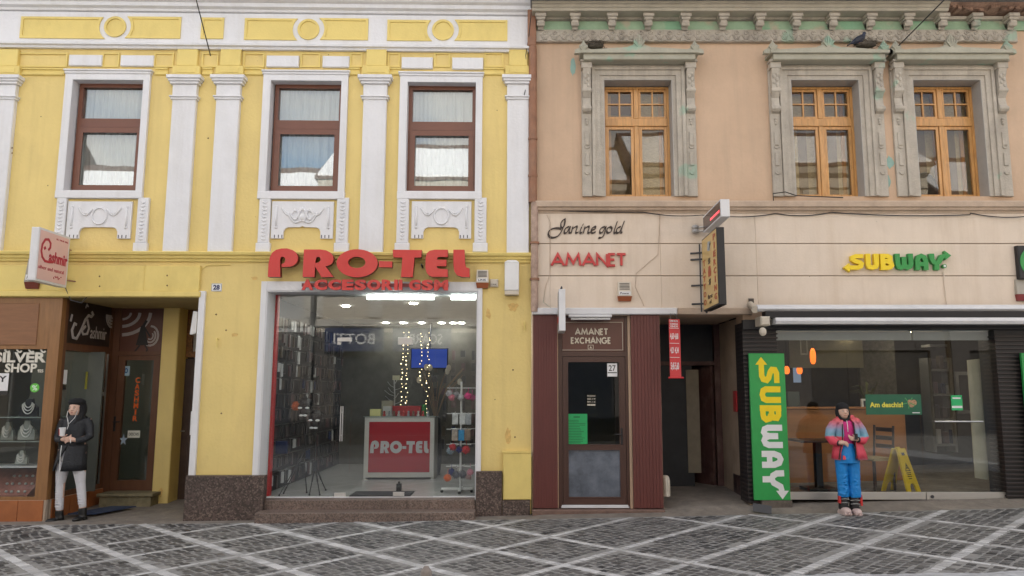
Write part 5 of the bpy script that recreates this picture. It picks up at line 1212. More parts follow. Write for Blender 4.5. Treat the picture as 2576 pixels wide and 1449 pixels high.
for j, (pts, w_) in enumerate([([(.30, .62), (.36, .68), (.36, .76), (.28, .82), (.17, .80), (.09, .70), (.07, .57), (.12, .46), (.22, .40), (.36, .40), (.5, .42)], .032), ([(.16, .66), (.20, .62)], .04)]):
    stroke(m, [Q(p) for p in pts], w_, -.006-.0004*j, -.003, MS)
text_mb(m, 'ashmir', (Q((.34, 0))[0], Q((1.0, 0))[0], zB+H_*.40, zB+H_*.62), -.0065, -.003, .03, MS)
m.build('lettering', PR, t)
m = MB(); text_mb(m, 'silver and natural', (Q((.02, 0))[0], Q((.9, 0))[0], zB+H_*.24, zB+H_*.31), -.006, -.003, .0, MS); text_mb(m, 'SC FINE SRL', (Q((.55, 0))[0], Q((.98, 0))[0], zB+H_*.86, zB+H_*.89), -.006, -.003, 0, MS)
for j in range(6): stroke(m, [Q((.55+.05*j, .14+.03*(j % 2))), Q((.58+.05*j, .11+.03*(j % 3)))], .012, -.006-.0003*j, -.003, MS)
m.build('small_print', PR, t)
m = MB()
for z in (zB+.14, zB+H_-.16): m.tube([(xn-.05, -.14, z), (xn-.05, 0, z-.0)], .014, 6); m.tube([(xn-.05, -.14, z-.03), (xn+.12, -.002, z-.05)], .010, 6); m.cut()
m.parts('wall_bracket', COPP, t)
def siren(u0, v0, u1, v1, Y, lab, body, lens, word=None, split=.3, slots=True):
    x0, x1, z0, z1 = rect(u0, v0, u1, v1, Y)
    t = thing('alarm_siren', lab, 'alarm box', ((x0+x1)/2, 0, z0)); zs = z0+(z1-z0)*split
    w_ = x1-x0
    MB().hexa([(x0, -.10, zs), (x1, -.10, zs), (x1, -.001, zs), (x0, -.001, zs), (x0+.01, -.06, z1), (x1-.01, -.06, z1), (x1-.01, -.001, z1), (x0+.01, -.001, z1)]).build('housing', body, t)
    MB().hexa([(x0+.012, -.07, z0), (x1-.012, -.07, z0), (x1-.012, -.001, z0), (x0+.012, -.001, z0), (x0, -.098, zs-.002), (x1, -.098, zs-.002), (x1, -.001, zs-.002), (x0, -.001, zs-.002)]).build('lens', lens, t)
    if slots:
        m = MB(); n = 5
        for i in range(n):
            z = zs+(z1-zs)*(.45+.5*i/n); y = -.10+.04*(z-zs)/(z1-zs); m.box(x0+w_*.15, x1-w_*.15, y-.004, y+.004, z, z+.008)
        m.build('louvre', DGREY, t)
    if word:
        zz_ = zs+(z1-zs)*.08; h_ = (z1-zs)*.22
        l = MB().box(x0+w_*.1, x1-w_*.1, -.104, -.096, zz_, zz_+h_).build('label', WPR, t); text_mb(MB(), word, (x0+w_*.18, x1-w_*.18, zz_+h_*.2, zz_+h_*.8), -.106, -.1041, .02).build('label_print', BPR, l)
    return t
LR = plain('maroon_lens', (.17, .035, .02), .3); LO = plain('orange_brown_lens', (.32, .09, .03), .35)
BG = plain('beige_grey_plastic', (.36, .33, .28), .5, dirt=(.25, .2, .16), dirt_amt=.4)
siren(64, 650, 100, 726, -.08, 'grey beige alarm siren with maroon lens half hidden behind the pink sign', BG, LR, 'ALARMA', .22, False)
siren(1197, 678, 1229, 724, -.08, 'alarm siren with orange lens and louvres beside the big red letters', CPL, LO, 'LINK', .28)
x0, x1, z0, z1 = rect(1232, 702, 1253, 722, -.03); t = thing('sensor_box', 'small cream sensor box just right of the louvred siren on the yellow wall', 'sensor', ((x0+x1)/2, 0, z0)); MB().box(x0, x1, -.04, -.001, z0, z1, .012).build('housing', CPL, t); text_mb(MB(), 'LINK', (x0+.02, x1-.02, z0+.02, z0+.045), -.0415, -.0401, .01).build('label_print', BPR, t)
x0, x1, z0, z1 = rect(1269, 655, 1305, 742, -.1)
t = thing('cable_box', 'tall white metal box on the yellow wall right of the red letters', 'metal box', ((x0+x1)/2, 0, z0))
zq_ = z0+.06
MB().box(x0, x1, -.14, -.001, zq_, z1-.03, .008).build('housing', WPL, t); MB().hexa([(x0, -.14, z1-.029), (x1, -.14, z1-.029), (x1, -.001, z1-.029), (x0, -.001, z1-.029), (x0+.04, -.12, z1), (x1-.04, -.12, z1), (x1-.04, -.001, z1), (x0+.04, -.001, z1)]).build('cap', WPL, t); MB().box(x0+.002, x1-.002, -.136, -.001, z0, zq_-.002, .004).build('base', CPL, t)
x0, x1, z0, z1 = rect(532, 713, 558, 733, 0)
t = thing('house_number', 'white enamel plate with blue number 28 on the yellow wall', 'number plate', ((x0+x1)/2, 0, z0)); MB().box(x0, x1, -.008, -.001, z0, z1, .002).build('plate', WPR, t)
NV = plain('navy_enamel', (.012, .02, .09), .3); text_mb(MB(), '28', (x0+.025, x1-.025, z0+.02, z1-.02), -.0095, -.0081, .05).build('digits', NV, t); frame_mb(MB(), x0+.004, x1-.004, z0+.004, z1-.004, .004, -.0092, -.0081).build('rim', NV, t)
# ---- PRO-TEL letters
def zc3(x, y): return (600.8+x*.2962, 557.9+y*.2962)
def arc(cx, cy, rx, ry, a0, a1, n=10): return [(cx+rx*math.cos(R(a0+(a1-a0)*i/n)), cy+ry*math.sin(R(a0+(a1-a0)*i/n))) for i in range(n+1)]
PT_ = {
 'P': [[(245, 468), (250, 360), (262, 300), (282, 262), (315, 238), (360, 227), (410, 226), (455, 240), (485, 262), (500, 295), (500, 325), (488, 350), (462, 372), (430, 382), (362, 385), (362, 358), (385, 350), (395, 328), (390, 308), (375, 296), (357, 300), (349, 322), (350, 468)]],
 'R': [[(540, 468), (552, 235), (690, 235), (740, 242), (775, 260), (798, 288), (803, 318), (795, 345), (775, 366), (735, 378), (802, 468), (700, 470), (645, 378), (645, 350), (676, 346), (693, 328), (692, 308), (675, 297), (656, 303), (650, 330), (640, 468)]],
 'O': [arc(1003, 352, 175, 119, 0, 350, 35), arc(1000, 345, 74, 48, 0, 348, 29)],
 '-': [[(1190, 333), (1302, 337), (1300, 388), (1188, 385)]],
 'T': [[(1305, 237), (1553, 240), (1548, 302), (1490, 304), (1475, 470), (1375, 469), (1387, 304), (1310, 302)]],
 'E': [[(1773, 237), (1660, 237), (1620, 245), (1595, 268), (1584, 310), (1583, 390), (1592, 430), (1612, 455), (1640, 467), (1773, 467), (1773, 402), (1705, 400), (1682, 392), (1680, 376), (1760, 378), (1762, 322), (1682, 322), (1684, 304), (1700, 298), (1773, 298)]],
 'L': [[(1820, 237), (1915, 237), (1920, 355), (1928, 385), (1958, 398), (1958, 468), (1890, 468), (1850, 452), (1828, 420), (1821, 370)]]}
t = thing('shop_letters', 'large glossy red three dimensional letters reading PRO-TEL above the shop window', 'shop sign', (at(930, 700, -.2)[0], 0, at(930, 700, -.2)[1]))
YS = -.22
for ch in 'PRO-TEL':
    loops = [[at(*zc3(*p), YS) for p in l] for l in PT_[ch]]
    L_ = MB().prism(loops, YS+.004, YS+.09).build('letter', REDS, t)
    MB().prism(loops, YS, YS+.0035).build('letter_face', REDA, L_)
m = MB(); 
for u in (690, 800, 930, 1060, 1150):
    x, z = at(u, 660, YS+.09); m.tube([(x, YS+.08, z-.03), (x, -.001, z-.05)], .012, 6); m.cut()
m.parts('stand_off', DGREY, t)
x0, x1, z0, z1 = rect(757, 703, 1128, 730, -.17)
t = thing('shop_letters', 'smaller red letters reading ACCESORII GSM under the big red name', 'shop sign', ((x0+x1)/2, 0, z0))
wds = 'ACCESORII GSM'; wd_ = {'I': .36, ' ': .45, 'M': 1.2, 'O': 1.15, 'C': 1.1}
tot = sum(wd_.get(c, 1) for c in wds); x = x0; k_ = (x1-x0)/tot
for c in wds:
    cw = wd_.get(c, 1)*k_
    if c != ' ':
        l = text_mb(MB(), c, (x+.006, x+cw-.006, z0, z1), -.165, -.14, .055).build('letter', REDS, t); text_mb(MB(), c, (x+.006, x+cw-.006, z0, z1), -.17, -.1655, .055).build('letter_face', REDA, l)
    x += cw
MB().box(x0, x1, -.139, -.12, z0+.05, z0+.075).cut().box(x0, x1, -.139, -.12, z1-.07, z1-.05).parts('rail', REDS, t)

# ============================================================= THINGS ON THE PEACH FACADE
fr = 'R'
# downpipe between the houses
xd = at(1345, 300)[0]; t = thing('downpipe', 'rusty brown painted downpipe running down between the two houses', 'downpipe', (xd, 0, 1.2))
zt_ = at(1340, 0, -.1)[1]; z_a = at(1345, 118, -.07)[1]
MB().box(xd-.105, xd+.02, -.12, -.0015, z_a, zt_+.3, .01).build('hopper', COPP, t)
PINK = plain('flaking_pipe', (.42, .30, .24), .7, var=.3, scale=12, dirt=(.2, .12, .08), dirt_amt=.5)
zm_ = at(1345, 510, -.07)[1]; ze_ = at(1345, 785, -.07)[1]
xd2 = at(1344, 650, -.06)[0]
MB().cyl(xd-.03, -.075, zm_, z_a-.001, .058, n=16).build('pipe', COPP, t, smooth=False)
MB().cyl(xd2, -.085, ze_+.0, zm_-.001, .05, n=16).build('lower_pipe', PINK, t)
m = MB()
for v in (350, 443, 612, 703):
    z = at(1345, v, -.07)[1]; m.cyl(xd-.03 if v < 500 else xd2, -.078 if v < 500 else -.085, z-.015, z+.015, .066, n=16); m.cut()
m.parts('pipe_collar', COPP, t)
# painted script letters
def zL(x, y): return (1304.6+x*.2488, 497.8+y*.2488)
nib = (.012, .009)
def script(paths, lab, cat, mat, Y=-.045):
    pp = [[at(*zL(*p), Y) for p in q] for q in paths]
    return pp
def spl(pts, n=5):
    out = []
    P_ = [pts[0]]+list(pts)+[pts[-1]]
    for i in range(1, len(P_)-2):
        for j in range(n):
            t = j/n; a, b, c, d = P_[i-1], P_[i], P_[i+1], P_[i+2]
            out.append(tuple(.5*((2*b[k])+(-a[k]+c[k])*t+(2*a[k]-5*b[k]+4*c[k]-d[k])*t*t+(-a[k]+3*b[k]-3*c[k]+d[k])*t**3) for k in (0, 1)))
    out.append(pts[-1]); return out
lt = {
 'J': [[(466, 212), (440, 232), (425, 262), (428, 300), (450, 296), (466, 262), (466, 212)], [(466, 225), (455, 280), (430, 340), (395, 385), (350, 402), (310, 392), (297, 355), (320, 322), (370, 306), (415, 310), (430, 318)]],
 'a': [[(508, 292), (482, 300), (460, 330), (462, 356), (485, 350), (520, 292), (508, 340), (515, 356), (532, 345)]],
 'n': [[(545, 292), (530, 356)], [(540, 315), (575, 290), (590, 296), (575, 345), (585, 356), (600, 345)]],
 'i': [[(636, 292), (618, 345), (628, 356), (642, 345)], [(646, 268), (650, 272)]],
 'n2': [[(668, 292), (652, 356)], [(662, 315), (695, 290), (712, 296), (697, 345), (708, 356), (722, 345)]],
 'e': [[(735, 328), (765, 318), (778, 300), (765, 290), (740, 310), (730, 338), (745, 356), (775, 345)]],
 'g': [[(870, 292), (840, 300), (818, 330), (822, 354), (845, 348), (880, 292), (862, 370), (835, 402), (805, 402)]],
 'o': [[(925, 292), (900, 305), (888, 335), (900, 355), (928, 345), (942, 312), (925, 292)]],
 'l': [[(995, 240), (968, 320), (962, 350), (975, 356), (988, 348)]],
 'd': [[(1030, 292), (1005, 300), (985, 330), (990, 354), (1015, 348), (1045, 292)], [(1066, 235), (1040, 310), (1032, 348), (1045, 352)]]}
x0, z0 = at(1470, 600)
t = thing('shop_lettering', 'slim dark brown script lettering reading Janine gold on the cream fascia', 'shop sign', (x0, 0, z0))
SCB = plain('dark_brown_letters', (.035, .02, .015), .5)
for k_, paths in lt.items():
    m = MB()
    for j, q in enumerate(paths):
        P_ = [at(*zL(*p), -.045) for p in spl(q)]; stroke(m, P_, .02, -.047-.0004*j, -.036, nib=(.010, .014))
        stroke(m, P_, .013, -.0462-.0004*j, -.0365)
    m.build('letter', SCB, t)
x0, x1, z0, z1 = rect(1387, 637, 1573, 671, -.05)
t = thing('shop_lettering', 'red capital letters reading AMANET standing off the cream fascia', 'shop sign', ((x0+x1)/2, 0, z0))
caps('AMANET', (x0, x1, z0, z1), .032, -.07, -.037, 'letter', plain('red_letter_paint', (.50, .035, .035), .4), t, gap=.16)
siren(1553, 708, 1589, 757, -.09, 'cream alarm siren with rusty orange lens on the fascia below the red capitals', CPL, LO, 'Power', .25)
siren(2557, 702, 2600, 756, -.09, 'grey white alarm siren with dark red lens at the right edge above the awning', BG, plain('dark_red_lens', (.22, .03, .03), .3), None, .3, False)
# small white light box on an arm over the brown door
Yn, Yf = -.12, -.62
xa, zt_ = at(1411, 727, Yf); xb = xa
t = thing('projecting_sign', 'narrow white edged light box on a dark arm projecting over the brown door', 'shop sign', (xa, 0, at(1411, 830, Yf)[1]))
zb2 = at(1425, 832, Yf)[1]
MB().box(xa-.03, xa+.055, Yf, Yf+.44, zb2, zt_, .006).build('sign_box', ALUW, t)
gf = MB().box(xa-.034, xa-.031, Yf+.03, Yf+.41, zb2+.03, zt_-.03).build('sign_face', plain('greyed_face', (.30, .29, .28), .3, var=.3, scale=6), t)
MB().box(xa-.037, xa-.0345, Yf+.06, Yf+.38, zb2+.12, zb2+.2).build('red_print', REDT, gf)
m = MB(); m.tube([(xa+.01, Yf+.1, zt_), (xa+.01, Yf+.1, zt_+.04), (xa+.01, -.04, zt_+.04)], .012, 6); m.tube([(xa+.01, -.04, zt_-.35), (xa+.01, Yf+.35, zt_+.02)], .012, 6); m.build('arm', DGREY, t)
# fluorescent fitting
x0, x1, z0, z1 = rect(1430, 792, 1538, 807, -.1)
t = thing('tube_lamp', 'unlit fluorescent tube fitting under the lintel above the brown door', 'tube lamp', ((x0+x1)/2, -.1, z0))
MB().box(x0, x1, -.14, -.06, z1-.035, z1, .006).build('fitting', ALUW, t); MB().tube([(x0+.03, -.10, z1-.055), (x1-.02, -.10, z1-.055)], .016, 10).build('tube', WPL, t)
# tattoo sign
Yn, Yf = -.14, -.98
xa = at(1802, 600, Yf)[0]; tt = .10
zt_ = at(1800, 571, Yf)[1]; zb2 = at(1820, 766, Yf)[1]
t = thing('projecting_sign', 'tall yellow tattoo and piercing light box with black edge projecting from the cream fascia', 'shop sign', (xa, 0, zb2))
MB().box(xa+.002, xa+tt, Yf, Yn, zb2, zt_, .006).build('sign_box', BLK, t)
fc = MB().box(xa-.004, xa+.001, Yf+.02, Yn-.02, zb2+.02, zt_-.02).build('sign_face', plain('ochre_sign_face', (.60, .42, .15), .4, var=.05, coat=.4), t)
MT = Matrix.Translation((xa-.005, 0, 0)) @ Matrix.Rotation(R(-90), 4, 'Z')   # local x -> -y
RB = plain('rust_red_letters', (.38, .075, .03), .5)
def vert_text(word, y0_, y1_, zt2, zb3, m):
    h = (zt2-zb3)/len(word)
    for i, c in enumerate(word):
        w2 = abs(y1_-y0_); a, b = (-y0_, -y1_) if -y0_ < -y1_ else (-y1_, -y0_)
        if c == 'I': q = (b-a)*.3; a += q; b -= q
        text_mb(m, c, (a, b, zt2-(i+1)*h+.02, zt2-i*h-.01), -.003, .0, .035, MT)
m = MB(); vert_text('TATTOO', -.20, -.34, zt_-.30, zb2+.05, m); m.build('lettering', RB, fc)
m = MB(); vert_text('PIERCING', -.80, -.93, zt_-.05, zb2+.06, m); m.build('lettering', RB, fc)
m = MB()
for z, w2, h2 in [(.52, .10, .02), (.48, .03, .06)]: pass
H_ = zt_-zb2; ym = .57
m.prism([(ym-.07, zb2+H_*.42), (ym+.07, zb2+H_*.42), (ym+.08, zb2+H_*.50), (ym+.05, zb2+H_*.56), (ym-.05, zb2+H_*.56), (ym-.08, zb2+H_*.50)], -.003, 0, MT); m.build('lantern_motif', RB, fc)
m = MB(); m.prism([(ym-.09, zb2+H_*.78), (ym+.05, zb2+H_*.76), (ym+.09, zb2+H_*.88), (ym-.05, zb2+H_*.90)], -.003, 0, MT); m.build('bird_motif', plain('grey_blue_print', (.35, .40, .42), .5), fc)
m = MB()
for z in (.60, .64, .36, .32): stroke(m, [(ym-.06, zb2+H_*z), (ym+.05, zb2+H_*(z+.02))], .02, -.003, 0, MT); m.cut(); stroke(m, [(ym+.04, zb2+H_*(z-.01)), (ym-.04, zb2+H_*(z+.03))], .012, -.0034, 0, MT); m.cut()
stroke(m, [(ym+.0, zb2+H_*.78), (ym+.08, zb2+H_*.86)], .03, -.0036, 0, MT); m.cut()
text_mb(m, 'first', (ym-.14, ym+.12, zb2+H_*.13, zb2+H_*.19), -.003, 0, .01, MT); text_mb(m, 'of', (ym-.06, ym+.06, zb2+H_*.06, zb2+H_*.11), -.003, 0, .01, MT)
m.parts('small_motif', SCB, fc)
m = MB(); m.tube([(xa+.04, -.13, zt_+.0), (xa+.04, -.13, zb2-.02)], .014, 6); m.cut(); m.tube([(xa-.02, -.09, zt_-.05), (xa-.02, -.09, zb2+.0)], .010, 6); m.cut()
for v in (639, 655+0, 720, 766): z = at(1760, v)[1]; m.tube([(xa-.14, -.04, z), (xa+.05, -.12, z)], .013, 6); m.cut()
m.parts('bracket', DGREY, t)
# LED box above it
Yf2, Yn2 = -1.12, -.14
xa2 = at(1812, 520, Yf2)[0]
zt2 = at(1815, 501, Yf2)[1]; zb3 = at(1815, 545, Yf2)[1]
t = thing('projecting_sign', 'grey aluminium LED display box above the tattoo sign', 'shop sign', (xa2, 0, zb3))
MB().box(xa2, xa2+.115, Yf2, Yn2, zb3, zt2, .006).build('sign_box', ALUW, t)
f2 = MB().box(xa2-.004, xa2-.001, Yf2+.02, Yn2-.02, zb3+.02, zt2-.02).build('display', plain('dark_display', (.10, .065, .06), .25, var=.2), t)
MT2 = Matrix.Translation((xa2-.005, 0, 0)) @ Matrix.Rotation(R(-90), 4, 'Z')
MB().box(xa2-.006, xa2-.0041, Yf2+.05, Yf2+.55, zb3+.07, zb3+.10).build('red_text_line', emit('led_red', (.9, .08, .1), .6), f2)
m = MB()
for z in (zt2-.14, zb3+.03): m.ball((xa2-.10, -.10, z+.0), .055, .05, .04); m.tube([(xa2-.10, -.10, z), (xa2+.02, -.15, z)], .015, 6); m.cut()
m.parts('flood_lamp', plain('dull_lamp', (.4, .38, .36), .3, .4), t)
# red hanging price list
xc0, xc1, z0, z1 = rect(1682, 803, 1712, 950, -.22)
t = thing('hanging_banner', 'narrow red price banner with white figures hanging under the lintel of the passage', 'banner', ((xc0+xc1)/2, -.22, z0))
tl = (xc1-xc0)*.06
MB().hexa([(xc0+.0, -.26, z0), (xc1+.0, -.20, z0), (xc1+.0, -.195, z0), (xc0+.0, -.255, z0), (xc0+.0, -.26, z1), (xc1-.0, -.20, z1), (xc1-.0, -.195, z1), (xc0+.0, -.255, z1)]).build('sheet', REDT, t)
MB_ = Matrix.Translation((0, -.002, 0))
m = MB(); rows = [('SCHIMB VALUTAR', .95, .985), ('CUMPAR', .90, .93), ('VINDE', .86, .89), ('4,63 4,68', .64, .76), ('4,21 4,34', .40, .52), ('5,45 5,60', .12, .26)]
w_ = xc1-xc0
Mx = Matrix.Translation((xc0, -.262, z0)) @ Matrix.Rotation(math.atan2(.06, w_), 4, 'Z')
MSh = Mx @ Matrix([(1, 0, 0, .0), (0, 1, 0, 0), (0, 0, 1, 0), (0, 0, 0, 1)])
for s_, a, b in rows: text_mb(m, s_, (.015, w_-.02, (z1-z0)*a, (z1-z0)*b), -.001, .001, .02, MSh)
for a in (.84, .58, .34): m.xf(Matrix.Identity(4)); q = MB().box(.005, w_-.01, -.001, .001, (z1-z0)*a, (z1-z0)*a+.006).xf(MSh); m.add(q.v, q.f)
m.build('print', WPR, t)
MB().tube([((xc0+xc1)/2-.05, -.23, z1), ((xc0+xc1)/2-.03, -.12, z1+.09)], .004, 5).cut().tube([((xc0+xc1)/2+.05, -.21, z1), ((xc0+xc1)/2+.03, -.12, z1+.09)], .004, 5).parts('hanger', DGREY, t)
MB().tube([(xc0-.02, -.262, z0), (xc1+.03, -.20, z0)], .012, 8).build('bottom_bar', REDT, t)
# ---- SUBWAY letters
def sub_letters():
    """centre lines of the letters in units of letter height"""
    return [
     ('S', .86, 0, [[(.74, .85), (.34, .85), (.20, .78), (.19, .64), (.30, .55), (.52, .48), (.62, .38), (.58, .22), (.44, .15), (-.06, .15)]], [(-.02, -.13), (-.34, .15), (-.02, .43)]),
     ('U', .78, 0, [[(.14, 1), (.14, .32), (.20, .19), (.36, .14), (.52, .19), (.58, .32), (.58, 1)]], None),
     ('B', .80, 0, [[(.14, 0), (.14, 1)], [(.14, .86), (.42, .86), (.54, .78), (.52, .62), (.40, .54), (.2, .54)], [(.40, .50), (.56, .44), (.60, .28), (.52, .17), (.40, .14), (.14, .14)]], None),
     ('W', 1.06, 1, [[(.14, 1), (.14, .34), (.20, .18), (.32, .14), (.44, .22), (.48, .40), (.48, .80)], [(.48, .38), (.54, .20), (.66, .14), (.78, .20), (.84, .36), (.84, 1)]], None),
     ('A', .80, 1, [[(.14, 0), (.14, .58), (.22, .80), (.36, .87), (.50, .80), (.58, .58), (.58, 0)], [(.14, .36), (.58, .36)]], None),
     ('Y', .90, 1, [[(.12, 1), (.13, .66), (.22, .48), (.36, .43), (.50, .50), (.58, .66), (.66, .82), (.84, .87)], [(.36, 0), (.36, .45)]], [(.82, .60), (1.16, .88), (.82, 1.18)])]
def subway(t, W, T_, y0, y1, M, mats, name='letter'):
    x = 0
    for (ch, adv, ci, strokes, arrow) in sub_letters():
        m = MB()
        for j, s_ in enumerate(strokes): stroke(m, [(x+p[0], p[1]) for p in s_], T_, y0-.0006*j/W, y1, None)
        if arrow:
            tri = [(x+p[0], p[1]) for p in arrow]; m.prism(tri, y0-.0018/W, y1)
        m.xf(M); m.build(name, mats[ci], t)
        x += adv
x0, x1, z0, z1 = rect(2137, 638, 2374, 679, -.1)
t = thing('shop_letters', 'yellow and green three dimensional SUBWAY letters with arrows on the cream fascia', 'shop sign', ((x0+x1)/2, 0, z0))
TW = 5.05; h_ = z1-z0
M = Matrix.Translation((x0, -.10, z0)) @ Matrix.Diagonal(((x1-x0)/TW, h_, h_, 1))
subway(t, h_, .255, 0, .28, M, [YELA, GRNA])
x, z = at(2373, 670, -.07); MB().tube([(x, -.10, z), (x, -.04, z)], .028, 14).build('ring_mark', GRNA, t); MB().tube([(x, -.102, z), (x, -.1005, z)], .017, 12).build('ring_mark', WPR, t)
x, z = at(2372, 684, -.04); z2_ = at(2376, 765, -.04)[1]; o = MB().tube([(x, -.045, z), (x+.015, -.045, z2_)], .012, 6).build('conduit', CREAM); tag(o, 'thin cream cable conduit running down from the yellow and green letters', 'conduit')
# tall green board
x0, x1, z0, z1 = rect(1889, 889, 1979, 1258, -.12)
t = thing('sign_board', 'tall green board with the sandwich shop name set sideways, leaning at the slatted pier', 'sign board', ((x0+x1)/2, -.12, z0))
dxl = 0
MB().box(x0, x1, -.14, -.10, z0, z1, .006).build('board', GRNB, t)
cxg = (x0+x1)/2; hl = (x1-x0)*.60; lw = (z1-z0)*.85
M = Matrix.Translation((cxg-hl*.42, -.1415, z1-.16)) @ Matrix.Rotation(R(90), 4, 'Y') @ Matrix.Diagonal((lw/5.1, 1, hl, 1))
subway(t, 1, .25, 0, .0013, M, [YELA, WPR])
tag(MB().hexa([(at(1880, 1262)[0]-.02, -.30, G(3)+.03), (at(1915, 1272)[0], -.42, G(3)+.01), (at(1915, 1272)[0]+.02, -.38, G(3)+.09), (at(1880, 1262)[0], -.26, G(3)+.11), (at(1880, 1262)[0]-.02, -.29, G(3)+.045), (at(1915, 1272)[0], -.41, G(3)+.025), (at(1915, 1272)[0]+.02, -.37, G(3)+.105), (at(1880, 1262)[0], -.25, G(3)+.125)]).build('floor_plate', DGREY), 'grey metal plate lying on the pavement at the foot of the green board', 'metal plate')
tag(MB().box(x0+.1, x1+.02, -.14, -.04, G(3.5)+.02, z0-.002, .006).build('board_footing', plain('dirty_block', (.12, .10, .085), .9, var=.4, scale=14)), 'dirty low block carrying the tall green board', 'block')
# awning cassette
xa = at(1905, 785, -.32)[0]; xb = 9.2
t = thing('awning', 'rolled up black awning in a white cassette across the sandwich shop front', 'awning', (xa, 0, at(2200, 800, -.3)[1]))
z1 = at(2200, 766, -.30)[1]; z0 = at(2200, 783, -.30)[1]; z3 = at(2200, 799, -.38)[1]; z4 = at(2200, 815, -.38)[1]
MB().profx(xa, xb, [(-.12, z0+.01), (-.31, z0), (-.34, z0+.03), (-.33, z1-.03), (-.28, z1), (-.12, z1+.01)]).build('cassette', ALUW, t)
MB().profx(xa+.10, xb, [(-.18, z3+.0), (-.34, z3+.005), (-.35, z0-.003), (-.18, z0-.003)]).build('rolled_cloth', BLK, t)
xl_ = at(1950, 806, -.40)[0]
MB().profx(xl_-.0, xb, [(-.22, z4), (-.40, z4), (-.42, z4+.04), (-.41, z3-.002), (-.22, z3-.002)]).build('front_bar', ALUW, t)
m = MB(); m.tube([(xa-.03, -.10, z1+.02), (xa-.03, -.32, z0+.02)], .05, 12); m.cut(); m.box(xa+.02, xa+.15, -.38, -.12, z4-.02, z3+.02, .02); m.cut(); m.ball((xa+.05, -.35, z4-.10), .05, .04, .06); m.parts('end_cap', CPL, t)
m = MB(); xq, zq1 = at(1889, 752); m.box(xq-.05, xq+.02, -.06, -.036, zq1-.16, zq1, .004); m.cut(); m.tube([(xq, -.05, zq1-.1), (xa-.03, -.2, z1)], .02, 8); m.parts('wall_bracket', plain('rusty_bracket', (.07, .055, .045), .7), t)
MB().box(s0, xb, -.12, -.046, at(2200, 829, -.1)[1], z4+.08, .004).build('under_board', BLK, t)
# fire alarm box, poster, stickers, right edge signs
tr = .55; zz0, zz1 = at(1860, 1036, .6)[1], at(1860, 981, .6)[1]
xw = xfr+(xbk-xfr)*.12-.02
x0, x1, z0, z1 = rect(1849, 983, 1874, 1036, .40)
t = thing('fire_box', 'small red box on the cream passage wall beside the slatted pier', 'red box', ((x0+x1)/2, .4, z0)); MB().box(x0, x1, .36, .52, z0, z1, .01).build('housing', plain('red_metal', (.30, .012, .015), .4), t); MB().tube([((x0+x1)/2, .42, z1), ((x0+x1)/2, .42, z1+.09)], .004, 5).build('aerial', WPL, t)
x0, x1, z0, z1 = rect(1668, 1198, 1686, 1243, .0)
t = thing('guard_stone', 'small chipped white guard block at the left edge of the passage', 'guard stone', ((x0+x1)/2, .1, z0-.02)); MB().loft([((x0+x1)/2, .10, z0-.03, (x1-x0)*.62, .12), ((x0+x1)/2, .10, z1-.07, (x1-x0)*.60, .11), ((x0+x1)/2, .10, z1-.02, (x1-x0)*.5, .09), ((x0+x1)/2, .10, z1, (x1-x0)*.3, .05)], 14).build('block', plain('chipped_white_block', (.55, .5, .42), .8, var=.1, dirt=(.1, .08, .06), dirt_amt=.8, dscale=6), t)
GP2 = plain('deep_green_poster', (.015, .115, .06), .5); YP2 = plain('yellow_print', (.75, .68, .08), .5)
x0, x1, z0, z1 = rect(2177, 992, 2317, 1043, .018)
t = thing('poster', 'dark green poster reading Am deschis on the sandwich shop glass', 'poster', ((x0+x1)/2, .018, z0)); MB().box(x0, x1, .0165, .0195, z0, z1).build('sheet', GP2, t)
text_mb(MB(), 'Am deschis!', (x0+.055, x0+(x1-x0)*.665, z0+(z1-z0)*.36, z0+(z1-z0)*.62), .0152, .0164, .03).build('print', YP2, t)
m = MB(); c = (x0+(x1-x0)*.82, z0+(z1-z0)*.52)
for j, (dx, dz, r) in enumerate([(0, .0, .045), (.035, .02, .04), (-.02, .03, .03)]): m.prism(circ(c[0]+dx, c[1]+dz, r, 10), .0155-.0003*j, .0164)
m.build('food_picture', plain('food_print', (.42, .25, .14), .6, var=.6, scale=60), t)
m = MB(); 
for a in range(5): stroke(m, [(c[0]-.03, c[1]+.02), (c[0]-.03+.09*math.cos(a*1.2+1), c[1]+.02+.08*math.sin(a*1.2+1))], .012, .0158-.0003*a, .0164)
m.build('leaf_picture', plain('leaf_print', (.08, .3, .1), .6), t); MB().box(x1-.13, x1-.03, .0155, .0164, z0+.02, z0+.032).build('small_print', WPR, t)
x0, x1, z0, z1 = rect(2392, 994, 2420, 1032, .018); t = thing('sticker', 'bright green and white notice on the glass of the sandwich shop door', 'sticker', ((x0+x1)/2, .018, z0)); MB().box(x0, x1, .0165, .0195, z0, z1).build('sheet', plain('mint_green_sticker', (.02, .42, .14), .5), t); MB().box(x0+.005, x1-.005, .015, .0163, z0+.03, z0+.06).cut().box(x0+.02, x1-.02, .015, .0163, z1-.05, z1-.03).parts('white_band', WPR, t)
x0, x1, z0, z1 = rect(2560, 618, 2680, 702, -.1)
t = thing('hanging_sign', 'black panel with a green disc cut by the right edge of the picture', 'shop sign', ((x0+x1)/2, -.1, z0)); MB().box(x0, x1, -.12, -.04, z0, z1, .01).build('panel', BLK, t); MB().prism(circ(at(2606, 660, -.12)[0], (z0+z1)/2, (z1-z0)*.48, 32), -.126, -.121).build('disc', GRNA, t)
x0, x1, z0, z1 = rect(2582, 888, 2656, 1258, -.12)
t = thing('sign_board', 'second green board with pale letters at the right picture edge', 'sign board', ((x0+x1)/2, -.12, z0)); MB().box(x0, x1, -.14, -.10, z0, z1, .006).build('board', GRNB, t)
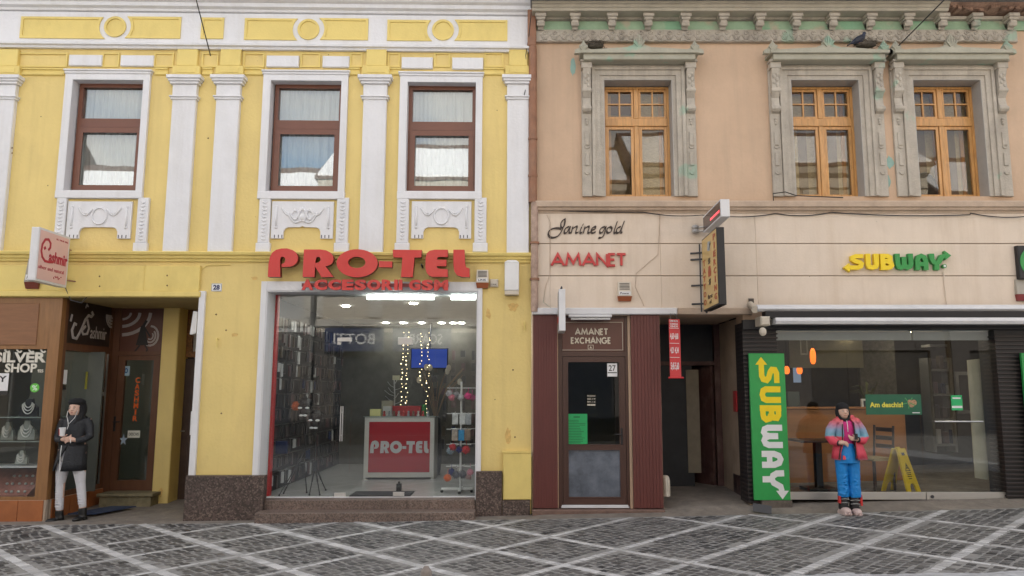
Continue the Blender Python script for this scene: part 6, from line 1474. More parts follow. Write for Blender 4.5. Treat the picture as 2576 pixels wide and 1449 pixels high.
M = Matrix.Translation(((x0+x1)/2-hl*.42, -.1415, z1-.16)) @ Matrix.Rotation(R(90), 4, 'Y') @ Matrix.Diagonal((lw/5.1, 1, hl, 1)); subway(t, 1, .25, 0, .0013, M, [YELA, WPR])
# ---- cables
def cable(pts, r, lab, mat=BLK, frame='R'):
    o = MB().tube(pts, r, 5).build('cable', mat, frame=frame); tag(o, lab, 'cable'); return o
def sag(a, b, s, n=14): return [Vector(a).lerp(Vector(b), i/n)-Vector((0, 0, s*4*(i/n)*(1-i/n))) for i in range(n+1)]
def A3(u, v, Y): x, z = at(u, v, Y); return Vector((x, Y, z))
pts = [A3(1390, 530, -.05), A3(1500, 533, -.06), A3(1620, 534, -.06)]+sag(A3(1620, 534, -.06), A3(1765, 541, -.12), .03)+sag(A3(1835, 545, -.1), A3(1950, 537, -.05), .02)+sag(A3(1950, 537, -.05), A3(2090, 534, -.06), .04)+sag(A3(2090, 534, -.06), A3(2440, 540, -.06), .03)+sag(A3(2440, 536, -.05), A3(2575, 545, -.08), .03)
cable(pts, .007, 'black cable bundle sagging along the ledge above the cream fascia')
cable([A3(1375, 540, -.045), A3(1384, 560, -.045), A3(1383, 690, -.045), A3(1372, 720, -.045), A3(1366, 760, -.05), A3(1385, 774, -.06)], .0035, 'thin grey cable down the left end of the cream fascia', MOULD)
cable([A3(1660, 540, -.045), A3(1655, 640, -.045), A3(1600, 668+20, -.04), A3(1597, 720, -.04), A3(1620, 770, -.045)], .0035, 'thin grey wire hanging beside the cream siren', MOULD)
fr = 'L'
cable([A3(162, 690, -.1), A3(165, 725, -.08), A3(178, 755, -.06), A3(205, 762, -.08), A3(218, 748, -.04)], .006, 'loose grey wire looping below the pink sign', DGREY, 'L')
cable([A3(502, 735, -.02), A3(505, 680, -.01), A3(520, 668, -.01), A3(580, 666, -.01)], .006, 'thin yellow painted cable above the number plate', YELT, 'L')
cable([A3(1336, 30, -.42), A3(1330, 90, -.12), A3(1322, 140, -.06), A3(1327, 200, -.03), A3(1318, 240, -.09)], .006, 'thin dark wire hanging beside the rusty downpipe', BLK, 'L')
fr = 'R'
cable(sag((gnd(0, 0)[0]*0-4.1, -3.4, 8.1), tuple(FRAME['L'] @ A3(536, 148, -.07)), .0), .008, 'dark span wire fixed to the yellow frieze above the twin pilasters', BLK)
cable(sag((6.6, -3.4, 8.0), tuple(A3(2240, 135, -.12)), .0), .009, 'dark span wire fixed between the two right carved windows', BLK)
cable([A3(1945, 505, -.14), A3(1944, 487, -.16), A3(1975, 483, -.2), A3(2002, 492, -.16), A3(2040, 494, -.1), A3(2120, 497, -.06)], .008, 'black cable looping over the ledge under the middle carved window', BLK)

# ============================================================= THINGS INSIDE THE PRO-TEL SHOP
fr = 'L'
def TB(name, label, cat, c, group=None): return thing(name, label, cat, c, group)
# counter
Yc = 2.3
x0, x1, z0, z1 = rect(915, 1049, 1092, 1200, Yc); z0 = fl
t = TB('counter', 'white counter with red front panel lettered PRO-TEL inside the phone shop', 'counter', ((x0+x1)/2, Yc, fl))
CW = plain('white_laminate', (.55, .53, .50), .4, var=.04)
MB().box(x0, x1, Yc, Yc+.55, fl+.03, z1, .008).cut().box(x0+.0, x0+.05, Yc+.0, Yc+.5, fl, fl+.029).cut().box(x1-.05, x1, Yc, Yc+.5, fl, fl+.029).parts('cabinet', CW, t)
MB().box(x0-.02, x1+.02, Yc-.02, Yc+.57, z1+.001, z1+.012, .003).build('glass_top', plain('counter_glass', (.35, .40, .38), .08), t)
px0_, px1_, pz0_, pz1_ = rect(927, 1061, 1081, 1188, Yc)
rp = MB().box(px0_, px1_, Yc-.006, Yc-.001, pz0_, pz1_).build('red_panel', plain('red_panel', (.36, .012, .022), .25, var=.05, coat=.6), t)
tx0, tx1, tz0, tz1 = rect(931, 1108, 1078, 1140, Yc)
ax = [p[0] for l in PT_.values() for p in l[0]]; az_ = [p[1] for l in PT_.values() for p in l[0]]
for ch in 'PRO-TEL':
    loops = [[(tx0+(p[0]-min(ax))/(max(ax)-min(ax))*(tx1-tx0), tz1-(p[1]-min(az_))/(max(az_)-min(az_))*(tz1-tz0)) for p in l] for l in PT_[ch]]
    MB().prism(loops, Yc-.0085, Yc-.0062).build('letter', plain('silver_white_letter', (.50, .50, .51), .4) if 'silver_white_letter' not in MAT else MAT['silver_white_letter'], rp)
# accessory packs on the left rack wall and the dark back wall at the right
pk = [plain('pack_white', (.52, .52, .53), .3), plain('pack_black', (.035, .035, .04), .3), plain('pack_grey', (.12, .075, .08), .3), plain('pack_dark', (.07, .06, .06), .3), plain('pack_blue', (.02, .035, .10), .3), plain('pack_tan', (.10, .08, .06), .4)]
pm = {}
CN = ['white', 'black', 'mid grey', 'dark brown', 'navy', 'tan']; ORD = ['first', 'second', 'third', 'fourth', 'fifth', 'sixth', 'seventh', 'eighth', 'ninth', 'tenth', 'eleventh', 'twelfth']
for i, mt_ in enumerate(pk):
    for j in range(3):
        q = MB(); a = (.075, .06, .095)[j]; b = (.17, .20, .14)[j]
        q.box(-.012, .012, -a/2, a/2, -b, -.012, .004); q.tube([(-.08, 0, 0), (.0, 0, -.0), (.012, 0, .008)], .003, 4); me = q.mesh('pack', frame='R'); me.materials.append(mt_); pm[(i, j)] = me
rp_ = random.Random(21)
ML = FRAME['L']
nrow = 11; cnt = 0
for r_ in range(nrow):
    z = fl+.26+r_*.225
    y = .46
    while y < 4.7 and cnt < 236:
        if rp_.random() < .93:
            lo_ = r_ > 7 or rp_.random() < .3
            i = rp_.choices(range(6), [(2.4 if y < 1.8 else .9), 5, 3, 4, .5, .7])[0]; j = rp_.randrange(3)  # extra white packs near the glass stand in for highlights, brightening the rack
            o = bpy.data.objects.new('accessory_pack', pm[(i, j)]); COL.objects.link(o)
            o.location = ML @ Vector((rx0-.085+rp_.uniform(0, .03), y, z+rp_.uniform(-.02, .02))); o.rotation_euler = (rp_.uniform(-.08, .08), 0, R(1.2)+rp_.uniform(-.3, .3))
            o['label'] = '%s accessory pack, %s row up, on the left rack wall of the phone shop' % (CN[i], ORD[r_]); o['category'] = 'accessory pack'; o['group'] = 'accessory packs on the left rack wall'; cnt += 1
        y += rp_.uniform(.12, .22)*(1.0 if y < 3 else 1.25)
for r_ in range(8):
    for c_ in range(7):
        i = rp_.choices(range(6), [.6, 4, 2, 4, .4, .6])[0]; o = bpy.data.objects.new('accessory_pack', pm[(i, rp_.randrange(3))]); COL.objects.link(o)
        xx = at(1070, 1000, RD)[0]+c_*.19+rp_.uniform(-.02, .02)
        if xx > rx1-.1: continue
        o.location = ML @ Vector((xx, RD-.09, fl+.5+r_*.25)); o.rotation_euler = (0, 0, R(-90))
        o['label'] = '%s accessory pack, %s row up, on the back wall of the phone shop' % (CN[i], ORD[r_]); o['category'] = 'accessory pack'; o['group'] = 'accessory packs on the back wall'
m = MB()
for r_ in range(nrow): m.box(rx0-.15, rx0-.135, .45, 4.9, fl+.25+r_*.225, fl+.265+r_*.225); m.cut()
m.parts('rack_rail', plain('rack_rail', (.12, .12, .12), .5), YB)
# television
x0, x1, z0, z1 = rect(1035, 878, 1124, 925, 4.6)
t = TB('television', 'wall television with a plain blue screen high at the back of the phone shop', 'television', ((x0+x1)/2, 4.6, z0)); MB().box(x0-.02, x1+.02, 4.6, 4.66, z0-.02, z1+.02, .006).build('housing', BLK, t); MB().box(x0, x1, 4.596, 4.5995, z0, z1).build('screen', emit('blue_screen', (.02, .05, .28), .35), t); MB().tube([((x0+x1)/2, 4.65, z1), ((x0+x1)/2, 4.8, czl)], .02).build('mount', BLK, t)
# things on the counter
zc_ = at(1000, 1047, Yc+.1)[1]; zc_ = rect(915, 1049, 1092, 1200, Yc)[3]+.013
def cbox(u0, u1, vt, Y, name, mat, label, cat, d=.08):
    xa = at(u0, 1030, Y)[0]; xb = at(u1, 1030, Y)[0]; zt = at(u0, vt, Y)[1]
    o = MB().box(xa, xb, Y, Y+d, zc_, zt, .006).build(name, mat); return tag(o, label, cat)
cbox(930, 957, 1029, Yc+.08, 'card_holder', plain('cream_yellow_card', (.60, .57, .25), .5), 'cream yellow card holder on the left end of the red fronted counter', 'card holder')
cbox(963, 985, 1022, Yc+.12, 'carton', plain('grey_white_carton', (.38, .38, .36), .5), 'grey white carton standing beside the yellow card holder on the counter', 'carton')
cbox(959, 988, 1008, Yc+.32, 'carton', plain('tan_carton', (.25, .23, .17), .5), 'tan carton standing at the back of the counter behind the card holder', 'carton')
cbox(980, 1058, 1021, Yc+.25, 'gift_box', plain('red_gift_box', (.33, .02, .02), .5), 'long red display box lying at the back of the counter', 'display box', .12)
cbox(1061, 1071, 1017, Yc+.2, 'green_tin', plain('green_tin', (.03, .17, .03), .4), 'small green tin standing on the right part of the counter', 'tin')
FG = [plain('figurine_red', (.4, .05, .04), .4), plain('figurine_white', (.5, .48, .45), .4), plain('figurine_brown', (.2, .12, .08), .4), plain('figurine_grey', (.25, .26, .28), .4)]
for k in range(10):
    u = 966+k*12.2; xx, _ = at(u, 1040, Yc+.03); q = MB(); q.loft([(xx, Yc+.04, zc_, .024, .02), (xx, Yc+.04, zc_+.035, .022, .018), (xx, Yc+.04, zc_+.055, .010, .01)], 10); q.ball((xx, Yc+.04, zc_+.068), .02, nu=8, nv=6)
    tag(q.build('figurine', FG[(k*7) % 4]), ['red', 'white', 'brown', 'grey'][(k*7) % 4]+' tiny figurine, '+ORD[k]+' from the left along the counter edge', 'figurine', 'figurines along the counter edge')
# small metal tree with a price card behind the counter
x, z = at(990, 953, 3.2); t = TB('metal_ornament', 'thin silver branch ornament with a pale price card behind the counter', 'ornament', (x, 3.2, fl))
MB().box(x-.02, x+.11, 3.19, 3.20, z-.02, z+.06).build('price_card', plain('pale_card', (.5, .48, .36), .6), t)
m = MB(); rr = random.Random(8)
m.tube([(x, 3.25, fl+.6), (x+.02, 3.25, z-.3), (x, 3.25, z)], .012, 6)
for k in range(9): a = rr.uniform(-1, 1); m.tube([(x, 3.25, z-.5+k*.05), (x+a*.1, 3.25, z-.47+k*.05), (x+a*.2, 3.25, z-.40+k*.05)], .006, 5)
m.build('branches', STEEL, t); MB().box(x-.1, x+.1, 3.15, 3.35, fl, fl+.6, .01).build('stand', DGREY, t)
# dry grasses in a vase
x, z = at(1090, 1047, Yc+.45); t = TB('dried_grass', 'tall bunch of dried pampas grass in a dark vase at the right end of the counter', 'dried grass', (x, Yc+.75, fl))
MB().loft([(x, Yc+.75, fl, .10, .10), (x, Yc+.75, fl+.4, .13, .13), (x, Yc+.75, zc_-.05, .08, .08)], 14).build('vase', DGREY, t)
m = MB(); q = MB(); rr = random.Random(5)
for k in range(16):
    a = rr.uniform(-.32, .42); hh_ = rr.uniform(.5, .85); m.tube([(x, Yc+.75, zc_-.1), (x+a*.5, Yc+.75+rr.uniform(-.1, .1), zc_+hh_*.6), (x+a*1.2, Yc+.75, zc_+hh_)], .005, 4)
    if k % 3 == 0: q.ball((x+a*1.2+.03, Yc+.75, zc_+hh_), .045, .03, .06, 8, 6)
m.build('stalks', plain('dry_stalk', (.25, .17, .11), .8), t); q.build('plumes', plain('pale_plume', (.5, .45, .38), .9), t)
# fairy lights
x, _ = at(1015, 950, 2.9); t = TB('fairy_lights', 'hanging strings of warm fairy lights above the counter', 'fairy lights', (x, 2.9, fl+.9))
FL_ = emit('warm_bulb', (1, .78, .42), 2.5); m = MB(); w_ = MB(); rr = random.Random(6)
for dx, n in ((-.03, 26), (.05, 26), (.42, 22), (.30, 14)):
    w_.tube([(x+dx, 2.9, czl-.3), (x+dx, 2.9, czl-.3-.07*n)], .003, 4)
    for k in range(n): m.ball((x+dx+rr.uniform(-.025, .025), 2.9, czl-.35-k*.068+rr.uniform(-.02, .02)), .0065 if rr.random() < .75 else .011, nu=6, nv=4)
w_.build('wires', DGREY, t); o = m.build('bulbs', FL_, t); o['kind'] = 'stuff'
# revolving rack with pompoms
xr = at(1159, 1100, .62)[0]; t = TB('revolving_rack', 'white revolving rack with arms full of pompoms and small packs by the shop glass', 'display rack', (xr, .62, fl))
zt_r = at(1159, 960, .62)[1]
MB().tube([(xr, .62, fl+.06), (xr, .62, zt_r)], .014, 10).build('pole', WPL, t)
m = MB(); m.box(xr-.27, xr+.17, .60, .64, fl+.04, fl+.07, .01); m.cut(); m.box(xr-.02, xr+.02, .42, .82, fl+.041, fl+.069, .01); m.parts('base_bar', WPL, t)
for dx, dy in ((-.26, .62), (.16, .62), (0, .43), (0, .81)): MB().ball((xr+(dx if dx else 0), dy, fl+.022), .022, nu=8, nv=6).build('caster', BLK, t)
tiers = [at(1159, v, .62)[1] for v in (976, 1040, 1079, 1117, 1172)]
for z in tiers:
    m = MB()
    for a in range(6): m.tube([(xr, .62, z), (xr+.21*math.cos(a*math.pi/3+.3), .62+.21*math.sin(a*math.pi/3+.3), z)], .005, 5)
    m.build('tier_arms', WPL, t)
def fuzzy(c, r, seed):
    m = MB(); rr = random.Random(seed); m.ball(c, r*.82, nu=12, nv=8)
    for k in range(110):
        a, b = rr.uniform(0, 6.283), math.acos(rr.uniform(-1, 1)); d = Vector((math.sin(b)*math.cos(a), math.sin(b)*math.sin(a), math.cos(b))); s_ = d.orthogonal().normalized()*r*.12
        p = Vector(c)+d*r*.7; m.add([p+s_, p-s_, p+d*r*rr.uniform(.38, .5)], [(0, 1, 2)])
    return m
def uzp(x, y, Y=.45): return at(600.8+x*.2962, 901+y*.2962, Y)
poms = [(1805, 332, .048, (.55, .16, .22), 'pale pink', 'left of the white one on the top tier'), (1878, 332, .046, (.62, .62, .62), 'white', 'in the middle of the top tier'), (1945, 322, .052, (.62, .03, .20), 'hot pink', 'right of the white one on the top tier'), (1978, 335, .048, (.45, .05, .20), 'dark pink', 'at the right end of the top tier'), (1785, 300, .05, (.35, .34, .36), 'grey', 'at the left end of the top tier'),
        (1840, 310, .048, (.25, .25, .27), 'dark grey', 'behind the pink and white ones on the top tier'), (1815, 755, .052, (.42, .02, .03), 'dark red', 'at the left of the fourth tier'), (1868, 780, .05, (.02, .03, .20), 'navy', 'in the middle of the fourth tier'), (1928, 778, .06, (.50, .02, .03), 'bright red', 'at the right of the fourth tier'), (1790, 790, .055, (.28, .36, .42), 'pale blue', 'at the far left of the fourth tier'),
        (1770, 1015, .055, (.62, .14, .04), 'orange and white', 'at the lower left of the bottom tier'), (1800, 972, .05, (.03, .04, .16), 'dark blue', 'above the orange one on the bottom tier'), (1842, 990, .055, (.10, .10, .12), 'charcoal', 'left of the pole on the bottom tier'), (1897, 992, .06, (.14, .14, .16), 'slate grey', 'right of the pole on the bottom tier'), (1962, 968, .05, (.58, .22, .28), 'rose', 'at the right of the bottom tier'), (1948, 1010, .045, (.56, .36, .36), 'blush', 'lowest at the right of the bottom tier')]
for k, (x, y, r, c, cn_, w2) in enumerate(poms):
    X, Z = uzp(x, y); o = fuzzy((X, .45+.10*(k % 2), Z), r, k).tube([(X, .5, Z+r), (X, .55, Z+r+.06)], .003, 4).build('pompom', plain('pompom_%d' % k, c, .95, var=.25, scale=30), None); tag(o, cn_+' fluffy pompom keyring '+w2, 'pompom')
for k, (x, y, c, lb_) in enumerate([(1835, 517, (.55, .55, .55), 'white boxed earphones hanging left of the pole on the second tier'), (1897, 517, (.58, .58, .58), 'white boxed charger with a dark round plug on the second tier'), (1832, 655, (.40, .33, .28), 'beige phone case hanging left of the blue pack on the third tier'), (1888, 655, (.03, .25, .50), 'bright blue pack in the middle of the third tier'), (1940, 650, (.28, .20, .15), 'brown phone case hanging right of the blue pack on the third tier'), (1948, 520, (.35, .36, .38), 'grey small pack at the right of the second tier')]):
    X, Z = uzp(x, y, .44); o = MB().box(X-.042, X+.042, .44, .46, Z-.075, Z+.075, .006).tube([(X, .45, Z+.075), (X, .5, Z+.1)], .003, 4).build('small_pack', plain('small_pack_%d' % k, c, .4, var=.3, scale=25)); 
    if k == 1:
        me = o.data
    tag(o, lb_, 'small pack')
# tripods and the black plush hats on them
def tripod(u, vtop, feet, lab):
    x, z = at(u, vtop, .55); t = TB('tripod', lab, 'tripod', (x, .55, fl)); za = z-.55
    MB().tube([(x, .55, za-.03), (x, .55, z)], .010, 8).build('centre_column', BLK, t)
    for (fu, fv) in feet:
        Yf_ = max(.28, (EYE-fl)/math.tan(math.atan((fv-CY)/F)-PITCH)-DIST); fx_ = at(fu, fv, Yf_)[0]
        l = MB().tube([(x, .55, za), (x+(fx_-x)*.55, .55+(Yf_-.55)*.55, fl+(za-fl)*.45)], .011, 6).tube([(x+(fx_-x)*.52, .55+(Yf_-.55)*.52, fl+(za-fl)*.48), (fx_, Yf_, fl+.012)], .007, 6).build('leg', BLK, t)
        MB().ball((fx_, Yf_, fl+.012), .014, nu=8, nv=5).build('rubber_foot', BLK, l)
    return t
tripod(768, 1040, [(702, 1246), (713, 1241), (771, 1239)], 'left black tripod with spread legs behind the shop glass')
tripod(796, 1070, [(778, 1245), (804, 1245), (819, 1233)], 'right black tripod with spread legs behind the shop glass')
for k, (u, v, lab) in enumerate([(768, 1015, 'upper black plush hat with white paws on the left tripod'), (794, 1046, 'lower black plush hat with white paws on the right tripod')]):
    x, z = at(u, v, .5); t = TB('plush_hat', lab, 'plush hat', (x, .5, z-.15))
    fuzzy((x, .52, z+.0), .105, 30+k).build('crown', BLK, t); MB().ball((x-.01, .5, z-.11), .065, .06, .06).build('muffler', BLK, t)
    for dx, dz in ((-.055, -.06), (.045, -.06), (-.035, -.165), (.02, -.165)): MB().ball((x+dx, .43, z+dz), .032, .02, .016, 8, 6).build('paw', WPL, t)
x, z = at(744, 1021, .6); tag(fuzzy((x, .6, z), .065, 44).build('pompom', plain('orange_stripe', (.55, .13, .05), .9, var=.5, scale=25)), 'orange and white fluffy ball hanging beside the upper black hat', 'pompom')
x, z = at(705, 1125, .8); tag(MB().box(x-.11, x+.11, .75, .8, z-.09, z+.09, .01).build('blue_pack', pk[4]), 'large dark blue pack low on the rack wall behind the left glass', 'pack')
# door mat and stop
x0 = at(884, 1237, .4)[0]; x1 = at(1035, 1237, .4)[0]
tag(MB().box(x0, x1, .26, .72, fl+.002, fl+.014, .003).build('doormat', plain('dark_mat', (.045, .045, .05), .9, var=.2, scale=30)), 'dark grey entrance mat inside the glass door of the phone shop', 'doormat')
x0, x1, z0, z1 = rect(997, 1212, 1009, 1228, .85); tag(MB().box(x0, x1, .82, .9, fl+.001, fl+.1, .008).tube([((x0+x1)/2, .86, fl+.1), ((x0+x1)/2, .86, fl+.13)], .015, 8).build('door_stop', BLK), 'small black door stop on the floor behind the entrance mat', 'door stop')

# ============================================================= THINGS INSIDE THE SANDWICH SHOP
fr = 'R'
Yw = .55
def pend(u, vt, vb, Y, r, s, lab):
    x, zt = at(u, vt, Y); _, zb = at(u, vb, Y); t = thing('pendant_lamp', lab, 'pendant lamp', (x, Y, zb))
    h = zt-zb; MB().loft([(x, Y, zb, r*.45, r*.45), (x, Y, zb+h*.15, r*.85, r*.85), (x, Y, zb+h*.45, r, r), (x, Y, zb+h*.8, r*.85, r*.85), (x, Y, zt, r*.4, r*.4)], 16).build('shade', emit('orange_glass_%d' % int(s*10), (1, .17, .02), s), t, smooth=True)
    MB().tube([(x, Y, zt), (x, Y, SC)], .006, 6).build('cord', BLK, t)
pend(2043, 876, 916, 1.2, .045, .75, 'nearest orange glowing pendant lamp in the sandwich shop')
pend(1978, 921, 941, 3.0, .05, .8, 'left one of the two small distant orange pendant lamps')
pend(2010, 919, 941, 3.0, .05, .8, 'right one of the two small distant orange pendant lamps')
DL2 = emit('room_downlight', (1, .86, .62), 22)
for k, (u, y) in enumerate([(2010, 1.0), (2120, 1.0), (2230, 1.0), (2340, 1.0), (2440, 1.0), (2130, 2.6), (2300, 2.6), (2450, 2.6)]):
    x = at(u, 900, y)[0]; MB().cyl(x, y, SC-.014, SC-.002, .07, n=14).build('downlight', DL2, PB)
# picture frame on the bulkhead
x0, x1, z0, z1 = rect(2012, 850, 2031, 892, 2.2); t = thing('wall_picture', 'narrow pale framed picture hanging near the ceiling of the sandwich shop', 'picture', ((x0+x1)/2, 2.2, z0)); frame_mb(MB(), x0, x1, z0, z1, .02, 2.2, 2.23).build('frame', plain('pale_frame', (.4, .37, .28), .5), t); MB().box(x0+.02, x1-.02, 2.21, 2.22, z0+.02, z1-.02).build('print', plain('olive_print', (.15, .13, .08), .6), t)
# counter block, dark furniture and fridge shapes
x0, x1, z0, z1 = rect(1980, 985, 2012, 1030, 2.2); tag(MB().box(x0, x1, 2.2, 2.6, z0-.3, z1, .01).build('till', plain('dark_teal_till', (.05, .08, .08), .3)), 'dark till block behind the orange partition at the left', 'till')
x0, x1, z0, z1 = rect(1996, 925, 2014, 962, 3.6); tag(MB().box(x0, x1, 3.6, 3.63, z0, z1).build('menu_screen', emit('dim_screen', (.25, .33, .45), .25)), 'small dim menu screen between the two distant pendant lamps', 'screen')
x0, x1, z0, z1 = rect(2158, 1003, 2182, 1034, 1.75); t = thing('card_stand', 'white framed card stand on the partition next to the green poster', 'card stand', ((x0+x1)/2, 1.66, z0)); frame_mb(MB(), x0, x1, z0, z1, .03, 1.62, 1.66).build('frame', WPL, t); MB().box(x0+.03, x1-.03, 1.635, 1.65, z0+.03, z1-.03).build('card', DGREY, t)
# potted palm on the partition
x, z = at(2185, 1029, 1.9); t = thing('potted_palm', 'dusty green potted palm behind the partition', 'plant', (x, 1.95, z-.3)); MB().cyl(x, 1.95, z-.3, z+.05, .10, .13).build('pot', DGREY, t); m = MB(); rr = random.Random(4)
for k in range(18):
    a = rr.uniform(0, 6.28); l_ = rr.uniform(.25, .5); d = Vector((math.cos(a), math.sin(a)*.5, 0)); p = Vector((x, 1.95, z+.05)); s_ = Vector((-d.y, d.x, 0))*.02
    q = [p, p+d*l_*.4+Vector((0, 0, l_*.8)), p+d*l_+Vector((0, 0, l_*.7))]
    m.add([q[0]-s_*.3, q[0]+s_*.3, q[1]+s_, q[1]-s_, q[2]], [(0, 1, 2, 3), (3, 2, 4)])
m.build('fronds', plain('dull_palm_green', (.12, .14, .05), .6), t)
# white shelf unit and glazed door inside
x0, x1, z0, z1 = rect(2340, 900, 2400, 1110, 2.6); t = thing('shelf_unit', 'white shelf unit with small goods inside the sandwich shop right of the door joint', 'shelves', ((x0+x1)/2, 2.6, SF)); WS = plain('dim_white_laminate', (.22, .22, .22), .4)
for (a, b, c, d) in [(x0, x0+.05, SF+.4, z1), (x1-.05, x1, SF+.4, z1)]: MB().box(a, b, 2.6, 2.9, c, d).build('side', WS, t)
for k in range(5): MB().box(x0+.051, x1-.051, 2.6, 2.9, SF+.5+k*.42, SF+.54+k*.42).build('shelf', WS, t)
MB().box(x0+.051, x1-.051, 2.88, 2.9, SF+.4, z1).build('back', plain('dark_shelf_back', (.06, .045, .04), .6), t)
for k in range(4):
    for j in range(3):
        o = MB().box(x0+.09+j*.13, x0+.17+j*.13, 2.65, 2.75, SF+.541+k*.42, SF+.541+k*.42+rr.uniform(.12, .25), .008).build('jar', pk[(k+j*2) % 6]); tag(o, '%s jar on the %s shelf from the bottom of the white shelf unit' % (['left', 'middle', 'right'][j], ORD[k]), 'jar', 'goods on the white shelf unit')
x0, x1, z0, z1 = rect(2405, 935, 2462, 1040, 2.9); t = thing('inner_window', 'white framed inner window at the back right of the sandwich shop', 'window', ((x0+x1)/2, 2.9, z0)); frame_mb(MB(), x0, x1, z0, z1, .06, 2.9, 2.95).build('frame', WS, t); MB().box(x0+.06, x1-.06, 2.92, 2.93, z0+.06, z1-.06).build('pane', plain('dark_inner_pane', (.05, .045, .04), .2), t)
MB().box(at(2425, 1000, 2.0)[0]-.0, at(2425, 1000, 2.0)[0]+.09, 2.0, 2.1, SF, SC).build('steel_post', plain('grey_post', (.22, .23, .25), .4, .3), PB) if 0 else None
# table
x0, x1, _a, ztb = rect(2000, 1108, 2092, 1118, .9); xc = at(2057, 1160, .95)[0]; t = thing('cafe_table', 'dark square café table with a single column behind the glass left of the child', 'table', (xc, .95, SF))
ztb = at(2050, 1108, .7)[1]
MB().box(x0, x1+.05, .65, 1.25, ztb-.03, ztb, .006).build('table_top', plain('dark_table', (.035, .025, .022), .35), t); MB().box(xc-.05, xc+.05, .9, 1.0, SF+.03, ztb-.031, .01).build('column', BLK, t); MB().box(xc-.22, xc+.22, .73, 1.17, SF+.001, SF+.029, .01).build('base', BLK, t)
# chairs
def chair(x, y, rz, lab):
    t = thing('cafe_chair', lab, 'chair', (x, y, SF)); Mz = Matrix.Translation((x, y, SF)) @ Matrix.Rotation(rz, 4, 'Z'); W_ = plain('dark_chair_wood', (.05, .03, .025), .4) if 'dark_chair_wood' not in MAT else MAT['dark_chair_wood']
    MB().box(-.2, .2, -.2, .2, .43, .47, .015).xf(Mz).build('seat', plain('tan_seat', (.42, .33, .18), .6) if 'tan_seat' not in MAT else MAT['tan_seat'], t)
    for sx in (-.18, .18):
        MB().tube([(sx, -.18, .43), (sx, -.19, 0)], .017, 8).xf(Mz).build('leg', W_, t); MB().tube([(sx, .18, 0), (sx, .18, .45), (sx, .22, .92)], .017, 8).xf(Mz).build('leg', W_, t)
    for z in (.62, .74, .86): MB().box(-.17, .17, .2+(z-.45)*.06, .22+(z-.45)*.06, z-.03, z+.03, .008).xf(Mz).build('back_slat', W_, t)
chair(at(2200, 1200, .85)[0], .85, R(-70), 'dark wooden café chair with a tan seat behind the child')
# wet floor sign
xw, _ = at(2262, 1180, .6); t = thing('wet_floor_sign', 'yellow folding wet floor warning sign standing inside the sandwich shop glass', 'warning sign', (xw, .6, SF))
YP = plain('yellow_sign_plastic', (.72, .50, .02), .4, var=.04)
def panel(sgn_):
    w0, w1, h = .10, .165, .62
    lp = [(-w1, 0), (-w1*.45, 0), (-w1*.38, .09), (-w1*.2, .13), (w1*.2, .13), (w1*.38, .09), (w1*.45, 0), (w1, 0), (w0, h), (-w0, h)]
    M = Matrix.Translation((xw, .6, SF)) @ Matrix.Rotation(R(34), 4, 'Z') @ Matrix.Translation((0, -.03*sgn_, .615)) @ Matrix.Rotation(R(-15*sgn_), 4, 'X') @ Matrix.Translation((0, 0, -.625))
    return lp, M
for sgn_ in (1, -1):
    lp, M = panel(sgn_); pn = MB().prism(lp, -.012, .012, M).build('panel', YP, t)
    if sgn_ == 1:
        m = MB(); 
        tri = [(-.065, .30), (.065, .30), (0, .42)]; m.prism([tri, [(-.045, .311), (.045, .311), (0, .397)]], -.0135, -.0122, M); stroke(m, [(-.02, .33), (0, .36), (.02, .325)], .014, -.0136, -.0122, M); m.ball(M @ Vector((.0, -.013, .375)), .008)
        for z, w_ in ((.27, .06), (.245, .05), (.22, .055), (.19, .04)): m.add([M @ Vector(p) for p in [(-w_, -.0132, z), (w_, -.0132, z), (w_, -.0132, z+.012), (-w_, -.0132, z+.012)]], [(0, 1, 2, 3)])
        m.add([M @ Vector(p) for p in [(-.035, -.0132, .52), (.04, -.0132, .52), (.04, -.0132, .56), (-.035, -.0132, .56)]], [(0, 1, 2, 3)])
        m.build('pictogram', BPR, pn)
    else:
        MB().box(-.05, .05, -.0, .02, -.02, .03, .008).xf(Matrix.Translation((xw, .6, SF+.60)) @ Matrix.Rotation(R(34), 4, 'Z')).build('hinge', YP, t)

# ============================================================= BIRD, NESTS, POST
def nest(u, v, Y, w_, h_, lab, seed):
    x, z = at(u, v, Y); m = MB(); rr = random.Random(seed)
    for k in range(150):
        a = rr.uniform(0, 6.28); r = rr.uniform(.3, 1)*w_/2; p = Vector((x+math.cos(a)*r, Y+math.sin(a)*r*.5, z+rr.uniform(0, h_)*(1.1-.3*r/w_)))
        b = a+math.pi/2+rr.uniform(-.7, .7); d = Vector((math.cos(b), math.sin(b)*.6, rr.uniform(-.3, .3)))*rr.uniform(.04, .09); m.tube([p-d, p+d*.2, p+d+Vector((0, 0, rr.uniform(-.01, .02)))], rr.uniform(.002, .004), 4)
    m.ball((x, Y, z+h_*.3), w_*.42, w_*.22, h_*.45)
    return tag(m.build('nest', plain('dark_twigs_%d' % seed, (.10, .085, .065), .9, var=.4, scale=30)), lab, 'nest')
nest(1497, 121, -.17, .28, .09, 'dark twig nest on the left end of the first carved pediment', 1)
nest(2178, 118, -.17, .36, .09, 'twig nest on the right end of the middle carved pediment under the pigeon', 2)
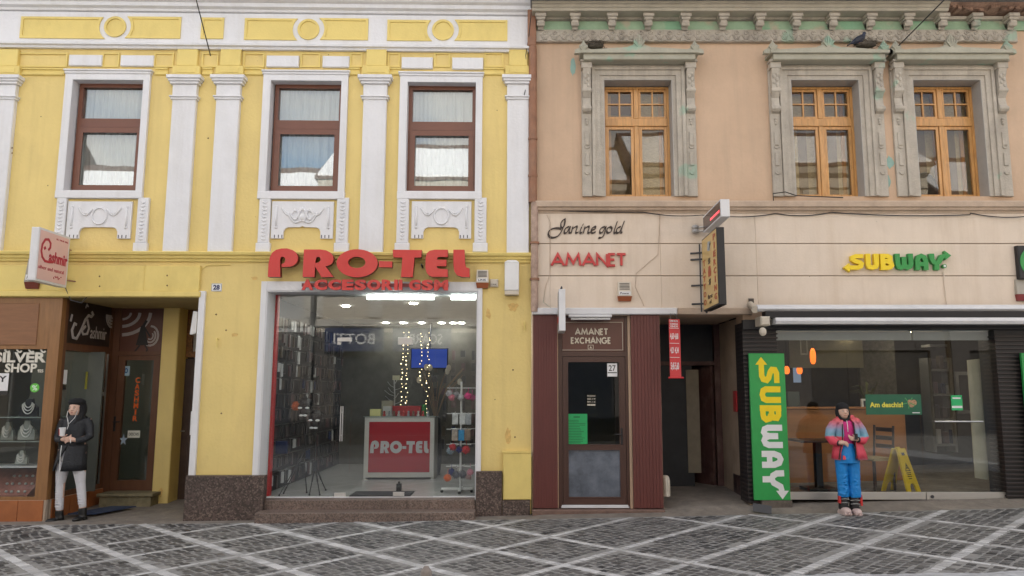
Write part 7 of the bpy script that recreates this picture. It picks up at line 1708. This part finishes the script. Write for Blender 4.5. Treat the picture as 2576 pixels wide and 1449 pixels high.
def remesh(mb, vox, name, mat, parent, smooth_it=4, frame='R', dec=None):
    """joins overlapping shapes into one continuous skin"""
    off = Vector((0, 0, 0)); q = parent
    while q is not None: off += q.location; q = q.parent
    me = mb.mesh(name, off, frame); o = bpy.data.objects.new(name, me); COL.objects.link(o)
    r_ = o.modifiers.new('r', 'REMESH'); r_.mode = 'VOXEL'; r_.voxel_size = vox; r_.use_smooth_shade = True
    if smooth_it: s_ = o.modifiers.new('s', 'SMOOTH'); s_.iterations = smooth_it; s_.factor = .5
    bpy.context.view_layer.update(); dg = bpy.context.evaluated_depsgraph_get()
    nm = bpy.data.meshes.new_from_object(o.evaluated_get(dg)); o.modifiers.clear(); o.data = nm; nm.name = name; nm.materials.clear(); nm.materials.append(mat)
    nm.polygons.foreach_set('use_smooth', [True]*len(nm.polygons))
    bpy.data.meshes.remove(me)
    if parent is not None: o.parent = parent
    return o
xp, zp_ = at(2160, 112, -.2)
t = thing('pigeon', 'dark blue grey pigeon perched on the twig nest, head to the right', 'pigeon', (xp, -.2, zp_))
m = MB(); b0 = Vector((xp, -.2, zp_+.035))
m.tube([b0+Vector((-.12, 0, -.02)), b0+Vector((-.07, 0, .0)), b0+Vector((0, 0, .035)), b0+Vector((.05, 0, .07)), b0+Vector((.075, 0, .105)), b0+Vector((.082, 0, .125))], [.012, .035, .055, .045, .026, .022], 12); m.ball(b0+Vector((.087, 0, .135)), .025, .022, .022); m.tube([b0+Vector((.10, 0, .135)), b0+Vector((.125, 0, .128))], [.008, .002], 6)
remesh(m, .005, 'body', plain('pigeon_feathers', (.035, .042, .07), .6, var=.3, scale=30), t, 3)
MB().ball(b0+Vector((-.01, -.045, .03)), .085, .014, .032, M=Matrix.Rotation(R(-32), 4, 'Y')).build('wing', plain('pigeon_wing', (.02, .022, .035), .6), t, smooth=True); MB().hexa([b0+Vector(p) for p in [(-.17, -.02, -.06), (-.17, .02, -.06), (-.07, .025, -.0), (-.07, -.025, -.0), (-.165, -.02, -.048), (-.165, .02, -.048), (-.07, .025, .02), (-.07, -.025, .02)]]).build('tail', MAT['pigeon_wing'], t)
for dy in (-.015, .015): MB().tube([b0+Vector((0, dy, -.0)), b0+Vector((0.005, dy, -.035))], .004, 5).build('leg', plain('pigeon_leg', (.3, .08, .06), .6) if dy < 0 else MAT['pigeon_leg'], t)
# post top in front
pp = Vector((-.78, -5.35, 0)); r0 = ray(1072, 1424); k_ = (pp.y+DIST)/r0.y; pz = EYE+r0.z*k_; px_ = r0.x*k_
t = thing('street_post', 'weathered stone post whose tip shows at the bottom edge of the picture', 'post', (px_, pp.y, G(px_)))
MB().loft([(px_, pp.y, G(px_)-.02, .06, .06), (px_, pp.y, pz-.10, .042, .042), (px_, pp.y, pz-.03, .036, .036), (px_, pp.y, pz, .014, .014)], 12).build('shaft', plain('weathered_post', (.22, .19, .17), .8, var=.3, scale=10), t)
MB().cyl(px_, pp.y, pz-.13, pz-.105, .05).build('collar', MAT['weathered_post'], t)

# ============================================================= THE OTHER SIDE OF THE STREET (seen only in the glass)
YO = -14.4
FC = Matrix.Translation((0, YO, 0)) @ Matrix.Rotation(math.pi, 4, 'Z')     # facade frame facing our houses
FRAME['O'] = FC
def opposite(xa, xb, h, wallc, lab, nwin, trim, seed, snow=True, darkbase=True):
    t = thing('opposite_house', lab, 'building', ((xa+xb)/2, 0, 0), frame='O')
    wx = [(xa+(xb-xa)*(i+.5)/nwin) for i in range(nwin)]; hol = [(x-.55, x+.55, 4.9, 6.9) for x in wx]
    shop = [(xa+.5+i*(xb-xa)/max(1, nwin//2), xa+.5+i*(xb-xa)/max(1, nwin//2)+(xb-xa)/max(1, nwin//2)-1.1, .25, 3.0) for i in range(max(1, nwin//2))]
    wallgrid(MB(), xa, xb, -.2, h, hol+shop, 0, .4).build('wall', wallc, t, frame='O')
    MB().box(xa, xb, 5.0, 5.3, -.2, h).box(xa, xb, .45, 5, 3.3, 3.5).build('rear_shell', ROOMD, t, frame='O')
    MB().profx(xa, xb, [(-.001, h-.7), (-.1, h-.65), (-.12, h-.3), (-.35, h-.2), (-.45, h), (-.001, h)]).build('cornice', trim, t, frame='O')
    MB().profx(xa, xb, [(-.001, 3.75), (-.12, 3.8), (-.14, 4.0), (-.001, 4.05)]).build('string_course', trim, t, frame='O')
    rf = MB().profx(xa-.1, xb+.1, [(-.5, h+.02), (-.5, h+.12), (3.6, h+2.6), (7.5, h+.1), (7.5, h+.02)]).build('roof', plain('dark_tile_roof_%d' % seed, (.12, .07, .055), .8, var=.3, scale=6), t, frame='O')
    if snow: MB().profx(xa, xb, [(-.45, h+.125), (-.45, h+.22), (2.4, h+2.05), (2.4, h+1.95)]).build('roof_snow', SNOWC, t, frame='O')
    for x in wx:
        f_ = frame_mb(MB(), x-.72, x+.72, 4.8, 7.05, .165, -.06, -.001).build('window_surround', trim, t, frame='O')
        w2 = frame_mb(MB(), x-.55, x+.55, 4.9, 6.9, .07, .15, .2).box(x-.03, x+.03, .15, .2, 4.97, 6.83).build('window', plain('white_sash_%d' % seed, (.5, .48, .45), .5) if 'white_sash_%d' % seed not in MAT else MAT['white_sash_%d' % seed], t, frame='O')
        MB().box(x-.48, x+.48, .17, .18, 4.97, 6.83).build('pane', plain('dark_far_glass', (.03, .035, .045), .08) if 'dark_far_glass' not in MAT else MAT['dark_far_glass'], w2, frame='O')
    for (a, b, c, d) in shop:
        w2 = frame_mb(MB(), a, b, c, d, .08, .1, .16).build('shop_window', DGREY, t, frame='O'); MB().box(a+.08, b-.08, .12, .13, c+.08, d-.08).build('pane', MAT['dark_far_glass'], w2, frame='O')
    bs = wallgrid(MB(), xa, xb, -.1, 3.6, [q_ for q_ in shop], -.04, -.002).build('added_dark_base', plain('added_dark_band', (.075, .065, .06), .6) if 'added_dark_band' not in MAT else MAT['added_dark_band'], t, frame='O')  # unseen dark band, added to cut the haze mirrored in the shop glass
    for i in range(nwin+1):
        x = xa+(xb-xa)*i/nwin; MB().box(max(xa, x-.22), min(xb, x+.22), -.07, -.001, 4.1, h-.71).build('pilaster', trim, t, frame='O')
    return t
CRF = plain('pale_cream_plaster', (.60, .54, .45), .85, var=.06); CRT = plain('pale_cream_trim', (.66, .62, .55), .8, var=.05); GRF = plain('grey_white_plaster', (.56, .56, .55), .85, var=.06); OCH = plain('ochre_plaster', (.50, .41, .29), .85, var=.08)
opposite(-3.2, 6.5, 8.6, CRF, 'cream house across the street with pilasters, reflected in the windows', 5, CRT, 1)
opposite(6.7, 16.5, 7.6, GRF, 'grey white house across the street with a snowy roof, left in the reflections', 4, CRT, 2)
opposite(16.7, 27, 9.0, OCH, 'far ochre house at the end of the row across the street', 4, CRT, 4)
opposite(-13.5, -3.4, 9.2, OCH, 'ochre house across the street opposite the sandwich shop', 5, CRF, 3)
opposite(-26, -13.7, 8.2, CRF, 'far cream house across the street beyond the ochre one', 5, CRT, 5)
BLS = plain('blue_shop_board', (.02, .035, .11), .4)
for (x, w_, txt, z, lab) in [(3.0, 1.9, 'SCARPA', 3.35, 'blue shop board lettered SCARPA across the street'), (5.2, 1.9, 'BOTTI', 3.35, 'blue shop board beside the SCARPA one across the street'), (-6.0, 2.0, 'GSM', 3.1, 'blue board lettered GSM across the street'), (-.9, 3.2, 'you & me', 3.3, 'grey board lettered you and me across the street')]:
    t = thing('far_shop_sign', lab, 'shop sign', (x, 0, z), frame='O'); MB().box(x-w_/2, x+w_/2, -.22, -.15, z-.38, z+.38).build('board', BLS if 'you' not in txt else plain('grey_shop_board', (.3, .32, .34), .5), t, frame='O'); text_mb(MB(), txt, (x-w_*.35, x+w_*.35, z-.15, z+.2), -.23, -.2205, .01).build('lettering', WPR if 'you' not in txt else BPR, t, frame='O')
fr = 'R'

# ============================================================= PEOPLE
SKIN = plain('skin', (.62, .40, .31), .55, var=.05, scale=12); LIP = plain('lips', (.42, .16, .14), .5); EYEM = plain('eye_dark', (.04, .03, .025), .3); EYEW = plain('eye_white', (.6, .58, .55), .4)
def hand(m, wrist, palm_dir, curl, across, s=1.0):
    """palm and five bent fingers: palm_dir along the hand, across = towards the little finger, curl = way the fingers bend"""
    d = Vector(palm_dir).normalized(); a = Vector(across); a = (a-d*a.dot(d)).normalized(); c = Vector(curl); c = (c-d*c.dot(d)).normalized(); w = Vector(wrist)
    m.tube([w-d*.02*s, w+d*.02*s, w+d*.055*s, w+d*.085*s], [.024*s, .028*s, .033*s, .030*s], 10, sq=None)
    for i, L_ in enumerate((.068, .075, .07, .055)):
        b = w+d*.08*s+a*(-.026+.0175*i)*s
        m.tube([b-d*.02*s, b+d*L_*.35*s+c*.006*s, b+d*L_*.65*s+c*.022*s, b+d*L_*.8*s+c*.040*s], [.0095*s, .009*s, .0085*s, .007*s], 7)
    b = w+d*.02*s-a*.025*s
    m.tube([b, b+d*.025*s-a*.018*s+c*.010*s, b+d*.052*s-a*.022*s+c*.022*s], [.012*s, .0105*s, .008*s], 7)
def face(t, hc, r, s, skin_parent, look=0):
    """eyes, brows, lips as small children of the body; nose and ears go into the body skin"""
    for sx in (-1, 1):
        e = hc+Vector((sx*.031*s, -r[1]*.90, .004*s)); MB().ball(e, .0125*s, .007*s, .0065*s, 8, 6).build('eye', EYEW, skin_parent, smooth=True); MB().ball(e+Vector((0, -.0055*s, 0)), .006*s, .003*s, .006*s, 8, 6).build('iris', EYEM, skin_parent, smooth=True)
        MB().tube([e+Vector((-.017*s, -.001, .016*s)), e+Vector((0, -.005, .021*s)), e+Vector((.017*s, -.001, .017*s))], .0032*s, 5).build('eyebrow', EYEM, skin_parent)
    MB().tube([hc+Vector((-.021*s, -r[1]*.86, -.055*s)), hc+Vector((0, -r[1]*.93, -.053*s)), hc+Vector((.021*s, -r[1]*.86, -.055*s))], [.003*s, .007*s, .003*s], 7, sq=(1, .8)).build('lips', LIP, skin_parent, smooth=True)
def head(m, hc, r, s):
    m.ball(hc, r[0], r[1], r[2], 20, 14); m.ball(hc+Vector((0, -r[1]*.22, -r[2]*.45)), r[0]*.74, r[1]*.72, r[2]*.56, 16, 10)
    m.tube([hc+Vector((0, -r[1]*.93, .012*s)), hc+Vector((0, -r[1]*1.05, -.018*s)), hc+Vector((0, -r[1]*1.08, -.026*s))], [.007*s, .011*s, .012*s], 8)
    for sx in (-1, 1): m.ball(hc+Vector((sx*r[0]*.98, 0, -.012*s)), .010*s, .018*s, .028*s, 8, 6); m.ball(hc+Vector((sx*.033*s, -r[1]*.66, -.03*s)), .028*s, .022*s, .024*s, 8, 6)
# ---------------- woman in the long dark coat
gw = gnd3(174, 1309); S_ = .00122; X0 = gw.x; Y0 = gw.y+.02
def Wp(x, y, d=0.0):
    q = at((130+x/3.624)*.85833, (1140+y/3.6225)*.85833, Y0, 'R'); return Vector((q[0], Y0-d, q[1]))
t = thing('person', 'woman in long dark coat, black hat and white jeans holding a red and white cup', 'person', tuple(gw))
m = MB(); hc = Wp(333, 208, .0); hr = (.076, .094, .108)
head(m, hc, hr, 1.0); m.tube([Wp(333, 270), Wp(330, 345)], [.052, .06], 12)
m.loft([(*Wp(325, 620), .15, .11), (*Wp(325, 520), .13, .10), (*Wp(325, 400), .15, .11), (*Wp(328, 320), .13, .09)], 16)
m.tube([Wp(200, 320), Wp(160, 500), Wp(270, 525, .14)], [.045, .038, .026], 10); m.tube([Wp(465, 320), Wp(485, 500), Wp(385, 540, .15)], [.045, .038, .026], 10)
m.tube([Wp(225, 640), Wp(175, 1000), Wp(160, 1290)], [.085, .055, .04], 12); m.tube([Wp(380, 640), Wp(385, 1000), Wp(405, 1270)], [.085, .055, .04], 12)
hand(m, Wp(262, 528, .15), (1, -.25, .05), (.3, .25, .9), (0, -.1, -1), .95); hand(m, Wp(400, 535, .15), (-1, -.3, .12), (-.2, .1, -1), (0, -.2, -1), .9)
body = remesh(m, .006, 'body', SKIN, t, 2)
face(t, hc, hr, 1.0, body)
COAT = plain('black_quilted_cloth', (.014, .016, .021), .6, var=.4, scale=40, bump=.5, bscale=50); KNIT = plain('black_wool', (.010, .010, .012), .9, bump=.6, bscale=90)
# coat: upper part with sleeves, and a skirt open at the front
m = MB()
m.loft([(*Wp(315, 640), .165, .125), (*Wp(318, 540), .142, .118), (*Wp(322, 430), .155, .122), (*Wp(330, 340), .152, .11), (*Wp(333, 295), .115, .085), (*Wp(333, 275), .08, .075)], 20)
m.tube([Wp(222, 318), Wp(180, 400), Wp(158, 500, .02), Wp(190, 532, .09), Wp(262, 535, .15)], [.060, .057, .052, .047, .040], 12); m.tube([Wp(448, 318), Wp(480, 400), Wp(492, 500, .02), Wp(470, 530, .09), Wp(402, 545, .15)], [.060, .057, .052, .047, .040], 12)
for k in range(11):
    y = 375+k*26; 
remesh(m, .008, 'coat', COAT, t, 3)
def skirt(rings, gap0, gap1, n=34, th=.012):
    """open skirt: per ring (cx,cy,z,rx,ry) and the front gap in degrees each side of straight ahead"""
    vs = []; mm = MB()
    for i, q in enumerate(rings):
        g0 = gap0[i]; g1 = gap1[i]
        for k in range(n+1):
            a = R(-90+g1+(360-g1-g0)*k/n); w_ = 1+.018*math.sin(k*1.9+i*.4)
            vs.append((q[0]+q[3]*w_*math.cos(a), q[1]+q[4]*w_*math.sin(a), q[2]))
    N2 = len(rings)*(n+1); vin = []
    for i, q in enumerate(rings):
        for k in range(n+1):
            p = vs[i*(n+1)+k]; vin.append((q[0]+(p[0]-q[0])*(1-th/q[3]), q[1]+(p[1]-q[1])*(1-th/q[4]), p[2]))
    fs = []
    for i in range(len(rings)-1):
        for k in range(n):
            a = i*(n+1)+k; fs += [(a, a+1, a+n+2, a+n+1), (a+N2+n+1, a+N2+n+2, a+N2+1, a+N2)]
        for k in (0, n): a = i*(n+1)+k; fs.append((a, a+n+1, a+n+1+N2, a+N2))
    for k in range(n):
        for i in (0, len(rings)-1): a = i*(n+1)+k; fs.append((a, a+1, a+1+N2, a+N2))
    return mm.add(vs+vin, fs)
skirt([(*Wp(270, 862), .212, .165), (*Wp(283, 780), .198, .155), (*Wp(298, 700), .185, .148), (*Wp(312, 620), .176, .140), (*Wp(315, 585), .172, .137)], [42, 34, 24, 6, 1], [-8, -7, -8, -3, 1]).build('coat_skirt', COAT, t, smooth=True)
m = MB(); m.tube([Wp(255, 590, .150), Wp(248, 690, .162), Wp(246, 860, .175)], .004, 5); m.build('zip', STEEL, t)
# trousers
JE = plain('white_denim', (.62, .62, .66), .7, var=.05, bump=.6, bscale=22, stretch=(1, 1, 4))
m = MB(); m.loft([(*Wp(285, 760), .15, .115), (*Wp(300, 650), .15, .115)], 18)
m.tube([Wp(225, 720), Wp(190, 860), Wp(172, 1000), Wp(163, 1150), Wp(160, 1285)], [.095, .08, .058, .052, .045], 14); m.tube([Wp(365, 720), Wp(372, 860), Wp(385, 1000), Wp(398, 1130), Wp(408, 1255)], [.095, .08, .058, .052, .044], 14)
rr = random.Random(3)
for k in range(14):
    y = 905+k*26; m.tube([Wp(172-(k*1), y, .045)+Vector((-.045, .02, 0)), Wp(172-k, y+rr.uniform(-6, 6), .058), Wp(172-k, y+8, .045)+Vector((.045, .02, 0))], .0065, 5)
    if y < 1240: m.tube([Wp(378+k*2, y, .045)+Vector((-.045, .02, 0)), Wp(378+k*2, y+rr.uniform(-6, 6), .058), Wp(378+k*2, y+8, .045)+Vector((.045, .02, 0))], .0065, 5)
remesh(m, .0055, 'trousers', JE, t, 2)
BT = plain('black_leather', (.012, .012, .013), .35, var=.3)
for (x, y0_, tx) in [(160, 1415, -55), (405, 1398, -22)]:
    m = MB(); b = Wp(x, y0_); top = Wp(x, 1262 if x > 300 else 1290)
    m.tube([top, Wp(x, 1340), b+Vector((0, .0, .045))], [.052, .05, .052], 12); m.ball(b+Vector((tx*S_*.8, -.075, .032)), .045, .09, .034, 12, 8, M=Matrix.Rotation(R(-30 if tx < -30 else -14), 4, 'Z')); m.ball(b+Vector((0, .02, .03)), .045, .05, .035); m.box(b.x-.035, b.x+.035, b.y-.01, b.y+.06, gw.z, b.z+.03, .006)
    remesh(m, .006, 'boot', BT, t, 2)
# hat, hood and scarf
m = MB(); m.ball(hc+Vector((0, .02, .085)), .108, .115, .058, 18, 12); m.ball(hc+Vector((.015, .045, -.01)), .108, .085, .14, 18, 12); m.tube([hc+Vector((.075, -.01, .03)), hc+Vector((.095, .0, -.06)), hc+Vector((.085, -.05, -.15)), hc+Vector((.04, -.085, -.21))], [.028, .036, .044, .032], 10); m.tube([hc+Vector((-.078, .01, .03)), hc+Vector((-.088, .0, -.06)), hc+Vector((-.06, -.05, -.13)), hc+Vector((.0, -.09, -.20))], [.016, .022, .028, .028], 10); m.tube([hc+Vector((-.09, .04, -.14)), hc+Vector((0, .09, -.13)), hc+Vector((.12, .04, -.13))], .04, 10)
remesh(m, .007, 'hat_and_scarf', KNIT, t, 3)
m = MB(); m.tube([hc+Vector((-.068, -.06, -.03)), hc+Vector((-.06, -.085, -.10)), hc+Vector((-.02, -.12, -.155)), hc+Vector((.0, -.135, -.22)), hc+Vector((-.005, -.15, -.27))], .0035, 5); m.tube([hc+Vector((.068, -.06, -.02)), hc+Vector((.055, -.1, -.12)), hc+Vector((.0, -.13, -.2))], .003, 5); m.build('earphone_wire', WPL, t)
# what she holds
cp = Wp(283, 488, .20); tt_ = thing('paper_cup', 'red and white paper cup held in front of the woman in the dark coat', 'cup', tuple(cp))
MB().cyl(cp.x, cp.y, cp.z, cp.z+.10, .032, .041, 18).build('cup', WPR, tt_, smooth=False); MB().cyl(cp.x, cp.y, cp.z+.1005, cp.z+.108, .043, .04, 18).build('lid', WPL, tt_)
m = MB(); n = 10; m.add([(cp.x+(.0335+.009*zz_/.1)*math.cos(R(150+k*11)), cp.y+(.0335+.009*zz_/.1)*math.sin(R(150+k*11)), cp.z+zz_) for zz_ in (.008, .092) for k in range(n)], [(k, k+1, k+1+n, k+n) for k in range(n-1)]); m.build('red_print', REDT, tt_)
cg = Wp(385, 520, .22); tag(MB().tube([cg, cg+Vector((.012, -.02, -.05))], .0045, 7).build('cigarette', WPL), 'cigarette between the fingers of the woman in the dark coat', 'cigarette')

# ---------------- child in ski clothes
gc = gnd3(2136, 1293); C_ = .001057; X0c = gc.x; Y0c = gc.y
def Cp(x, y, d=0.0):
    q = at((2390+x/4.027)*.85833, (1160+y/4.025)*.85833, Y0c, 'R'); return Vector((q[0], Y0c-d, q[1]))
t = thing('person', 'child in pink and blue ski jacket, bright blue trousers and pale ski boots', 'person', tuple(gc))
hc = Cp(318, 185); hr = (.068, .085, .098)
m = MB(); head(m, hc, hr, .92); m.tube([Cp(322, 250), Cp(335, 310)], [.045, .05], 12)
m.loft([(*Cp(345, 560), .12, .09), (*Cp(345, 420), .115, .09), (*Cp(340, 320), .12, .08)], 16)
m.tube([Cp(220, 330), Cp(175, 470), Cp(240, 550, .13)], [.04, .035, .024], 10); m.tube([Cp(480, 330), Cp(560, 480), Cp(425, 512, .14)], [.04, .035, .024], 10)
m.tube([Cp(315, 600), Cp(320, 1250)], [.07, .045], 12); m.tube([Cp(430, 600), Cp(460, 1250)], [.07, .045], 12)
hand(m, Cp(228, 548, .13), (1, -.2, .0), (.1, .3, -1), (0, -.1, -1), .82); hand(m, Cp(432, 505, .14), (-1, -.15, .12), (-.1, .35, .8), (0, -.2, -1), .82)
body = remesh(m, .006, 'body', SKIN, t, 2); face(t, hc, hr, .9, body)
PK = plain('magenta_fleece', (.55, .03, .20), .8, var=.08, scale=14, bump=.3, bscale=60)
m = MB(); m.loft([(*Cp(345, 560), .112, .10), (*Cp(345, 470), .118, .112), (*Cp(342, 380), .12, .112), (*Cp(338, 310), .10, .09), (*Cp(330, 275), .06, .06)], 18); fl_ = remesh(m, .007, 'fleece', PK, t, 3)
m = MB(); m.tube([Cp(332, 290, .088), Cp(334, 350, .110), Cp(336, 418, .116)], .0045, 6); m.build('fleece_zip', WPL, fl_)
# gradient print of the jacket: coral, lilac, light blue, then coral again
mj, n_, l_, b_ = newmat('gradient_jacket'); g_ = n_.new('ShaderNodeNewGeometry'); sx_ = n_.new('ShaderNodeSeparateXYZ'); l_.new(g_.outputs['Position'], sx_.inputs[0])
mr = n_.new('ShaderNodeMapRange'); mr.inputs[1].default_value = gc.z+(1400-770)*C_; mr.inputs[2].default_value = gc.z+(1400-250)*C_; l_.new(sx_.outputs[2], mr.inputs[0])
tn = n_.new('ShaderNodeTexNoise'); tn.inputs['Scale'].default_value = 9; ad = n_.new('ShaderNodeMath'); ad.operation = 'MULTIPLY_ADD'; ad.inputs[1].default_value = .10; ad.inputs[2].default_value = -.05; l_.new(g_.outputs['Position'], tn.inputs[0]); l_.new(tn.outputs[0], ad.inputs[0])
a2 = n_.new('ShaderNodeMath'); a2.operation = 'ADD'; l_.new(mr.outputs[0], a2.inputs[0]); l_.new(ad.outputs[0], a2.inputs[1])
rp2 = n_.new('ShaderNodeValToRGB'); e = rp2.color_ramp.elements; e[0].color = (.55, .25, .30, 1); e[0].position = 0; e[1].color = (.66, .10, .12, 1); e[1].position = 1
for p_, c_ in [(.08, (.62, .06, .10)), (.54, (.66, .06, .10)), (.575, (.14, .34, .42)), (.70, (.22, .33, .48)), (.82, (.45, .20, .30)), (.92, (.62, .11, .13))]: k = e.new(p_); k.color = c_+(1,)
l_.new(a2.outputs[0], rp2.inputs[0]); l_.new(rp2.outputs[0], b_.inputs['Base Color']); b_.inputs['Roughness'].default_value = .6
t2 = n_.new('ShaderNodeTexNoise'); t2.inputs['Scale'].default_value = 16; l_.new(g_.outputs['Position'], t2.inputs[0]); bp = n_.new('ShaderNodeBump'); bp.inputs['Distance'].default_value = .02; bp.inputs['Strength'].default_value = .7; l_.new(t2.outputs[0], bp.inputs['Height']); l_.new(bp.outputs[0], b_.inputs['Normal'])
m = MB()
m.tube([Cp(225, 322), Cp(178, 400), Cp(158, 480, .02), Cp(175, 530, .07), Cp(222, 548, .12)], [.062, .066, .062, .056, .042], 12); m.tube([Cp(478, 322), Cp(530, 400), Cp(562, 490, .02), Cp(520, 520, .08), Cp(450, 512, .13)], [.062, .066, .064, .056, .042], 12)
m.ball(Cp(250, 305), .06, .08, .05); m.ball(Cp(460, 300), .07, .08, .05)
m.tube([Cp(262, 275, .03), Cp(300, 262, -.08), Cp(380, 250, -.09), Cp(430, 262, .02)], [.03, .045, .045, .04], 10)
remesh(m, .0075, 'jacket_sleeves', mj, t, 3)
skirt([(*Cp(400, 748), .226, .15), (*Cp(390, 660), .205, .145), (*Cp(378, 560), .175, .135), (*Cp(368, 460), .165, .13), (*Cp(358, 360), .155, .12), (*Cp(352, 300), .14, .10), (*Cp(345, 272), .10, .08)], [44, 44, 36, 30, 30, 30, 30], [12, 12, 14, 24, 26, 26, 26]).build('jacket', mj, t, smooth=True)
m = MB(); m.tube([Cp(238, 740, .10), Cp(250, 640, .10), Cp(272, 520, .115), Cp(276, 330, .105)], .008, 6); m.cut(); m.tube([Cp(420, 740, .14), Cp(415, 600, .142), Cp(412, 460, .128), Cp(405, 310, .11)], .007, 6); m.parts('jacket_edging', BLK, t)
m = MB(); m.tube([Cp(208, 520, .09), Cp(206, 580, .13)], .0, 4) if 0 else None
for (a, b) in [(Cp(214, 548, .12), Cp(226, 549, .13)), (Cp(452, 510, .132), Cp(440, 509, .138))]: MB().tube([a, b], .036, 12).build('cuff', BLK, t)
m = MB(); m.prism([(Cp(235, 0).x, Cp(0, 745).z), (Cp(268, 0).x, Cp(0, 740).z), (Cp(262, 0).x, Cp(0, 700).z), (Cp(240, 0).x, Cp(0, 695).z)], Y0c-.128, Y0c-.115); m.cut(); m.prism([(Cp(390, 0).x, Cp(0, 720).z), (Cp(425, 0).x, Cp(0, 745).z), (Cp(425, 0).x, Cp(0, 680).z), (Cp(400, 0).x, Cp(0, 690).z)], Y0c-.128, Y0c-.115); m.parts('pocket_flap', plain('coral_flap', (.72, .08, .10), .5), t)
BLU = plain('bright_blue_trousers', (.005, .22, .62), .5, var=.12, scale=12, bump=.8, bscale=14)
m = MB(); m.loft([(*Cp(370, 790), .150, .115), (*Cp(362, 680), .135, .115), (*Cp(350, 560), .095, .10), (*Cp(348, 540), .09, .095)], 18)
m.tube([Cp(300, 760), Cp(308, 900), Cp(318, 1040), Cp(325, 1120), Cp(328, 1190)], [.080, .072, .066, .068, .066], 14); m.tube([Cp(440, 760), Cp(448, 900), Cp(455, 1040), Cp(462, 1120), Cp(468, 1195)], [.082, .076, .070, .074, .072], 14)
rr = random.Random(12)
for cx_ in (318, 455):
    for k in range(9):
        y = 930+k*28; w_ = 62; m.tube([Cp(cx_-w_, y+rr.uniform(-16, 16), .03), Cp(cx_+rr.uniform(-20, 20), y+rr.uniform(-10, 10), .070), Cp(cx_+w_, y+rr.uniform(-16, 16), .03)], [.004, .012, .004], 6)
remesh(m, .0065, 'ski_trousers', BLU, t, 3)
SHL = plain('pale_pink_shell', (.58, .45, .43), .35, var=.06); REDB = plain('red_buckle_strap', (.6, .04, .04), .4)
for cx_, yb in ((335, 1388), (462, 1402)):
    b = Cp(cx_, yb); m = MB()
    m.loft([(b.x, b.y+.01, b.z+.05, .058, .075), (b.x, b.y+.01, b.z+.12, .055, .07), (b.x, b.y+.02, b.z+.24, .060, .068)], 14)
    bt = remesh(m, .007, 'ski_boot', BLK, t, 2)
    m = MB(); m.ball(b+Vector((0, -.055, .045)), .056, .115, .045, 14, 10); m.ball(b+Vector((0, .04, .045)), .05, .07, .05); m.box(b.x-.046, b.x+.046, b.y-.15, b.y+.10, gc.z+.0, b.z+.03, .01); remesh(m, .007, 'shell', SHL, bt, 2)
    for k in range(3): z = b.z+.09+k*.045; MB().tube([Vector((b.x-.058, b.y-.03, z)), Vector((b.x, b.y-.085+k*.012, z+.012)), Vector((b.x+.058, b.y-.03, z))], .006, 6).build('buckle', [BLK, STEEL, STEEL][k], bt)
    MB().box(b.x-.012, b.x+.012, b.y-.175, b.y-.13, b.z+.01, b.z+.03, .004).build('toe_lug', SHL, bt)
b = Cp(528, 1225); MB().hexa([(b.x-.012, b.y-.03, b.z-.07), (b.x+.016, b.y-.03, b.z-.07), (b.x+.016, b.y+.03, b.z-.07), (b.x-.012, b.y+.03, b.z-.07), (b.x-.012, b.y-.03, b.z+.06), (b.x+.012, b.y-.03, b.z+.06), (b.x+.012, b.y+.03, b.z+.06), (b.x-.012, b.y+.03, b.z+.06)]).build('red_strap', REDB, t)
b = Cp(275, 1225); MB().box(b.x-.010, b.x+.006, b.y-.05, b.y+.02, b.z-.04, b.z+.05, .004).build('red_strap', REDB, t)
m = MB(); m.ball(hc+Vector((0, .012, .052)), .080, .095, .064, 18, 12); m.ball(hc+Vector((0, .04, -.01)), .080, .075, .115, 16, 12)
for sx in (-1, 1): m.tube([hc+Vector((sx*.066, -.005, .03)), hc+Vector((sx*.072, -.02, -.04)), hc+Vector((sx*.045, -.055, -.095)), hc+Vector((0, -.075, -.108))], [.016, .018, .018, .016], 8)
m.tube([hc+Vector((-.05, -.03, -.11)), hc+Vector((0, -.062, -.125)), hc+Vector((.05, -.03, -.11))], .025, 8)
remesh(m, .006, 'balaclava', KNIT, t, 3)
ph_ = Cp(392, 478, .20); tag(MB().box(ph_.x-.012, ph_.x+.028, ph_.y-.006, ph_.y+.006, ph_.z-.03, ph_.z+.045, .004).build('dark_phone', BLK), 'small dark object held in the left hand of the child in ski clothes', 'phone')
